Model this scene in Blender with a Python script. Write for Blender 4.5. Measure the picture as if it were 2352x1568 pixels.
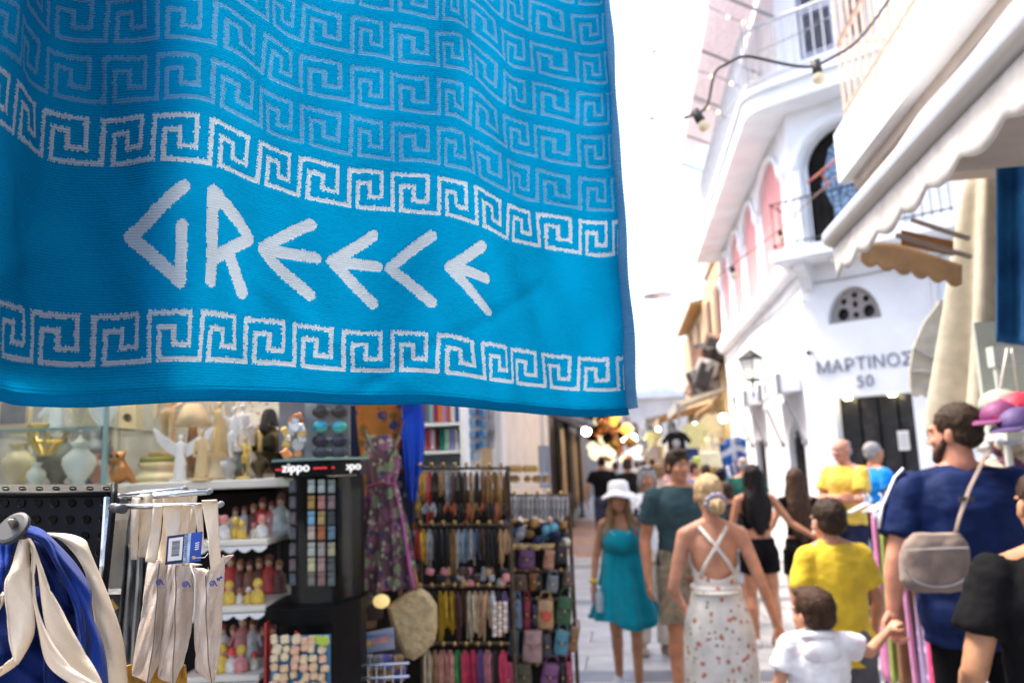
import bpy, bmesh, math, random
import numpy as np
from mathutils import Vector, Matrix, Euler, noise
for o in list(bpy.data.objects): bpy.data.objects.remove(o)
random.seed(7)
SC = bpy.context.scene
PENDING = []                                            # everything is linked in one go at the end (fast)
class _Later:
    @property
    def objects(s): return s
    def link(s, o): PENDING.append(o)
    def __iter__(s): return iter(PENDING)
COL = _Later()
rad = math.radians
# ---------------------------------------------------------------- camera
CAMZ = 1.72
YAW, PITCH, ROLL = rad(7.8), rad(8.82), rad(-2.2)
CR = Matrix.Rotation(YAW, 3, 'Z') @ Matrix.Rotation(rad(90)+PITCH, 3, 'X') @ Matrix.Rotation(ROLL, 3, 'Z')
cam_d = bpy.data.cameras.new('camera'); cam = bpy.data.objects.new('camera', cam_d); SC.collection.objects.link(cam)
cam.matrix_world = Matrix.Translation((0, 0, CAMZ)) @ CR.to_4x4()
cam_d.sensor_width = 36; cam_d.lens = 28.0; cam_d.clip_start = 0.02; cam_d.clip_end = 600
cam_d.dof.use_dof = True; cam_d.dof.focus_distance = 0.93; cam_d.dof.aperture_fstop = 4.7
cam_d.dof.aperture_blades = 9
SC.camera = cam
# ---------------------------------------------------------------- sky, sun, exposure
SUN_EL, SUN_AZ = rad(62), rad(-70)          # azimuth from +Y towards +X
w = bpy.data.worlds.new('World'); SC.world = w; w.use_nodes = True
nt = w.node_tree; bg = nt.nodes['Background']
sky = nt.nodes.new('ShaderNodeTexSky'); sky.sky_type = 'NISHITA'; sky.sun_disc = False
sky.sun_elevation = SUN_EL; sky.sun_rotation = SUN_AZ; sky.air_density = 0.85; sky.dust_density = 5.0; sky.ozone_density = 0.3
nt.links.new(sky.outputs[0], bg.inputs[0]); bg.inputs[1].default_value = 0.15
sl = bpy.data.lights.new('sun', 'SUN'); sl.energy = 1.45; sl.angle = rad(16); sl.color = (1.0, 0.93, 0.83)
so = bpy.data.objects.new('sun', sl); SC.collection.objects.link(so)
sd = Vector((math.sin(SUN_AZ)*math.cos(SUN_EL), math.cos(SUN_AZ)*math.cos(SUN_EL), math.sin(SUN_EL)))
so.rotation_euler = sd.to_track_quat('Z', 'Y').to_euler(); so.location = sd*60
SC.view_settings.view_transform = 'Standard'; SC.view_settings.look = 'None'; SC.view_settings.exposure = 2.05; SC.view_settings.gamma = 1.0
SC.render.engine = 'CYCLES'
SC.cycles.max_bounces = 6; SC.cycles.diffuse_bounces = 4; SC.cycles.transparent_max_bounces = 12; SC.cycles.sample_clamp_indirect = 6
# ---------------------------------------------------------------- picture geometry -> place
HD = Vector((-math.sin(YAW), math.cos(YAW), 0)); HR = Vector((math.cos(YAW), math.sin(YAW), 0))
C0 = Vector((0, 0, CAMZ))
def ray(x, y): return CR @ Vector(((x-1176)/1830, -(y-784)/1830, -1))
def W(x, y, d):  r = ray(x, y); return C0 + r*(d/r.dot(HD))           # upright plane d metres ahead
def WX(x, y, X): r = ray(x, y); return C0 + r*(X/r.x)                 # plane along the street
def WY(x, y, Y): r = ray(x, y); return C0 + r*(Y/r.y)
def WZ(x, y, Z): r = ray(x, y); return C0 + r*((Z-CAMZ)/r.z)
def WPL(x, y, p, n): r = ray(x, y); return C0 + r*((Vector(p)-C0).dot(n)/r.dot(n))
def mpp(d): return d/1830.0
# ---------------------------------------------------------------- mesh builder
def perp(t):
    a = Vector((0, 0, 1)) if abs(t.z) < 0.9 else Vector((1, 0, 0))
    u = t.cross(a).normalized(); return u, t.cross(u).normalized()
class MB:
    def __init__(s): s.v = []; s.f = []; s.m = []
    def add(s, vs, fs, mi=0):
        b = len(s.v); s.v += [tuple(v) for v in vs]; s.f += [tuple(i+b for i in f) for f in fs]; s.m += [mi]*len(fs); return s
    def box(s, c, d, R=None, mi=0):
        c = Vector(c); h = Vector(d)/2; vs = []
        for z in (-1, 1):
            for y in (-1, 1):
                for x in (-1, 1):
                    q = Vector((x*h.x, y*h.y, z*h.z)); vs.append(c + (R @ q if R else q))
        return s.add(vs, [(0,2,3,1),(4,5,7,6),(0,1,5,4),(2,6,7,3),(0,4,6,2),(1,3,7,5)], mi)
    def bevbox(s, c, d, b=0.01, R=None, mi=0):
        c = Vector(c); h = Vector(d)/2; vs = []; fs = []
        for z, k in ((-h.z, b), (-h.z+b, 0), (h.z-b, 0), (h.z, b)):
            x = h.x-k; y = h.y-k
            for (px, py) in ((-x+b*(k==0), -y), (x-b*(k==0), -y), (x, -y+b*(k==0)), (x, y-b*(k==0)), (x-b*(k==0), y), (-x+b*(k==0), y), (-x, y-b*(k==0)), (-x, -y+b*(k==0))):
                q = Vector((px, py, z)); vs.append(c + (R @ q if R else q))
        for i in range(3):
            for j in range(8): a = i*8+j; e = i*8+(j+1) % 8; fs.append((a, e, e+8, a+8))
        fs.append(tuple(range(7, -1, -1))); fs.append(tuple(range(24, 32)))
        return s.add(vs, fs, mi)
    def loft(s, rings, cap=True, closed=True, mi=0):
        n = len(rings[0]); vs = [p for r in rings for p in r]; fs = []
        for i in range(len(rings)-1):
            for j in range(n if closed else n-1):
                a = i*n+j; b = i*n+(j+1) % n; fs.append((a, b, b+n, a+n))
        if cap and closed: fs.append(tuple(range(n-1, -1, -1))); fs.append(tuple(range((len(rings)-1)*n, len(rings)*n)))
        return s.add(vs, fs, mi)
    def tube(s, pts, r, n=8, cap=True, flat=None, mi=0):
        pts = [Vector(p) for p in pts]; k = len(pts)
        rs = r if isinstance(r, (list, tuple)) else [r]*k
        rings = []; u = None
        for i in range(k):
            t = (pts[min(i+1, k-1)]-pts[max(i-1, 0)]).normalized()
            if u is None: u, v = perp(t)
            else:
                u = (u - t*u.dot(t)); u = u.normalized() if u.length > 1e-6 else perp(t)[0]; v = t.cross(u)
            if flat: ring = [pts[i]+u*(math.cos(a)*rs[i])+v*(math.sin(a)*rs[i]*flat) for a in [2*math.pi*j/n for j in range(n)]]
            else: ring = [pts[i]+(u*math.cos(a)+v*math.sin(a))*rs[i] for a in [2*math.pi*j/n for j in range(n)]]
            rings.append(ring)
        return s.loft(rings, cap, mi=mi)
    def cap(s, a, b, ra, rb, n=14):                  # tapered capsule with round ends
        a = Vector(a); b = Vector(b); t = (b-a).normalized(); u, v = perp(t); rings = []
        for k in range(5):
            q = math.pi/2*(k/4.5+0.02); rings.append((a - t*ra*math.cos(q), ra*math.sin(q)))
        for k in range(5):
            q = math.pi/2*(1-k/4.5-0.0); rings.append((b + t*rb*math.cos(q), rb*max(math.sin(q), .03)))
        return s.loft([[c+(u*math.cos(j*2*math.pi/n)+v*math.sin(j*2*math.pi/n))*r for j in range(n)] for c, r in rings])
    def ell(s, c, r, R=None, n=16, m=10, mi=0):
        c = Vector(c); rings = []
        for i in range(m+1):
            a = -math.pi/2 + math.pi*(0.02+0.96*i/m); ring = []
            for j in range(n):
                b = 2*math.pi*j/n; q = Vector((r[0]*math.cos(a)*math.cos(b), r[1]*math.cos(a)*math.sin(b), r[2]*math.sin(a)))
                ring.append(c + (R @ q if R else q))
            rings.append(ring)
        return s.loft(rings, mi=mi)
    def lathe(s, prof, c=(0,0,0), n=20, sx=1, sy=1, R=None, cap=True, mi=0):
        c = Vector(c); rings = []
        for r, z in prof:
            ring = []
            for j in range(n):
                a = 2*math.pi*j/n; q = Vector((r*sx*math.cos(a), r*sy*math.sin(a), z)); ring.append(c+(R @ q if R else q))
            rings.append(ring)
        return s.loft(rings, cap, mi=mi)
    def grid(s, fn, nu, nv, mi=0):
        vs = [fn(i/nu, j/nv) for j in range(nv+1) for i in range(nu+1)]; n = nu+1
        return s.add(vs, [(j*n+i, j*n+i+1, (j+1)*n+i+1, (j+1)*n+i) for j in range(nv) for i in range(nu)], mi)
    def sheet(s, fn, nu, nv, th, mi=0):               # closed thin sheet: fn(u,v) -> point, thickness along its normal
        n = nu+1; P = [[Vector(fn(i/nu, j/nv)) for i in range(n)] for j in range(nv+1)]; vs = []; N = []
        for j in range(nv+1):
            for i in range(n):
                a = P[j][min(i+1, nu)]-P[j][max(i-1, 0)]; b = P[min(j+1, nv)][i]-P[max(j-1, 0)][i]
                q = a.cross(b); q = q.normalized() if q.length > 1e-12 else Vector((0, -1, 0)); N.append(q)
        flat = [p for r in P for p in r]; K = len(flat)
        vs = [p+q*th/2 for p, q in zip(flat, N)] + [p-q*th/2 for p, q in zip(flat, N)]; fs = []
        for j in range(nv):
            for i in range(nu):
                a = j*n+i; fs.append((a, a+1, a+n+1, a+n)); fs.append((K+a, K+a+n, K+a+n+1, K+a+1))
        for i in range(nu):
            a = i; fs.append((a, K+a, K+a+1, a+1)); a = nv*n+i; fs.append((a, a+1, K+a+1, K+a))
        for j in range(nv):
            a = j*n; fs.append((a, a+n, K+a+n, K+a)); a = j*n+nu; fs.append((a, K+a, K+a+n, a+n))
        return s.add(vs, fs, mi)
    def prism(s, poly, depth, mi=0):                  # poly: 3-D points in one plane; depth: vector
        n = len(poly); depth = Vector(depth); vs = [Vector(p) for p in poly] + [Vector(p)+depth for p in poly]
        fs = [tuple(range(n)), tuple(range(2*n-1, n-1, -1))] + [(i, i+n, (i+1) % n+n, (i+1) % n) for i in range(n)]
        return s.add(vs, fs, mi)
    def mesh(s, name):
        me = bpy.data.meshes.new(name); me.from_pydata(s.v, [], s.f)
        if any(s.m): me.polygons.foreach_set('material_index', s.m)
        me.update(); return me
    def build(s, name, mat=None, parent=None, smooth=False, fix=True):
        me = s.mesh(name)
        if fix:
            b = bmesh.new(); b.from_mesh(me); bmesh.ops.recalc_face_normals(b, faces=b.faces); b.to_mesh(me); b.free()
        return link(name, me, mat, parent, smooth)
def link(name, me, mat=None, parent=None, smooth=False):
    if mat is not None and len(me.materials) == 0:
        for m in (mat if isinstance(mat, (list, tuple)) else [mat]): me.materials.append(m)
    if smooth: me.polygons.foreach_set('use_smooth', [True]*len(me.polygons))
    o = bpy.data.objects.new(name, me); COL.objects.link(o)
    if parent: o.parent = parent
    return o
def tag(o, label=None, cat=None, group=None, kind=None):
    if label: o['label'] = label
    if cat: o['category'] = cat
    if group: o['group'] = group
    if kind: o['kind'] = kind
    return o
def thing(name, label, cat, loc=(0,0,0), rz=0.0, group=None):
    o = bpy.data.objects.new(name, None); COL.objects.link(o); o.empty_display_size = 0.05
    o.location = loc; o.rotation_euler = (0, 0, rz); return tag(o, label, cat, group)
def kids(o): return [c for c in COL.objects if c.parent == o]
def struct(name, mb, mat, smooth=False): return tag(mb.build(name, mat, None, smooth), kind='structure')
def evald(o):
    SC.collection.objects.link(o); dg = bpy.context.evaluated_depsgraph_get(); r = bpy.data.meshes.new_from_object(o.evaluated_get(dg)); bpy.data.objects.remove(o); return r
def fuse(mb, voxel, it=4, fac=0.5):
    me = mb.mesh('tmp'); o = bpy.data.objects.new('tmp', me)
    b = bmesh.new(); b.from_mesh(me); bmesh.ops.recalc_face_normals(b, faces=b.faces); b.to_mesh(me); b.free()
    m = o.modifiers.new('r', 'REMESH'); m.mode = 'VOXEL'; m.voxel_size = voxel
    if it: k = o.modifiers.new('s', 'SMOOTH'); k.iterations = it; k.factor = fac
    r = evald(o); bpy.data.meshes.remove(me); return r
def co_get(me):
    a = np.empty(len(me.vertices)*3, 'f'); me.vertices.foreach_get('co', a); return a.reshape(-1, 3)
def co_set(me, a): me.vertices.foreach_set('co', np.ascontiguousarray(a, 'f').ravel()); me.update()
def no_get(me):
    a = np.empty(len(me.vertices)*3, 'f'); me.vertices.foreach_get('normal', a); return a.reshape(-1, 3)
def vnoise(p):                                         # smooth value noise, vectorised
    i = np.floor(p).astype(np.int64); f = p-i; f = f*f*(3-2*f)
    def h(x, y, z): n = (x*374761393+y*668265263+z*2147483647) & 0xffffffff; n = ((n ^ (n >> 13))*1274126177) & 0xffffffff; return ((n ^ (n >> 16)) & 0xffff)/32767.5-1
    X, Y, Z = i[:, 0], i[:, 1], i[:, 2]; u, v, w_ = f[:, 0], f[:, 1], f[:, 2]
    l = lambda a, b, t: a+(b-a)*t
    return l(l(l(h(X, Y, Z), h(X+1, Y, Z), u), l(h(X, Y+1, Z), h(X+1, Y+1, Z), u), v), l(l(h(X, Y, Z+1), h(X+1, Y, Z+1), u), l(h(X, Y+1, Z+1), h(X+1, Y+1, Z+1), u), v), w_)
def wrinkle(me, amp, sc, seed=0.0, ani=(1, 1, 1)):
    a = co_get(me); n = no_get(me); p = a.astype(float)*np.array(ani)*sc*1.15
    d = .8*vnoise(p+np.array([seed, seed*.7, 0])+50)+.4*vnoise(p*2.3+np.array([-seed, 7, seed])+90)
    co_set(me, a + n*(d*amp)[:, None]); return me
def join(meshes):
    b = bmesh.new()
    for m in meshes: b.from_mesh(m)
    r = bpy.data.meshes.new('j'); b.to_mesh(r); b.free(); return r
def text_mesh(txt, size, depth=0.004, mat=None, spacing=1.0, align='CENTER'):
    c = bpy.data.curves.new('t', 'FONT'); c.body = txt; c.size = size; c.extrude = depth; c.align_x = align; c.space_character = spacing; c.resolution_u = 3
    me = evald(bpy.data.objects.new('t', c)); me.materials.clear()
    if mat: me.materials.append(mat)
    return me
# ---------------------------------------------------------------- materials
MATS = {}
def srgb(r, g, b): return tuple(((c/255)/12.92 if c/255 <= .04045 else ((c/255+.055)/1.055)**2.4) for c in (r, g, b))
def mat(name, col, rough=0.6, var=0.18, sc=12.0, bump=0.15, bsc=60.0, metal=0.0, trans=0.0, spec=0.5, emit=None, es=1.0, stretch=(1, 1, 1), col2=None, sheen=0.0, contrast=(0.35, 0.65), alpha=1.0):
    if name in MATS: return MATS[name]
    m = bpy.data.materials.new(name); m.use_nodes = True; N = m.node_tree.nodes; L = m.node_tree.links; p = N['Principled BSDF']; MATS[name] = m
    tc = N.new('ShaderNodeTexCoord'); mp = N.new('ShaderNodeMapping'); mp.inputs['Scale'].default_value = stretch
    L.new(tc.outputs['Object'], mp.inputs['Vector'])
    nz = N.new('ShaderNodeTexNoise'); nz.inputs['Scale'].default_value = sc; nz.inputs['Detail'].default_value = 5; L.new(mp.outputs[0], nz.inputs['Vector'])
    rp = N.new('ShaderNodeValToRGB'); rp.color_ramp.elements[0].position = contrast[0]; rp.color_ramp.elements[1].position = contrast[1]
    c2 = col2 if col2 else tuple(min(1, c*(1+var)) for c in col)
    c1 = col if col2 else tuple(c*(1-var) for c in col)
    rp.color_ramp.elements[0].color = (*c1, 1); rp.color_ramp.elements[1].color = (*c2, 1)
    L.new(nz.outputs['Fac'], rp.inputs[0]); L.new(rp.outputs[0], p.inputs['Base Color'])
    p.inputs['Roughness'].default_value = rough; p.inputs['Metallic'].default_value = metal; p.inputs['Specular IOR Level'].default_value = spec
    if sheen: p.inputs['Sheen Weight'].default_value = sheen
    if bump:
        n2 = N.new('ShaderNodeTexNoise'); n2.inputs['Scale'].default_value = bsc; n2.inputs['Detail'].default_value = 3; L.new(mp.outputs[0], n2.inputs['Vector'])
        bp = N.new('ShaderNodeBump'); bp.inputs['Strength'].default_value = bump; bp.inputs['Distance'].default_value = 0.01; L.new(n2.outputs['Fac'], bp.inputs['Height']); L.new(bp.outputs[0], p.inputs['Normal'])
    if emit: p.inputs['Emission Color'].default_value = (*emit, 1); p.inputs['Emission Strength'].default_value = es
    if alpha < 1: p.inputs['Alpha'].default_value = alpha
    if trans > 0:
        t = N.new('ShaderNodeBsdfTranslucent'); mx = N.new('ShaderNodeMixShader'); mx.inputs[0].default_value = trans
        L.new(rp.outputs[0], t.inputs[0]); L.new(p.outputs[0], mx.inputs[1]); L.new(t.outputs[0], mx.inputs[2]); L.new(mx.outputs[0], N['Material Output'].inputs[0])
    return m
def cloth(name, col, trans=0.0, **k):
    k.setdefault('rough', 0.85); k.setdefault('bump', 0.25); k.setdefault('bsc', 160); k.setdefault('var', 0.12); k.setdefault('sheen', 0.12 if max(col) > .15 else 0); k.setdefault('spec', .2 if max(col) > .15 else .08)
    return mat(name, col, trans=trans, **k)
def glass(name, tint=(0.9, 0.95, 0.95), refl=0.12):
    if name in MATS: return MATS[name]
    m = bpy.data.materials.new(name); m.use_nodes = True; N = m.node_tree.nodes; L = m.node_tree.links; MATS[name] = m
    t = N.new('ShaderNodeBsdfTransparent'); t.inputs[0].default_value = (*tint, 1); g = N.new('ShaderNodeBsdfGlossy'); g.inputs['Roughness'].default_value = 0.03
    f = N.new('ShaderNodeFresnel'); f.inputs[0].default_value = 1.45; mx = N.new('ShaderNodeMixShader'); L.new(f.outputs[0], mx.inputs[0])
    L.new(t.outputs[0], mx.inputs[1]); L.new(g.outputs[0], mx.inputs[2]); L.new(mx.outputs[0], N['Material Output'].inputs[0]); return m
M_white = mat('white_plaster', (.76, .79, .83), .75, .08, 1.6, .15, 18, contrast=(.3, .6))
M_pink = mat('pink_plaster', (.62, .27, .27), .8, .06, 4, .1, 50)
M_cream = mat('cream_plaster', (.62, .55, .47), .8, .08, 2.5, .15, 30)
M_ochre = mat('ochre_plaster', (.50, .36, .20), .85, .15, 2, .2, 20)
M_black = mat('black_iron', (.006, .006, .0065), .5, .3, 20, .1, 80, spec=.12)
M_dark = mat('dark_interior', (.014, .012, .011), .8, .3, 5, .1, 30, spec=.1)
M_steel = mat('steel', (.55, .56, .58), .25, .08, 30, .05, 90, metal=1)
M_brass = mat('brass', (.55, .36, .12), .3, .2, 20, .1, 60, metal=1)
M_copper = mat('copper', (.60, .25, .10), .3, .2, 20, .1, 60, metal=1)
M_glass = glass('clear_glass')
M_wood = mat('pale_wood', (.50, .36, .20), .6, .2, 6, .15, 40, stretch=(1, 1, 6))
M_woodd = mat('brown_wood', (.16, .08, .035), .55, .25, 6, .15, 40, stretch=(1, 1, 6))
M_cable = mat('black_cable', (.01, .01, .01), .6, .2, 20, .1, 80)
# ================================================================ hanging beach towel
def cubic(xs, ys):                                     # natural cubic spline through points
    xs = np.array(xs, float); ys = np.array(ys, float); n = len(xs); h = np.diff(xs)
    A = np.eye(n); B = np.zeros(ys.shape)
    for i in range(1, n-1):
        A[i, i-1] = h[i-1]; A[i, i] = 2*(h[i-1]+h[i]); A[i, i+1] = h[i]
        B[i] = 6*((ys[i+1]-ys[i])/h[i]-(ys[i]-ys[i-1])/h[i-1])
    Mx = np.linalg.solve(A, B)
    def f(x):
        x = np.asarray(x, float); k = np.clip(np.searchsorted(xs, x)-1, 0, n-2); a = xs[k+1]-x; b = x-xs[k]; hh = h[k]
        e = (lambda q: q[..., None]) if ys.ndim > 1 else (lambda q: q)
        return Mx[k]*e(a**3/(6*hh)) + Mx[k+1]*e(b**3/(6*hh)) + (ys[k]/e(hh)-Mx[k]*e(hh)/6)*e(a) + (ys[k+1]/e(hh)-Mx[k+1]*e(hh)/6)*e(b)
    return f
TW = [(-2, -150, 118), (-1, -34, 138), (0, 40, 188), (1, 105, 250), (2, 240, 270), (3, 362, 262), (4, 490, 272), (5, 603, 325), (6, 693, 360), (7, 808, 385), (8, 905, 395), (9, 1012, 405), (10, 1090, 428), (11, 1170, 468), (12, 1240, 487), (13, 1335, 505), (14, 1410, 506), (14.45, 1434, 498)]
TBm = [(-2, -190, 650), (-1, -75, 664), (0, 5, 683), (1, 80, 705), (2, 222, 715), (3, 352, 708), (4, 470, 710), (5, 575, 728), (6, 680, 745), (7, 795, 762), (8, 905, 765), (9, 1010, 768), (10, 1110, 785), (11, 1180, 795), (12, 1250, 806), (13, 1330, 815), (14, 1420, 815), (14.45, 1455, 808)]
ZW = CAMZ + 0.387
d3 = (WZ(362, 262, ZW)-C0).dot(HD); ZB = W(352, 708, d3).z; TR = (ZW-ZB)/3.06
pw = [WZ(x, y, ZW) for c, x, y in TW]; pb = [WZ(x, y, ZB) for c, x, y in TBm]
cs = [t[0] for t in TW]
SW = cubic(cs, [(p.x, p.y) for p in pw]); SB = cubic(cs, [(p.x, p.y) for p in pb])
def towel_pts(c, v, lift=0.0):
    c = np.asarray(c, float); v = np.asarray(v, float)
    k = np.clip(v/3.06, -0.9, 1.5); k = np.where(k < 0, k*0.5, k)[..., None]
    a = SW(c); b = SB(c); xy = a*(1-k)+b*k
    e = 1e-3; t = SW(c+e)-SW(c-e); nrm = np.stack([t[..., 1], -t[..., 0]], -1); nrm /= np.linalg.norm(nrm, axis=-1, keepdims=True)+1e-9
    wob = 0.0028*np.sin(c*2.3+v*1.1)*np.sin(v*0.9+c*.4) + 0.0016*np.sin(c*5.1-v*2.7+1.0) + .0022*np.exp(-((v-3.6+.55*(c-8.4))/.18)**2)*(c > 6)*(c < 12) - .002*np.exp(-((v-3.4-.5*(c-7))/.2)**2)*(c > 5)*(c < 10) + .0035*np.exp(-((v-2.2+.45*(c-1.0))/.25)**2)*(c < 3)
    xy = xy + nrm*(wob+lift)[..., None]
    sag = 0.06*np.sin(c*.55+.6)
    z = ZW - (v+sag*np.clip(v/4, 0, 1))*TR
    return np.concatenate([xy, z[..., None]], -1)
NC, NV = 42, 38                                        # threads per key unit: width, height of one row pitch
KEY = [(0, 0, 0, 1), (0, 1, .745, 1), (.745, 1, .745, .31), (.745, .31, .455, .31), (.455, .31, .455, .69), (.455, .69, .19, .69), (.19, .69, .19, 0), (.19, 0, 1, 0), (1, 0, 1, 1)]
def key_fill(cu, q):                                   # cu 0..1 in unit, q 0..1 upward in band
    t = 0.041; tq = 0.051; m = np.zeros(cu.shape, bool)
    for x0, y0, x1, y1 in KEY:
        y0 = tq + y0*(1-2*tq); y1 = tq + y1*(1-2*tq)
        m |= (cu >= min(x0, x1)-t) & (cu <= max(x0, x1)+t) & (q >= min(y0, y1)-tq) & (q <= max(y0, y1)+tq)
    return m
LET = {'g': [[(3.52, 1.16), (2.56, 1.93), (3.5, 2.64)], [(3.5, 1.78), (3.5, 2.64)]],
 'r': [[(4.08, 1.16), (4.08, 2.60)], [(4.12, 1.2), (4.84, 1.78)], [(4.84, 1.78), (4.12, 2.25)], [(4.42, 2.08), (4.82, 2.68)]],
 'e': [[(6.24, 1.22), (5.18, 1.87), (6.22, 2.54)], [(5.4, 1.87), (6.34, 1.84)]],
 'e2': [[(7.54, 1.25), (6.66, 1.84), (7.54, 2.54)], [(6.9, 1.84), (7.64, 1.84)]],
 'c': [[(8.82, 1.18), (7.92, 1.85), (8.8, 2.5)]],
 'e3': [[(10.12, 1.13), (9.2, 1.76), (10.15, 2.42)], [(9.4, 1.76), (10.22, 1.75)]]}
def seg_d(px, py, a, b):
    ax, ay = a[0]*.95, a[1]; bx, by = b[0]*.95, b[1]; dx, dy = bx-ax, by-ay; t = np.clip(((px-ax)*dx+(py-ay)*dy)/(dx*dx+dy*dy), 0, 1)
    return np.hypot(px-ax-t*dx, py-ay-t*dy)
def build_towel():
    c0, c1, v0, v1 = -1.9, 14.21, -6.6, 4.285
    nc = int((c1-c0)*NC); nv = int((v1-v0)*NV)
    ce = np.linspace(c0, c1, nc+1); ve = np.linspace(v0, v1, nv+1)
    rng = np.random.default_rng(3)
    CC, VV = np.meshgrid(ce, ve)
    CC = CC + rng.normal(0, .0038, CC.shape); VV = VV + rng.normal(0, .0038, VV.shape)
    cc, vv = np.meshgrid((ce[1:]+ce[:-1])/2, (ve[1:]+ve[:-1])/2)
    jx = cc + rng.normal(0, .006, cc.shape); jy = vv + rng.normal(0, .004, cc.shape)
    lab = np.zeros(cc.shape, int)                      # 0 ground, then one id per motif
    kind = []
    for k in range(-7, 4):
        if k in (1, 2): continue
        b0 = k if k <= 0 else 3.06
        m = (jy >= b0) & (jy <= b0+.77); f = key_fill((jx+.055) % 1.0-.02, 1-(jy-b0)/.77) & m
        if k in (0, 3): kind.append(('greek_key_band', 'w')); lab[f] = len(kind)
        else: kind.append(('greek_key_band', 'g')); lab[f] = len(kind)
    for n, st in LET.items():
        d = np.full(cc.shape, 9.)
        for s in st:
            for a, b in zip(s[:-1], s[1:]): d = np.minimum(d, seg_d(jx*.95, jy, a, b))
        kind.append(('letter', 'w')); lab[d < .106] = len(kind)
    lift = np.where(lab > 0, .0007, 0)
    Lv = np.zeros(CC.shape); cnt = np.zeros(CC.shape)
    for a in (0, 1):
        for b in (0, 1): Lv[a:a+nv, b:b+nc] += lift; cnt[a:a+nv, b:b+nc] += 1
    Lv = Lv/cnt + rng.normal(0, .00022, CC.shape)
    P = towel_pts(CC, VV, Lv).reshape(-1, 3)
    idx = np.arange((nv+1)*(nc+1)).reshape(nv+1, nc+1)
    quads = np.stack([idx[:-1, :-1], idx[1:, :-1], idx[1:, 1:], idx[:-1, 1:]], -1).reshape(-1, 4); fl = lab.ravel()
    mats = {'b': M_tow, 'w': M_tow_w, 'g': M_tow_g}
    root = thing('beach_towel', 'large turquoise beach towel with key pattern and lettering hanging in front', 'towel', tuple(towel_pts(8., 4.4)))
    rl = Vector(root.location)
    def part(name, sel, m, lb=None):
        q = quads[sel]; used, inv = np.unique(q.ravel(), return_inverse=True)
        me = bpy.data.meshes.new(name); me.from_pydata((P[used]-np.array(rl)).tolist(), [], inv.reshape(-1, 4).tolist()); me.update()
        o = link(name, me, m, root, True)
        if lb: o['label'] = lb
        return o
    part('terry_cloth', fl == 0, M_tow)
    names = ['G', 'R', 'first E', 'second E', 'C', 'last E']; li = 0
    for i, (n, k) in enumerate(kind):
        lb = None
        if n == 'letter': lb = 'pale woven letter %s of the word' % names[li]; li += 1
        part(n, fl == i+1, mats[k], lb)
    # hems: folded woven tape along the foot and the side
    def hem(name, ca, cb, va, vb, nu, nv2, m, bulge):
        mb = MB()
        def fn(u, v):
            c = ca+(cb-ca)*u; q = va+(vb-va)*v
            t = v if name == 'bottom_hem' else u
            p = towel_pts(c, q, bulge*(0.35+math.sin(math.pi*t)) + .0005*math.sin((c if name == 'bottom_hem' else q*1.4)*46))
            return Vector(p)-rl
        mb.sheet(fn, nu, nv2, .0022); o = mb.build(name, m, root, True); return o
    hem('bottom_hem', c0, 14.22, 4.255, 4.43, 420, 5, M_tow_hem, .0016)
    hem('side_hem', 14.16, 14.47, v0, 4.30, 6, 420, M_tow_side, .0016)
    mb = MB()                                          # stitch line above the foot hem
    for i in range(900):
        c = c0+.02+i*(14.15-c0)/900
        a = Vector(towel_pts(c, 4.205, .0009))-rl; b = Vector(towel_pts(c+.011, 4.205, .0009))-rl; mb.tube([a, b], .0004, 4)
    mb.build('stitching', M_tow_hem, root)
    return root
def towel_mat(name, col, trans, rowb=0.5):
    m = bpy.data.materials.new(name); m.use_nodes = True; N = m.node_tree.nodes; L = m.node_tree.links; p = N['Principled BSDF']
    tc = N.new('ShaderNodeTexCoord')
    wv = N.new('ShaderNodeTexWave'); wv.wave_type = 'BANDS'; wv.bands_direction = 'Z'; wv.inputs['Scale'].default_value = 100; wv.inputs['Distortion'].default_value = 2.5; wv.inputs['Detail'].default_value = 2; wv.inputs['Detail Scale'].default_value = 3
    L.new(tc.outputs['Object'], wv.inputs[0])
    nz = N.new('ShaderNodeTexNoise'); nz.inputs['Scale'].default_value = 900; nz.inputs['Detail'].default_value = 2; L.new(tc.outputs['Object'], nz.inputs['Vector'])
    n3 = N.new('ShaderNodeTexNoise'); n3.inputs['Scale'].default_value = 9; n3.inputs['Detail'].default_value = 4; L.new(tc.outputs['Object'], n3.inputs['Vector'])
    ad = N.new('ShaderNodeMath'); ad.operation = 'ADD'; L.new(wv.outputs['Fac'], ad.inputs[0]); L.new(nz.outputs['Fac'], ad.inputs[1])
    bp = N.new('ShaderNodeBump'); bp.inputs['Strength'].default_value = rowb; bp.inputs['Distance'].default_value = .0016; L.new(ad.outputs[0], bp.inputs['Height']); L.new(bp.outputs[0], p.inputs['Normal'])
    mu = N.new('ShaderNodeMath'); mu.operation = 'MULTIPLY_ADD'; mu.inputs[1].default_value = .5; L.new(ad.outputs[0], mu.inputs[0]); L.new(n3.outputs['Fac'], mu.inputs[2])
    rp = N.new('ShaderNodeValToRGB'); rp.color_ramp.elements[0].position = .45; rp.color_ramp.elements[1].position = 1.25
    rp.color_ramp.elements[0].color = (*[c*.68 for c in col], 1); rp.color_ramp.elements[1].color = (*[min(1, c*1.25) for c in col], 1)
    L.new(mu.outputs[0], rp.inputs[0]); L.new(rp.outputs[0], p.inputs['Base Color']); p.inputs['Roughness'].default_value = .9; p.inputs['Specular IOR Level'].default_value = .04
    t = N.new('ShaderNodeBsdfTranslucent'); mx = N.new('ShaderNodeMixShader'); mx.inputs[0].default_value = trans
    L.new(rp.outputs[0], t.inputs[0]); L.new(p.outputs[0], mx.inputs[1]); L.new(t.outputs[0], mx.inputs[2]); L.new(mx.outputs[0], N['Material Output'].inputs[0])
    return m
M_tow = towel_mat('towel_blue', (.0, .158, .325), .44)
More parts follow.
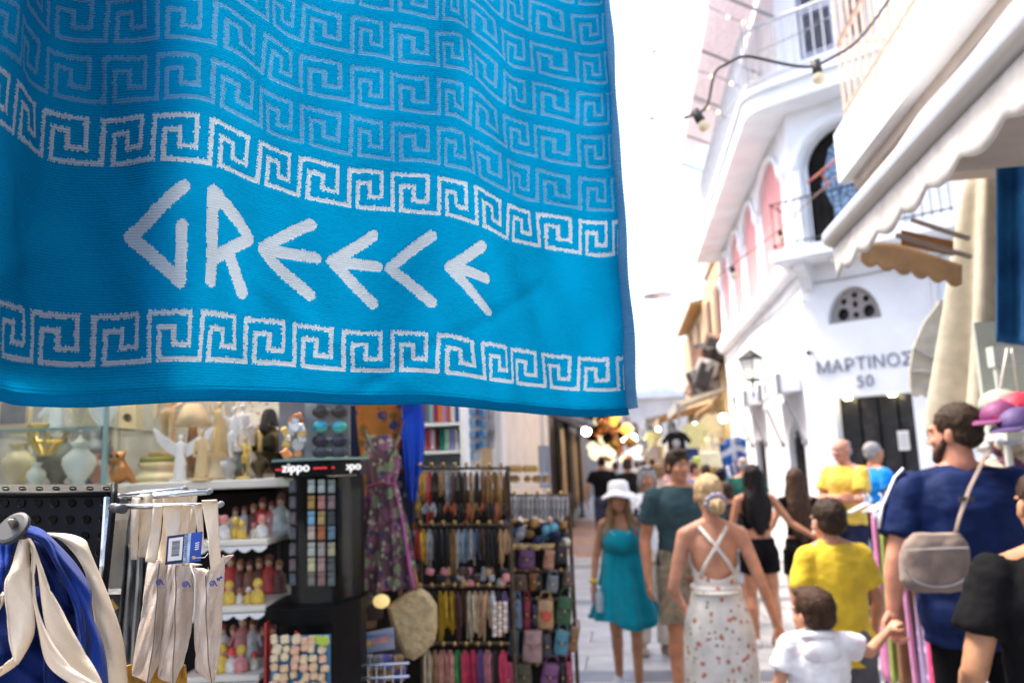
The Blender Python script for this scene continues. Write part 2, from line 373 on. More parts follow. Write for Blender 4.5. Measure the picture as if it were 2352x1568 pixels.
M_tow_w = towel_mat('towel_white', (.28, .34, .40), .42, .6)
M_tow_g = towel_mat('towel_grey_blue', (.06, .19, .34), .43, .6)
M_tow_hem = towel_mat('towel_hem', (.0, .165, .33), .43, .25)
M_tow_side = towel_mat('towel_side', (.15, .34, .50), .5, .3)
towel = build_towel()
# a second towel hung right behind, its edge shows as the darker left part
def back_towel():
    root = thing('folded_towel', 'plain blue towel hung behind the left end of the lettered towel', 'towel', tuple(towel_pts(0.5, 3.9, -.03)))
    rl = Vector(root.location); mb = MB()
    mb.sheet(lambda u, v: Vector(towel_pts(-1.9+(3.02+1.9-.06*v)*u, -6.6+(3.95+6.6)*v, -.012-.006*math.sin(u*9)))-rl, 60, 60, .004)
    mb.build('terry_cloth', M_tow_hem, root, True)
    return root
back_towel()
# ================================================================ street, paving and buildings
def bx(mb, x0, x1, y0, y1, z0, z1, mi=0): return mb.box(((x0+x1)/2, (y0+y1)/2, (z0+z1)/2), (abs(x1-x0), abs(y1-y0), abs(z1-z0)), mi=mi)
def plate(loops, o, u, v, dep):
    """flat panel with holes: loops in (u,v) metres, first the outline; dep = thickness vector"""
    o = Vector(o); u = Vector(u); v = Vector(v); dep = Vector(dep); b = bmesh.new(); edges = []
    for lp in loops:
        vs = [b.verts.new(o+u*p[0]+v*p[1]) for p in lp]
        for i in range(len(vs)): edges.append(b.edges.new((vs[i], vs[(i+1) % len(vs)])))
    bmesh.ops.triangle_fill(b, use_beauty=True, use_dissolve=False, edges=edges)
    r = bmesh.ops.extrude_face_region(b, geom=list(b.faces)); bmesh.ops.translate(b, verts=[e for e in r['geom'] if isinstance(e, bmesh.types.BMVert)], vec=dep)
    bmesh.ops.recalc_face_normals(b, faces=b.faces)
    me = bpy.data.meshes.new('plate'); b.to_mesh(me); b.free(); return me
def arch(u0, u1, v0, vs, n=14, rise=None):
    r = (u1-u0)/2; c = (u0+u1)/2; rise = r if rise is None else rise
    return [(u0, v0), (u1, v0)] + [(c+r*math.cos(math.pi*i/n), vs+rise*math.sin(math.pi*i/n)) for i in range(n+1)]
def rect(u0, u1, v0, v1): return [(u0, v0), (u1, v0), (u1, v1), (u0, v1)]
def pl(name, loops, o, u, v, dep, m, parent): return link(name, plate(loops, o, u, v, dep), m, parent)
Z3 = Vector((0, 0, 1))
M_pave = mat('pale_marble_paving', (.34, .33, .325), .42, .2, 3, .12, 14, spec=.5)
M_pave2 = mat('grey_marble_paving', (.12, .125, .15), .42, .2, 3, .12, 14)
M_pave3 = mat('red_brick_paving', (.30, .16, .11), .6, .2, 4, .15, 20)
M_grout = mat('paving_bed', (.16, .15, .14), .7, .2, 5, .2, 30)
mb = MB(); bx(mb, -60, 60, -20, 160, -.12, -.03); GROUND = struct('ground', mb, M_grout)
mb = MB(); bx(mb, -2.4, 5.5, -2, 60, -.028, -.004); PAVE = struct('pavement', mb, M_grout)
slab_me = {}
def slab(x0, x1, y0, y1, m, k):
    key = (round(x1-x0, 3), round(y1-y0, 3), m.name)
    if key not in slab_me:
        q = MB(); q.bevbox((0, 0, 0), (x1-x0-.008, y1-y0-.008, .03), .004); me = q.mesh('paving_slab'); me.materials.append(m); slab_me[key] = me
    o = bpy.data.objects.new('paving_slab', slab_me[key]); COL.objects.link(o); o.parent = PAVE; o.location = ((x0+x1)/2, (y0+y1)/2, .0+random.uniform(-.0015, .0015)); return o
y = 1.6; row = 0
while y < 24:
    m = M_pave2 if row % 7 in (3,) else (M_pave3 if y > 14.5 else M_pave); x = -1.95 - (row % 2)*.3; h = .34 if m is M_pave2 else .52
    while x < 4.6:
        wd = .9 if m is not M_pave3 else 1.2
        slab(x, x+wd, y, y+h, m if random.random() > .06 else M_pave, row); x += wd
    y += h; row += 1
    if y > 14: row = row if row % 7 else row+1
mb = MB(); bx(mb, -1.9, 4.4, y, 60, -.003, .0145); struct('far_pavement', mb, M_pave)
# ---------------------------------------------------------------- white corner building
XR = 2.43; CO = Vector((XR, 10.87, 0)); CU = Vector((.837, -.548, 0)).normalized(); CN = Vector((-CU.y*-1, 0, 0)); CN = Vector((CU.y, -CU.x, 0)).normalized()   # outward (towards camera)
if CN.y > 0: CN = -CN
M_ceil = M_white
mart = thing('corner_building', 'white corner building with pink arches, balconies and a lettered doorway', 'building', (XR, 10.87, 0))
def rel(o, root): o.location = Vector(o.location)-Vector(root.location); return o
def part(name, mb, m, root, smooth=False): o = mb.build(name, m, root, smooth); return rel(o, root)
def partp(name, loops, o, u, v, dep, m, root): return rel(link(name, plate(loops, o, u, v, dep), m, root), root)
yv = Vector((0, 1, 0)); out = Vector((-1, 0, 0))
OS = Vector((XR, 0, 0))
# side wall, ground floor with a pointed door and a window
partp('wall', [rect(10.87, 19.1, 0, 4.2), arch(11.5, 12.62, .02, 1.75, rise=.45), rect(14.7, 15.75, .62, 2.0)], OS, yv, Z3, (.25, 0, 0), M_white, mart)
# upper side wall with four arches
ar = [(11.6, 13.3), (13.8, 15.15), (15.6, 16.95), (17.35, 18.7)]
partp('wall', [rect(10.87, 19.1, 4.2, 6.72)] + [arch(a, b, 4.42, 5.7, rise=.5) for a, b in ar], OS+Vector((.02, 0, 0)), yv, Z3, (.22, 0, 0), M_white, mart)
for a, b in ar:
    q = MB(); bx(q, XR+.05, XR+.11, a-.05, b+.05, 4.3, 6.4); w_ = part('arch_panel', q, M_pink, mart)
    q = MB(); n = 16; c = (a+b)/2; r = (b-a)/2
    q.tube([(XR+.0, c+(r+.05)*math.cos(math.pi*i/n), 5.7+(.5+.05)*math.sin(math.pi*i/n)) for i in range(n+1)], .05, 6); part('arch_moulding', q, M_white, mart, True)
for yy in (11.3, 13.55, 15.38, 17.15, 18.85):
    q = MB(); q.lathe([(.12, 4.4), (.12, 4.55), (.075, 4.58), (.07, 5.55), (.09, 5.6), (.12, 5.68), (.12, 5.76)], (XR+.03, yy, 0), 12); part('column', q, M_white, mart, True)
q = MB(); q.loft([[(XR, y_, 4.1), (XR-.12, y_, 4.14), (XR-.16, y_, 4.24), (XR-.16, y_, 4.36), (XR, y_, 4.4)] for y_ in (10.75, 19.15)]); part('cornice', q, M_white, mart)
# chamfer wall with door, fanlight and tall window
s0 = 0
fan = [(.645+.33*math.cos(math.pi*i/16), 3.37+.45*math.sin(math.pi*i/16)) for i in range(17)]
partp('wall', [rect(0, 3.4, 0, 6.72), rect(.30, 1.22, .02, 2.41), fan, arch(.17, 1.25, 4.32, 5.5)], CO, CU, Z3, -CN*.3, M_white, mart)
partp('wall', [rect(0, 3.4, 6.72, 11.5), rect(.3, 1.3, 7.05, 8.95)], CO, CU, Z3, -CN*.3, M_white, mart)
q = MB(); bx(q, XR+.01, XR+.25, 10.87, 19.1, 6.72, 11.5); part('wall', q, M_white, mart)
M_door = mat('dark_shop_door', (.015, .016, .017), .35, .5, 9, .4, 25, spec=.5, col2=(.06, .055, .05), contrast=(.5, .8))
partp('door', [rect(.28, 1.24, .0, 2.43)], CO-CN*.22, CU, Z3, -CN*.04, M_door, mart)
dr = [o for o in kids(mart) if o.name.startswith('door')][0]
for i in range(5):
    q = MB(); a = CO-CN*.2+CU*(.3+.23*i); q.tube([a+Z3*.05, a+Z3*2.4], .012, 6); part('door_bar', q, M_black, mart)
M_spot = mat('lit_downlight', (1, .9, .7), .5, 0, 5, 0, emit=(1, .82, .5), es=7)
for s in (.44, .98):
    q = MB(); q.lathe([(.045, 0), (.045, .02), (.03, .03)], CO+CU*s-CN*.08+Z3*2.385, 12); part('downlight', q, M_spot, mart)
M_sign = mat('grey_lettering', (.20, .22, .26), .5, .1, 20, 0)
def sign(txt, size, s, z, sp=1.0):
    me = text_mesh(txt, size, .008, M_sign, sp); o = link('lettering', me, None, mart)
    R = Matrix((CU, Z3, CN)).transposed(); o.matrix_local = Matrix.Translation(CO+CU*s+CN*.01+Z3*z-Vector(mart.location)) @ R.to_4x4(); o['label'] = 'grey painted wall lettering reading %s' % txt; return o
sign('ΜΑΡΤΙΝΟΣ', .225, .70, 2.745, 1.0); sign('50', .215, .70, 2.525, 1.05)
# fanlight: stone slab pierced by lobes
lob = []
def blob(cx, cy, a, b, n=10): return [(cx+a*math.cos(2*math.pi*i/n), cy+b*math.sin(2*math.pi*i/n)) for i in range(n)]
lob = [blob(.645-.16, 3.49, .075, .085), blob(.645+.16, 3.49, .075, .085), blob(.645-.14, 3.655, .04, .045), blob(.645+.14, 3.655, .04, .045), blob(.645, 3.60, .033, .045), blob(.645, 3.72, .038, .04), blob(.645, 3.46, .04, .04)]
M_stone = mat('grey_stone_grille', (.30, .28, .27), .8, .12, 8, .2, 40)
partp('fanlight_grille', [fan]+lob, CO-CN*.10, CU, Z3, -CN*.05, M_stone, mart)
partp('fanlight_pane', [fan], CO-CN*.22, CU, Z3, -CN*.02, M_door, mart)
# tall arched window with lace curtain
M_lace = mat('blue_lace_curtain', (.04, .09, .17), .7, .3, 26, .3, 60, col2=(.30, .44, .62), contrast=(.42, .62))
partp('window_pane', [arch(.17, 1.25, 4.32, 5.5)], CO-CN*.2, CU, Z3, -CN*.02, M_dark, mart)
partp('curtain', [[(.42, 4.35), (1.0, 4.35), (1.12, 4.8), (1.1, 5.5), (.98, 5.85), (.71, 5.95), (.5, 5.75), (.36, 5.3), (.5, 4.9)]], CO-CN*.15, CU, Z3, -CN*.01, M_lace, mart)
q = MB(); q.tube([CO+CU*(.71+.62*math.cos(math.pi*i/20))+Z3*(5.5+.62*math.sin(math.pi*i/20)) for i in range(21)], .075, 6); part('arch_moulding', q, M_white, mart, True)
for s in (.09, 1.33):
    q = MB(); q.box(CO+CU*s+Z3*4.9+CN*.02, (.13, .1, 1.2), Matrix((CU, CN, Z3)).transposed()); part('pilaster', q, M_white, mart)
# lower balcony on the chamfer: slab, brackets, rail
RC = Matrix((CU, -CN, Z3)).transposed()
q = MB(); q.box(CO+CU*.95+CN*.22+Z3*4.29, (2.3, .5, .15), RC); q.box(CO+CU*.95+CN*.24+Z3*4.22, (2.14, .4, .07), RC); part('balcony_slab', q, M_white, mart)
for s in (.12, 1.3):
    q = MB(); pr = [(0, 0), (0, -.34), (.07, -.30), (.12, -.17), (.30, -.10), (.34, 0)]
    q.prism([CO+CU*(s-.07)+CN*a+Z3*(4.18+b) for a, b in pr], CU*.14); part('bracket', q, M_white, mart)
q = MB(); q.ell(CO+CU*.55+CN*.25+Z3*4.16, (.07, .07, .05)); part('ceiling_lamp', q, mat('milk_glass', (.8, .8, .78), .3, .02, 5, 0), mart, True)
q = MB()
for z in (4.44, 5.0): q.tube([CO+CU*-.15+Z3*z, CO+CU*-.15+CN*.42+Z3*z, CO+CU*2.0+CN*.42+Z3*z], .012, 5)
for i in range(22):
    a = CO+CU*(-.13+i*.1)+CN*.42; q.tube([a+Z3*4.37, a+Z3*5.0], .007, 4)
part('balcony_rail', q, M_black, mart)
# upper balcony, rounded round the corner
pln = [Vector((1.9, y_, 0)) for y_ in (19.2, 17, 15, 13, 11.5)]
ce = [Vector((1.9, 11.2, 0)), Vector((1.88, 10.75, 0)), CO-CU*.36+CN*.42, CO+CU*.1+CN*.42]
for i in range(9):
    t = i/8; a, b, c, d = ce; pln.append(a*(1-t)**3+b*3*t*(1-t)**2+c*3*t*t*(1-t)+d*t**3)
pln += [CO+CU*.9+CN*.42, CO+CU*2.0+CN*.42, CO+CU*3.2+CN*.42]
inn = []
for p in pln:
    inn.append(Vector((XR+.05, max(p.y, 10.95), 0)) if (p-CO).dot(CU) < -.02 else CO+CU*max(.02, (p-CO).dot(CU))-CN*.05)
q = MB()
for (za, zb, k) in ((6.36, 6.60, 0), (6.60, 6.68, .05)):
    rings = []
    for p, i_ in zip(pln, inn):
        o_ = (p-i_).normalized()*k; rings.append([i_+Z3*za, p+o_+Z3*za, p+o_+Z3*zb, i_+Z3*zb])
    q.loft(rings)
part('balcony_slab', q, M_white, mart)
M_rail = mat('pale_grey_rail', (.55, .57, .60), .5, .1, 10, .05)
q = MB(); q.tube([p*.99+Vector((.03, .1, 0))+Z3*7.55 for p in pln], .025, 6); q.tube([p*.99+Vector((.03, .1, 0))+Z3*6.78 for p in pln], .02, 6)
for a, b in zip(pln[:-1], pln[1:]):
    k = max(1, int((b-a).length/.13))
    for i in range(k):
        p = (a+(b-a)*i/k)*.99+Vector((.03, .1, 0)); q.tube([p+Z3*6.78, p+Z3*7.55], .011, 4)
part('balcony_rail', q, M_rail, mart)
partp('shutter_back', [rect(.25, 1.35, 7.0, 9.0)], CO-CN*.31, CU, Z3, -CN*.02, M_dark, mart)
M_shut = mat('blue_grey_shutter', (.30, .32, .40), .6, .08, 8, .05)
for k, (a, b) in enumerate(((.31, .79), (.81, 1.29))):
    q = MB(); q.box(CO+CU*(a+.03)-CN*.06+Z3*8, (.06, .05, 1.88), RC); q.box(CO+CU*(b-.03)-CN*.06+Z3*8, (.06, .05, 1.88), RC)
    for z in (7.1, 7.75, 8.3, 8.9): q.box(CO+CU*((a+b)/2)-CN*.06+Z3*z, (b-a-.12, .05, .09), RC)
    sh = part('shutter', q, M_shut, mart)
    q = MB(); RS = RC @ Matrix.Rotation(rad(40), 3, 'X')
    for i in range(34):
        z = 7.17+i*.05; q.box(CO+CU*((a+b)/2)-CN*.06+Z3*z, (b-a-.12, .045, .008), RS)
    o = part('louvre', q, M_shut, mart); o['kind'] = 'stuff'
# side windows: dark glass, iron grilles, folding awnings
M_grille = mat('window_dark', (.05, .06, .06), .35, .5, 14, .3, 30, col2=(.16, .18, .17))
partp('window_pane', [rect(14.65, 15.8, .55, 2.05)], OS+Vector((.17, 0, 0)), yv, Z3, (.03, 0, 0), M_grille, mart)
partp('window_pane', [arch(11.45, 12.68, 0, 1.75, rise=.47)], OS+Vector((.17, 0, 0)), yv, Z3, (.03, 0, 0), M_grille, mart)
q = MB()
for i in range(9): q.tube([(XR+.1, 11.56+i*.125, .05), (XR+.1, 11.56+i*.125, 1.75+.42*math.sqrt(max(0, 1-((i-4)/4.6)**2)))], .012, 5)
for z in (.5, .95, 1.4, 1.75): q.tube([(XR+.1, 11.5, z), (XR+.1, 12.62, z)], .016, 5)
part('window_grille', q, M_black, mart)
q = MB()
for i in range(8): q.tube([(XR+.1, 14.75+i*.135, .63), (XR+.1, 14.75+i*.135, 2.0)], .012, 5)
for z in (.9, 1.3, 1.7): q.tube([(XR+.1, 14.7, z), (XR+.1, 15.75, z)], .014, 5)
part('window_grille', q, M_black, mart)
M_alu = mat('grey_awning_arm', (.25, .26, .28), .45, .1, 10, 0)
for (ya, yb, z) in ((11.3, 12.95, 2.68), (14.4, 16.0, 2.72)):
    k = thing('folded_awning', 'white rolled awning with grey arms above the %s' % ('pointed door of the white corner building' if ya < 12 else 'barred window of the white corner building'), 'awning', (XR, (ya+yb)/2, z))
    q = MB(); bx(q, XR-.28, XR-.02, ya, yb, z-.1, z+.12); rel(q.build('cassette', M_white, k), k)
    q = MB(); q.sheet(lambda u, v: Vector((XR-.26, ya+(yb-ya)*u, z-.1-.14*v-.02*abs(math.sin(u*14*math.pi))*(v > .9))), 40, 3, .01); rel(q.build('valance', M_white, k), k)
    for yy in (ya+.04, yb-.04):
        q = MB(); q.tube([(XR-.3, yy, z+.15), (XR-.3, yy, z-.12)], .045, 8); q.tube([(XR-.27, yy, z-.1), (XR-.04, yy, z-.78)], .022, 6); q.ell((XR-.03, yy, z-.8), (.04, .04, .05)); rel(q.build('arm', M_alu, k), k)
# wall lantern
lan = thing('wall_lantern', 'black framed glass lantern on a bracket on the white side wall', 'lantern', (XR, 11.75, 2.95))
lp = Vector((XR-.45, 12.6, 3.02)); q = MB()
q.tube([(XR, 12.6, 2.86), (XR-.45, 12.6, 2.86)], .018, 6); q.tube([lp+Z3*-.42, lp+Z3*-.12], [.012, .03], 6); rel(q.build('bracket', M_black, lan), lan)
q = MB(); q.lathe([(.20, .17), (.19, .2), (.05, .3), (.02, .33)], lp, 4); rel(q.build('lantern_roof', M_black, lan), lan)
q = MB(); q.lathe([(.09, -.14), (.165, .17)], lp, 4); rel(q.build('lantern_glass', mat('lantern_glass', (.75, .78, .8), .25, .03, 6, 0, trans=.4), lan), lan)
q = MB()
for i in range(4):
    a = math.pi/2*i; d = Vector((math.cos(a), math.sin(a), 0)); q.tube([lp+d*.095-Z3*.14, lp+d*.17+Z3*.17], .009, 5)
q.lathe([(.1, -.16), (.1, -.13)], lp, 4); rel(q.build('lantern_frame', M_black, lan), lan)
q = MB(); q.ell(lp-Z3*.05, (.03, .03, .05)); rel(q.build('bulb', mat('warm_bulb', (1, .9, .7), .4, 0, 5, 0, emit=(1, .8, .5), es=4), lan, True), lan)
# small fittings on the chamfer and side wall
for i, (p, lb) in enumerate(((CO+CU*.08+CN*.08+Z3*3.02, 'small black security camera on the corner of the white building'), (CO+CU*.05+CN*.05+Z3*3.72, 'small pale spotlight under the lower balcony of the white building'))):
    q = MB(); q.tube([p, p+CN*.05-CU*.03], [.02, .028], 8); q.tube([p-CN*.09, p], .010, 5); tag(q.build('wall_camera', M_black if i == 0 else M_white, None, True), lb, 'camera')
# upper awning, pale canvas on arms
aw = thing('upper_awning', 'pale translucent canvas awning high up on the white corner building', 'awning', (2.0, 12.8, 8.3))
M_canv = cloth('pale_canvas', (.74, .68, .70), .35)
q = MB(); q.sheet(lambda u, v: Vector((XR-.02-.95*v, 10.6+6.6*u-.4*v, 8.75-.72*v-.05*math.sin(v*3.1)-.05*u)), 20, 6, .01); rel(q.build('canvas', M_canv, aw), aw)
for yy in (10.7, 12.3, 13.9, 15.6, 17.1):
    q = MB(); q.tube([(XR, yy, 7.7), (XR-.95, yy-.4, 8.0)], .022, 6); rel(q.build('arm', M_alu, aw), aw)
q = MB(); q.sheet(lambda u, v: Vector((XR-.98, 10.2+6.6*u, 8.0-.28*v-.02*abs(math.sin(u*50)))), 80, 2, .008); rel(q.build('valance', M_canv, aw), aw)
# ---------------------------------------------------------------- tan building further on
tan = thing('tan_building', 'tan plastered building with brown wooden eave beyond the white corner building', 'building', (XR, 25, 0))
q = MB(); bx(q, XR+.1, 8, 19.25, 24, 0, 6.7); bx(q, XR+.1, 8, 24, 33, 0, 6.35); rel(q.build('wall', M_ochre, tan), tan)
e0 = WX(1584, 703, 2.15); e1 = WX(1556, 790, 2.15); q = MB(); q.prism([(2.15, e0.y, e0.z), (XR+.3, e0.y, e0.z+.1), (XR+.3, e0.y, e0.z+.25), (2.15, e0.y, e0.z+.12)], (0, e1.y-e0.y, 0)); rel(q.build('eave', mat('brown_eave', (.38, .24, .10), .8, .15, 6, .2), tan), tan)
q = MB(); bx(q, XR+.25, XR+.75, 23.0, 23.8, 6.7, 7.5); rel(q.build('chimney', M_ochre, tan), tan)
q = MB(); q.prism([(XR+.05, 19.3, 6.72), (XR+1.5, 19.3, 7.15), (XR+1.5, 19.3, 7.25), (XR+.05, 19.3, 6.82)], (0, 3.6, 0)); rel(q.build('roof', mat('clay_roof', (.36, .17, .09), .85, .2, 6, .3), tan), tan)
for k, (ya, yb) in enumerate(((20.0, 20.9), (22.2, 23.1), (25.5, 26.5), (28.2, 29.2))):
    q = MB(); bx(q, XR+.03, XR+.11, ya, yb, 4.5, 6.0); wn = rel(q.build('window', mat('brown_shutter', (.20, .10, .05), .6, .2, 8, .1), tan), tan)
    q = MB(); bx(q, XR+.0, XR+.12, ya-.08, yb+.08, 4.4, 4.5); rel(q.build('sill', M_cream, tan), tan)
# ---------------------------------------------------------------- street's far end
far = thing('end_building', 'pale building with tall arched windows closing the far end of the street', 'building', (3, 58, 0))
O_ = Vector((-8, 58, 0)); ux = Vector((1, 0, 0))
wins = [arch(5.6+i*1.35, 6.2+i*1.35, 2.9, 4.1) for i in range(7)]
M_far = mat('far_plaster', (.70, .64, .60), .85, .1, 1, .1, 10)
rel(link('wall', plate([rect(0, 22, 0, 6.3)]+wins, O_, ux, Z3, (0, .4, 0)), M_far, far), far)
for i in range(7): rel(link('window', plate([arch(5.6+i*1.35, 6.2+i*1.35, 2.9, 4.1)], O_+Vector((0, .3, 0)), ux, Z3, (0, .05, 0)), M_grille, far), far)
q = MB(); bx(q, -8, 14, 57.6, 58, 6.1, 6.45); rel(q.build('cornice', M_white, far), far)
fb = thing('roof_building', 'faint pale house with flat roof behind the end of the street', 'building', (6, 72, 0))
q = MB(); bx(q, -10, 4.6, 72, 80, 0, 8.2); bx(q, 1.0, 2.4, 71, 72, 6.5, 7.9); rel(q.build('wall', M_white, fb), fb)
# ---------------------------------------------------------------- left side of the street
lw = thing('cream_building', 'cream plastered building with pilasters on the left beyond the stalls', 'building', (-1.95, 12, 0))
q = MB(); bx(q, -6, -1.95, 5.6, 20.5, 0, 6.5); rel(q.build('wall', M_cream, lw), lw)
for yy, wd in ((9.2, .5), (10.6, .35), (12.0, .5), (18.6, .6)):
    q = MB(); bx(q, -1.95, -1.86, yy, yy+wd, 0, 6.0); bx(q, -1.95, -1.82, yy-.05, yy+wd+.05, 0, .35); rel(q.build('pilaster', mat('pale_plaster', (.62, .60, .57), .75, .06, 4, .1, 30), lw), lw)
q = MB(); bx(q, -1.95, -1.90, 12.7, 18.2, .0, .9); bx(q, -1.95, -1.91, 12.7, 18.2, 1.62, 1.68); bx(q, -1.95, -1.91, 12.8, 13.1, .9, 4); rel(q.build('plinth_panel', M_cream, lw), lw)
lw2 = thing('shuttered_building', 'dark fronted building behind the hanging textiles on the left', 'building', (-1.9, 30, 0))
q = MB(); bx(q, -6, -1.95, 20.6, 56, 0, 6.0); rel(q.build('wall', mat('grey_brown_plaster', (.22, .19, .17), .8, .2, 2, .2, 10), lw2), lw2)
q = MB(); q.prism([(-1.95, 20.6, 3.1), (-.95, 20.6, 2.72), (-.95, 20.6, 2.60), (-1.95, 20.6, 2.95)], (0, 5.5, 0)); rel(q.build('canopy', mat('grey_canopy', (.10, .10, .12), .7, .2, 4, .1), lw2), lw2)
# textiles hung along it
tcol = [(.42, .30, .17), (.18, .13, .10), (.50, .40, .27), (.10, .11, .12), (.34, .24, .20), (.55, .38, .15), (.16, .17, .22), (.45, .33, .22), (.30, .28, .27), (.5, .36, .2)]
tnam = ['sand', 'dark brown', 'cream', 'charcoal', 'dusty brown', 'golden yellow', 'slate', 'camel', 'stone grey', 'honey']
for i, c in enumerate(tcol):
    y0 = 20.7+i*.95; m = cloth('hung_textile_%d' % i, c, .1); q = MB()
    q.sheet(lambda u, v: Vector((-1.66+.05*math.sin(u*11+i)*(.3+v), y0+.82*u, 2.62-2.2*v)), 24, 6, .02)
    t = thing('hanging_textile', '%s cloth hanging along the dark shopfront beyond the black post' % tnam[i], 'textile', (-1.66, y0+.4, .4), group='cloths along the left shopfront')
    rel(q.build('cloth', m, t, True), t)
    q = MB(); q.tube([(-1.66, y0-.04, 2.66), (-1.66, y0+.86, 2.66)], .02, 6); rel(q.build('rail', M_black, t), t)
for i, (xx, yy) in enumerate(((-1.60, 22.0), (-1.5, 25.8), (-1.78, 20.62))):
    p = thing('iron_post', ['thick black iron post standing in front of the hanging cloths', 'thin black post of the canopy beyond the hanging cloths', 'black post against the end of the cream wall'][i], 'post', (xx, yy, 0))
    q = MB(); q.tube([(0, 0, 0), (0, 0, 2.9)], .07 if i == 0 else .045, 10); q.build('shaft', M_black, p, True)
    q = MB(); q.lathe([(.12, 0), (.12, .04), (.08, .08)], n=12); q.build('base', M_black, p, True)

# cables and a downpipe on the white building
cb = thing('wall_cables', 'thin grey cables sagging across the white corner building', 'cable', CO+Z3*3.9); q = MB()
for (s0_, z0_, s1_, z1_, sg_) in ((0.02, 3.95, 1.9, 4.02, .05),): q.tube([CO+CU*(s0_+(s1_-s0_)*t)+CN*.03+Z3*(z0_+(z1_-z0_)*t-sg_*math.sin(t*math.pi)) for t in [i/12 for i in range(13)]], .008, 5)
q.tube([(XR-.02, 10.9+8*t, 3.95-.05*math.sin(t*9)) for t in [i/20 for i in range(21)]], .010, 5); rel(q.build('cable', mat('cable_grey', (.22, .22, .24), .6, .1, 10, 0), cb), cb)
dp = thing('downpipe', 'white rainwater pipe on the right part of the corner building', 'pipe', CO+CU*1.62); q = MB(); q.tube([CO+CU*1.62+CN*.06, CO+CU*1.62+CN*.06+Z3*4.15], .04, 10); rel(q.build('pipe', mat('pipe_white', (.66, .66, .67), .5, .05, 6, 0), dp), dp)
for z in (.8, 2.0, 3.2): q = MB(); q.box(CO+CU*1.62+CN*.04+Z3*z, (.11, .1, .03), RC); rel(q.build('pipe_clip', M_alu, dp), dp)
# ================================================================ people
def skinmat(n, c): return mat('skin_'+n, c, .5, .17, 14, .12, 60, spec=.3)
SK = {'fair': skinmat('fair', (.53, .255, .16)), 'tan': skinmat('tan', (.46, .205, .11)), 'rosy': skinmat('rosy', (.50, .225, .15)), 'olive': skinmat('olive', (.42, .205, .11))}
HAIRM = {k: mat('hair_'+k, c, .55, .35, 30, .5, 70, stretch=(3, 3, .35), spec=.18) for k, c in {'black': (.010, .007, .006), 'brown': (.055, .028, .016), 'dark': (.042, .026, .017), 'blonde': (.52, .37, .20), 'ash': (.30, .22, .15), 'grey': (.30, .29, .29), 'honey': (.26, .15, .07)}.items()}
M_eye = mat('eye_white', (.7, .68, .66), .25, .02, 5, 0); M_iris = mat('iris', (.03, .02, .015), .2, .1, 5, 0)
M_lip = mat('lips', (.38, .13, .11), .45, .1, 20, .05)
def hand(q, wrist, d, n, s, curl, thumb_side):
    """palm, four fingers and a thumb; d along the hand, n palm normal (fingers curl towards n)"""
    d = d.normalized(); n = (n-d*n.dot(d)).normalized(); b = d.cross(n)*thumb_side
    q.cap(wrist-d*.02*s, wrist+d*.02*s, .026*s, .028*s, 10)
    for k in (-1, -.33, .33, 1): q.cap(wrist+d*.01*s+b*k*.018*s, wrist+d*.085*s+b*k*.031*s, .016*s, .0145*s, 8)
    for k, L in ((1, .072), (.36, .082), (-.3, .076), (-.95, .058)):
        p = wrist+d*.085*s+b*k*.031*s; a = 0
        for j, f in enumerate((.45, .32, .26)):
            a += curl*(.5 if j == 0 else .9); e = p+(d*math.cos(a)+n*math.sin(a))*L*f*s; q.cap(p, e, .0098*s*(1-.08*j), .0090*s*(1-.1*j), 8); p = e
    p = wrist+d*.022*s+b*.03*s; e = p+(d*.55+b*.65+n*.3).normalized()*.045*s; q.cap(p, e, .0145*s, .0115*s, 8)
    q.cap(e, e+(d*.85+b*.25+n*.35).normalized()*.036*s, .0112*s, .0092*s, 8)
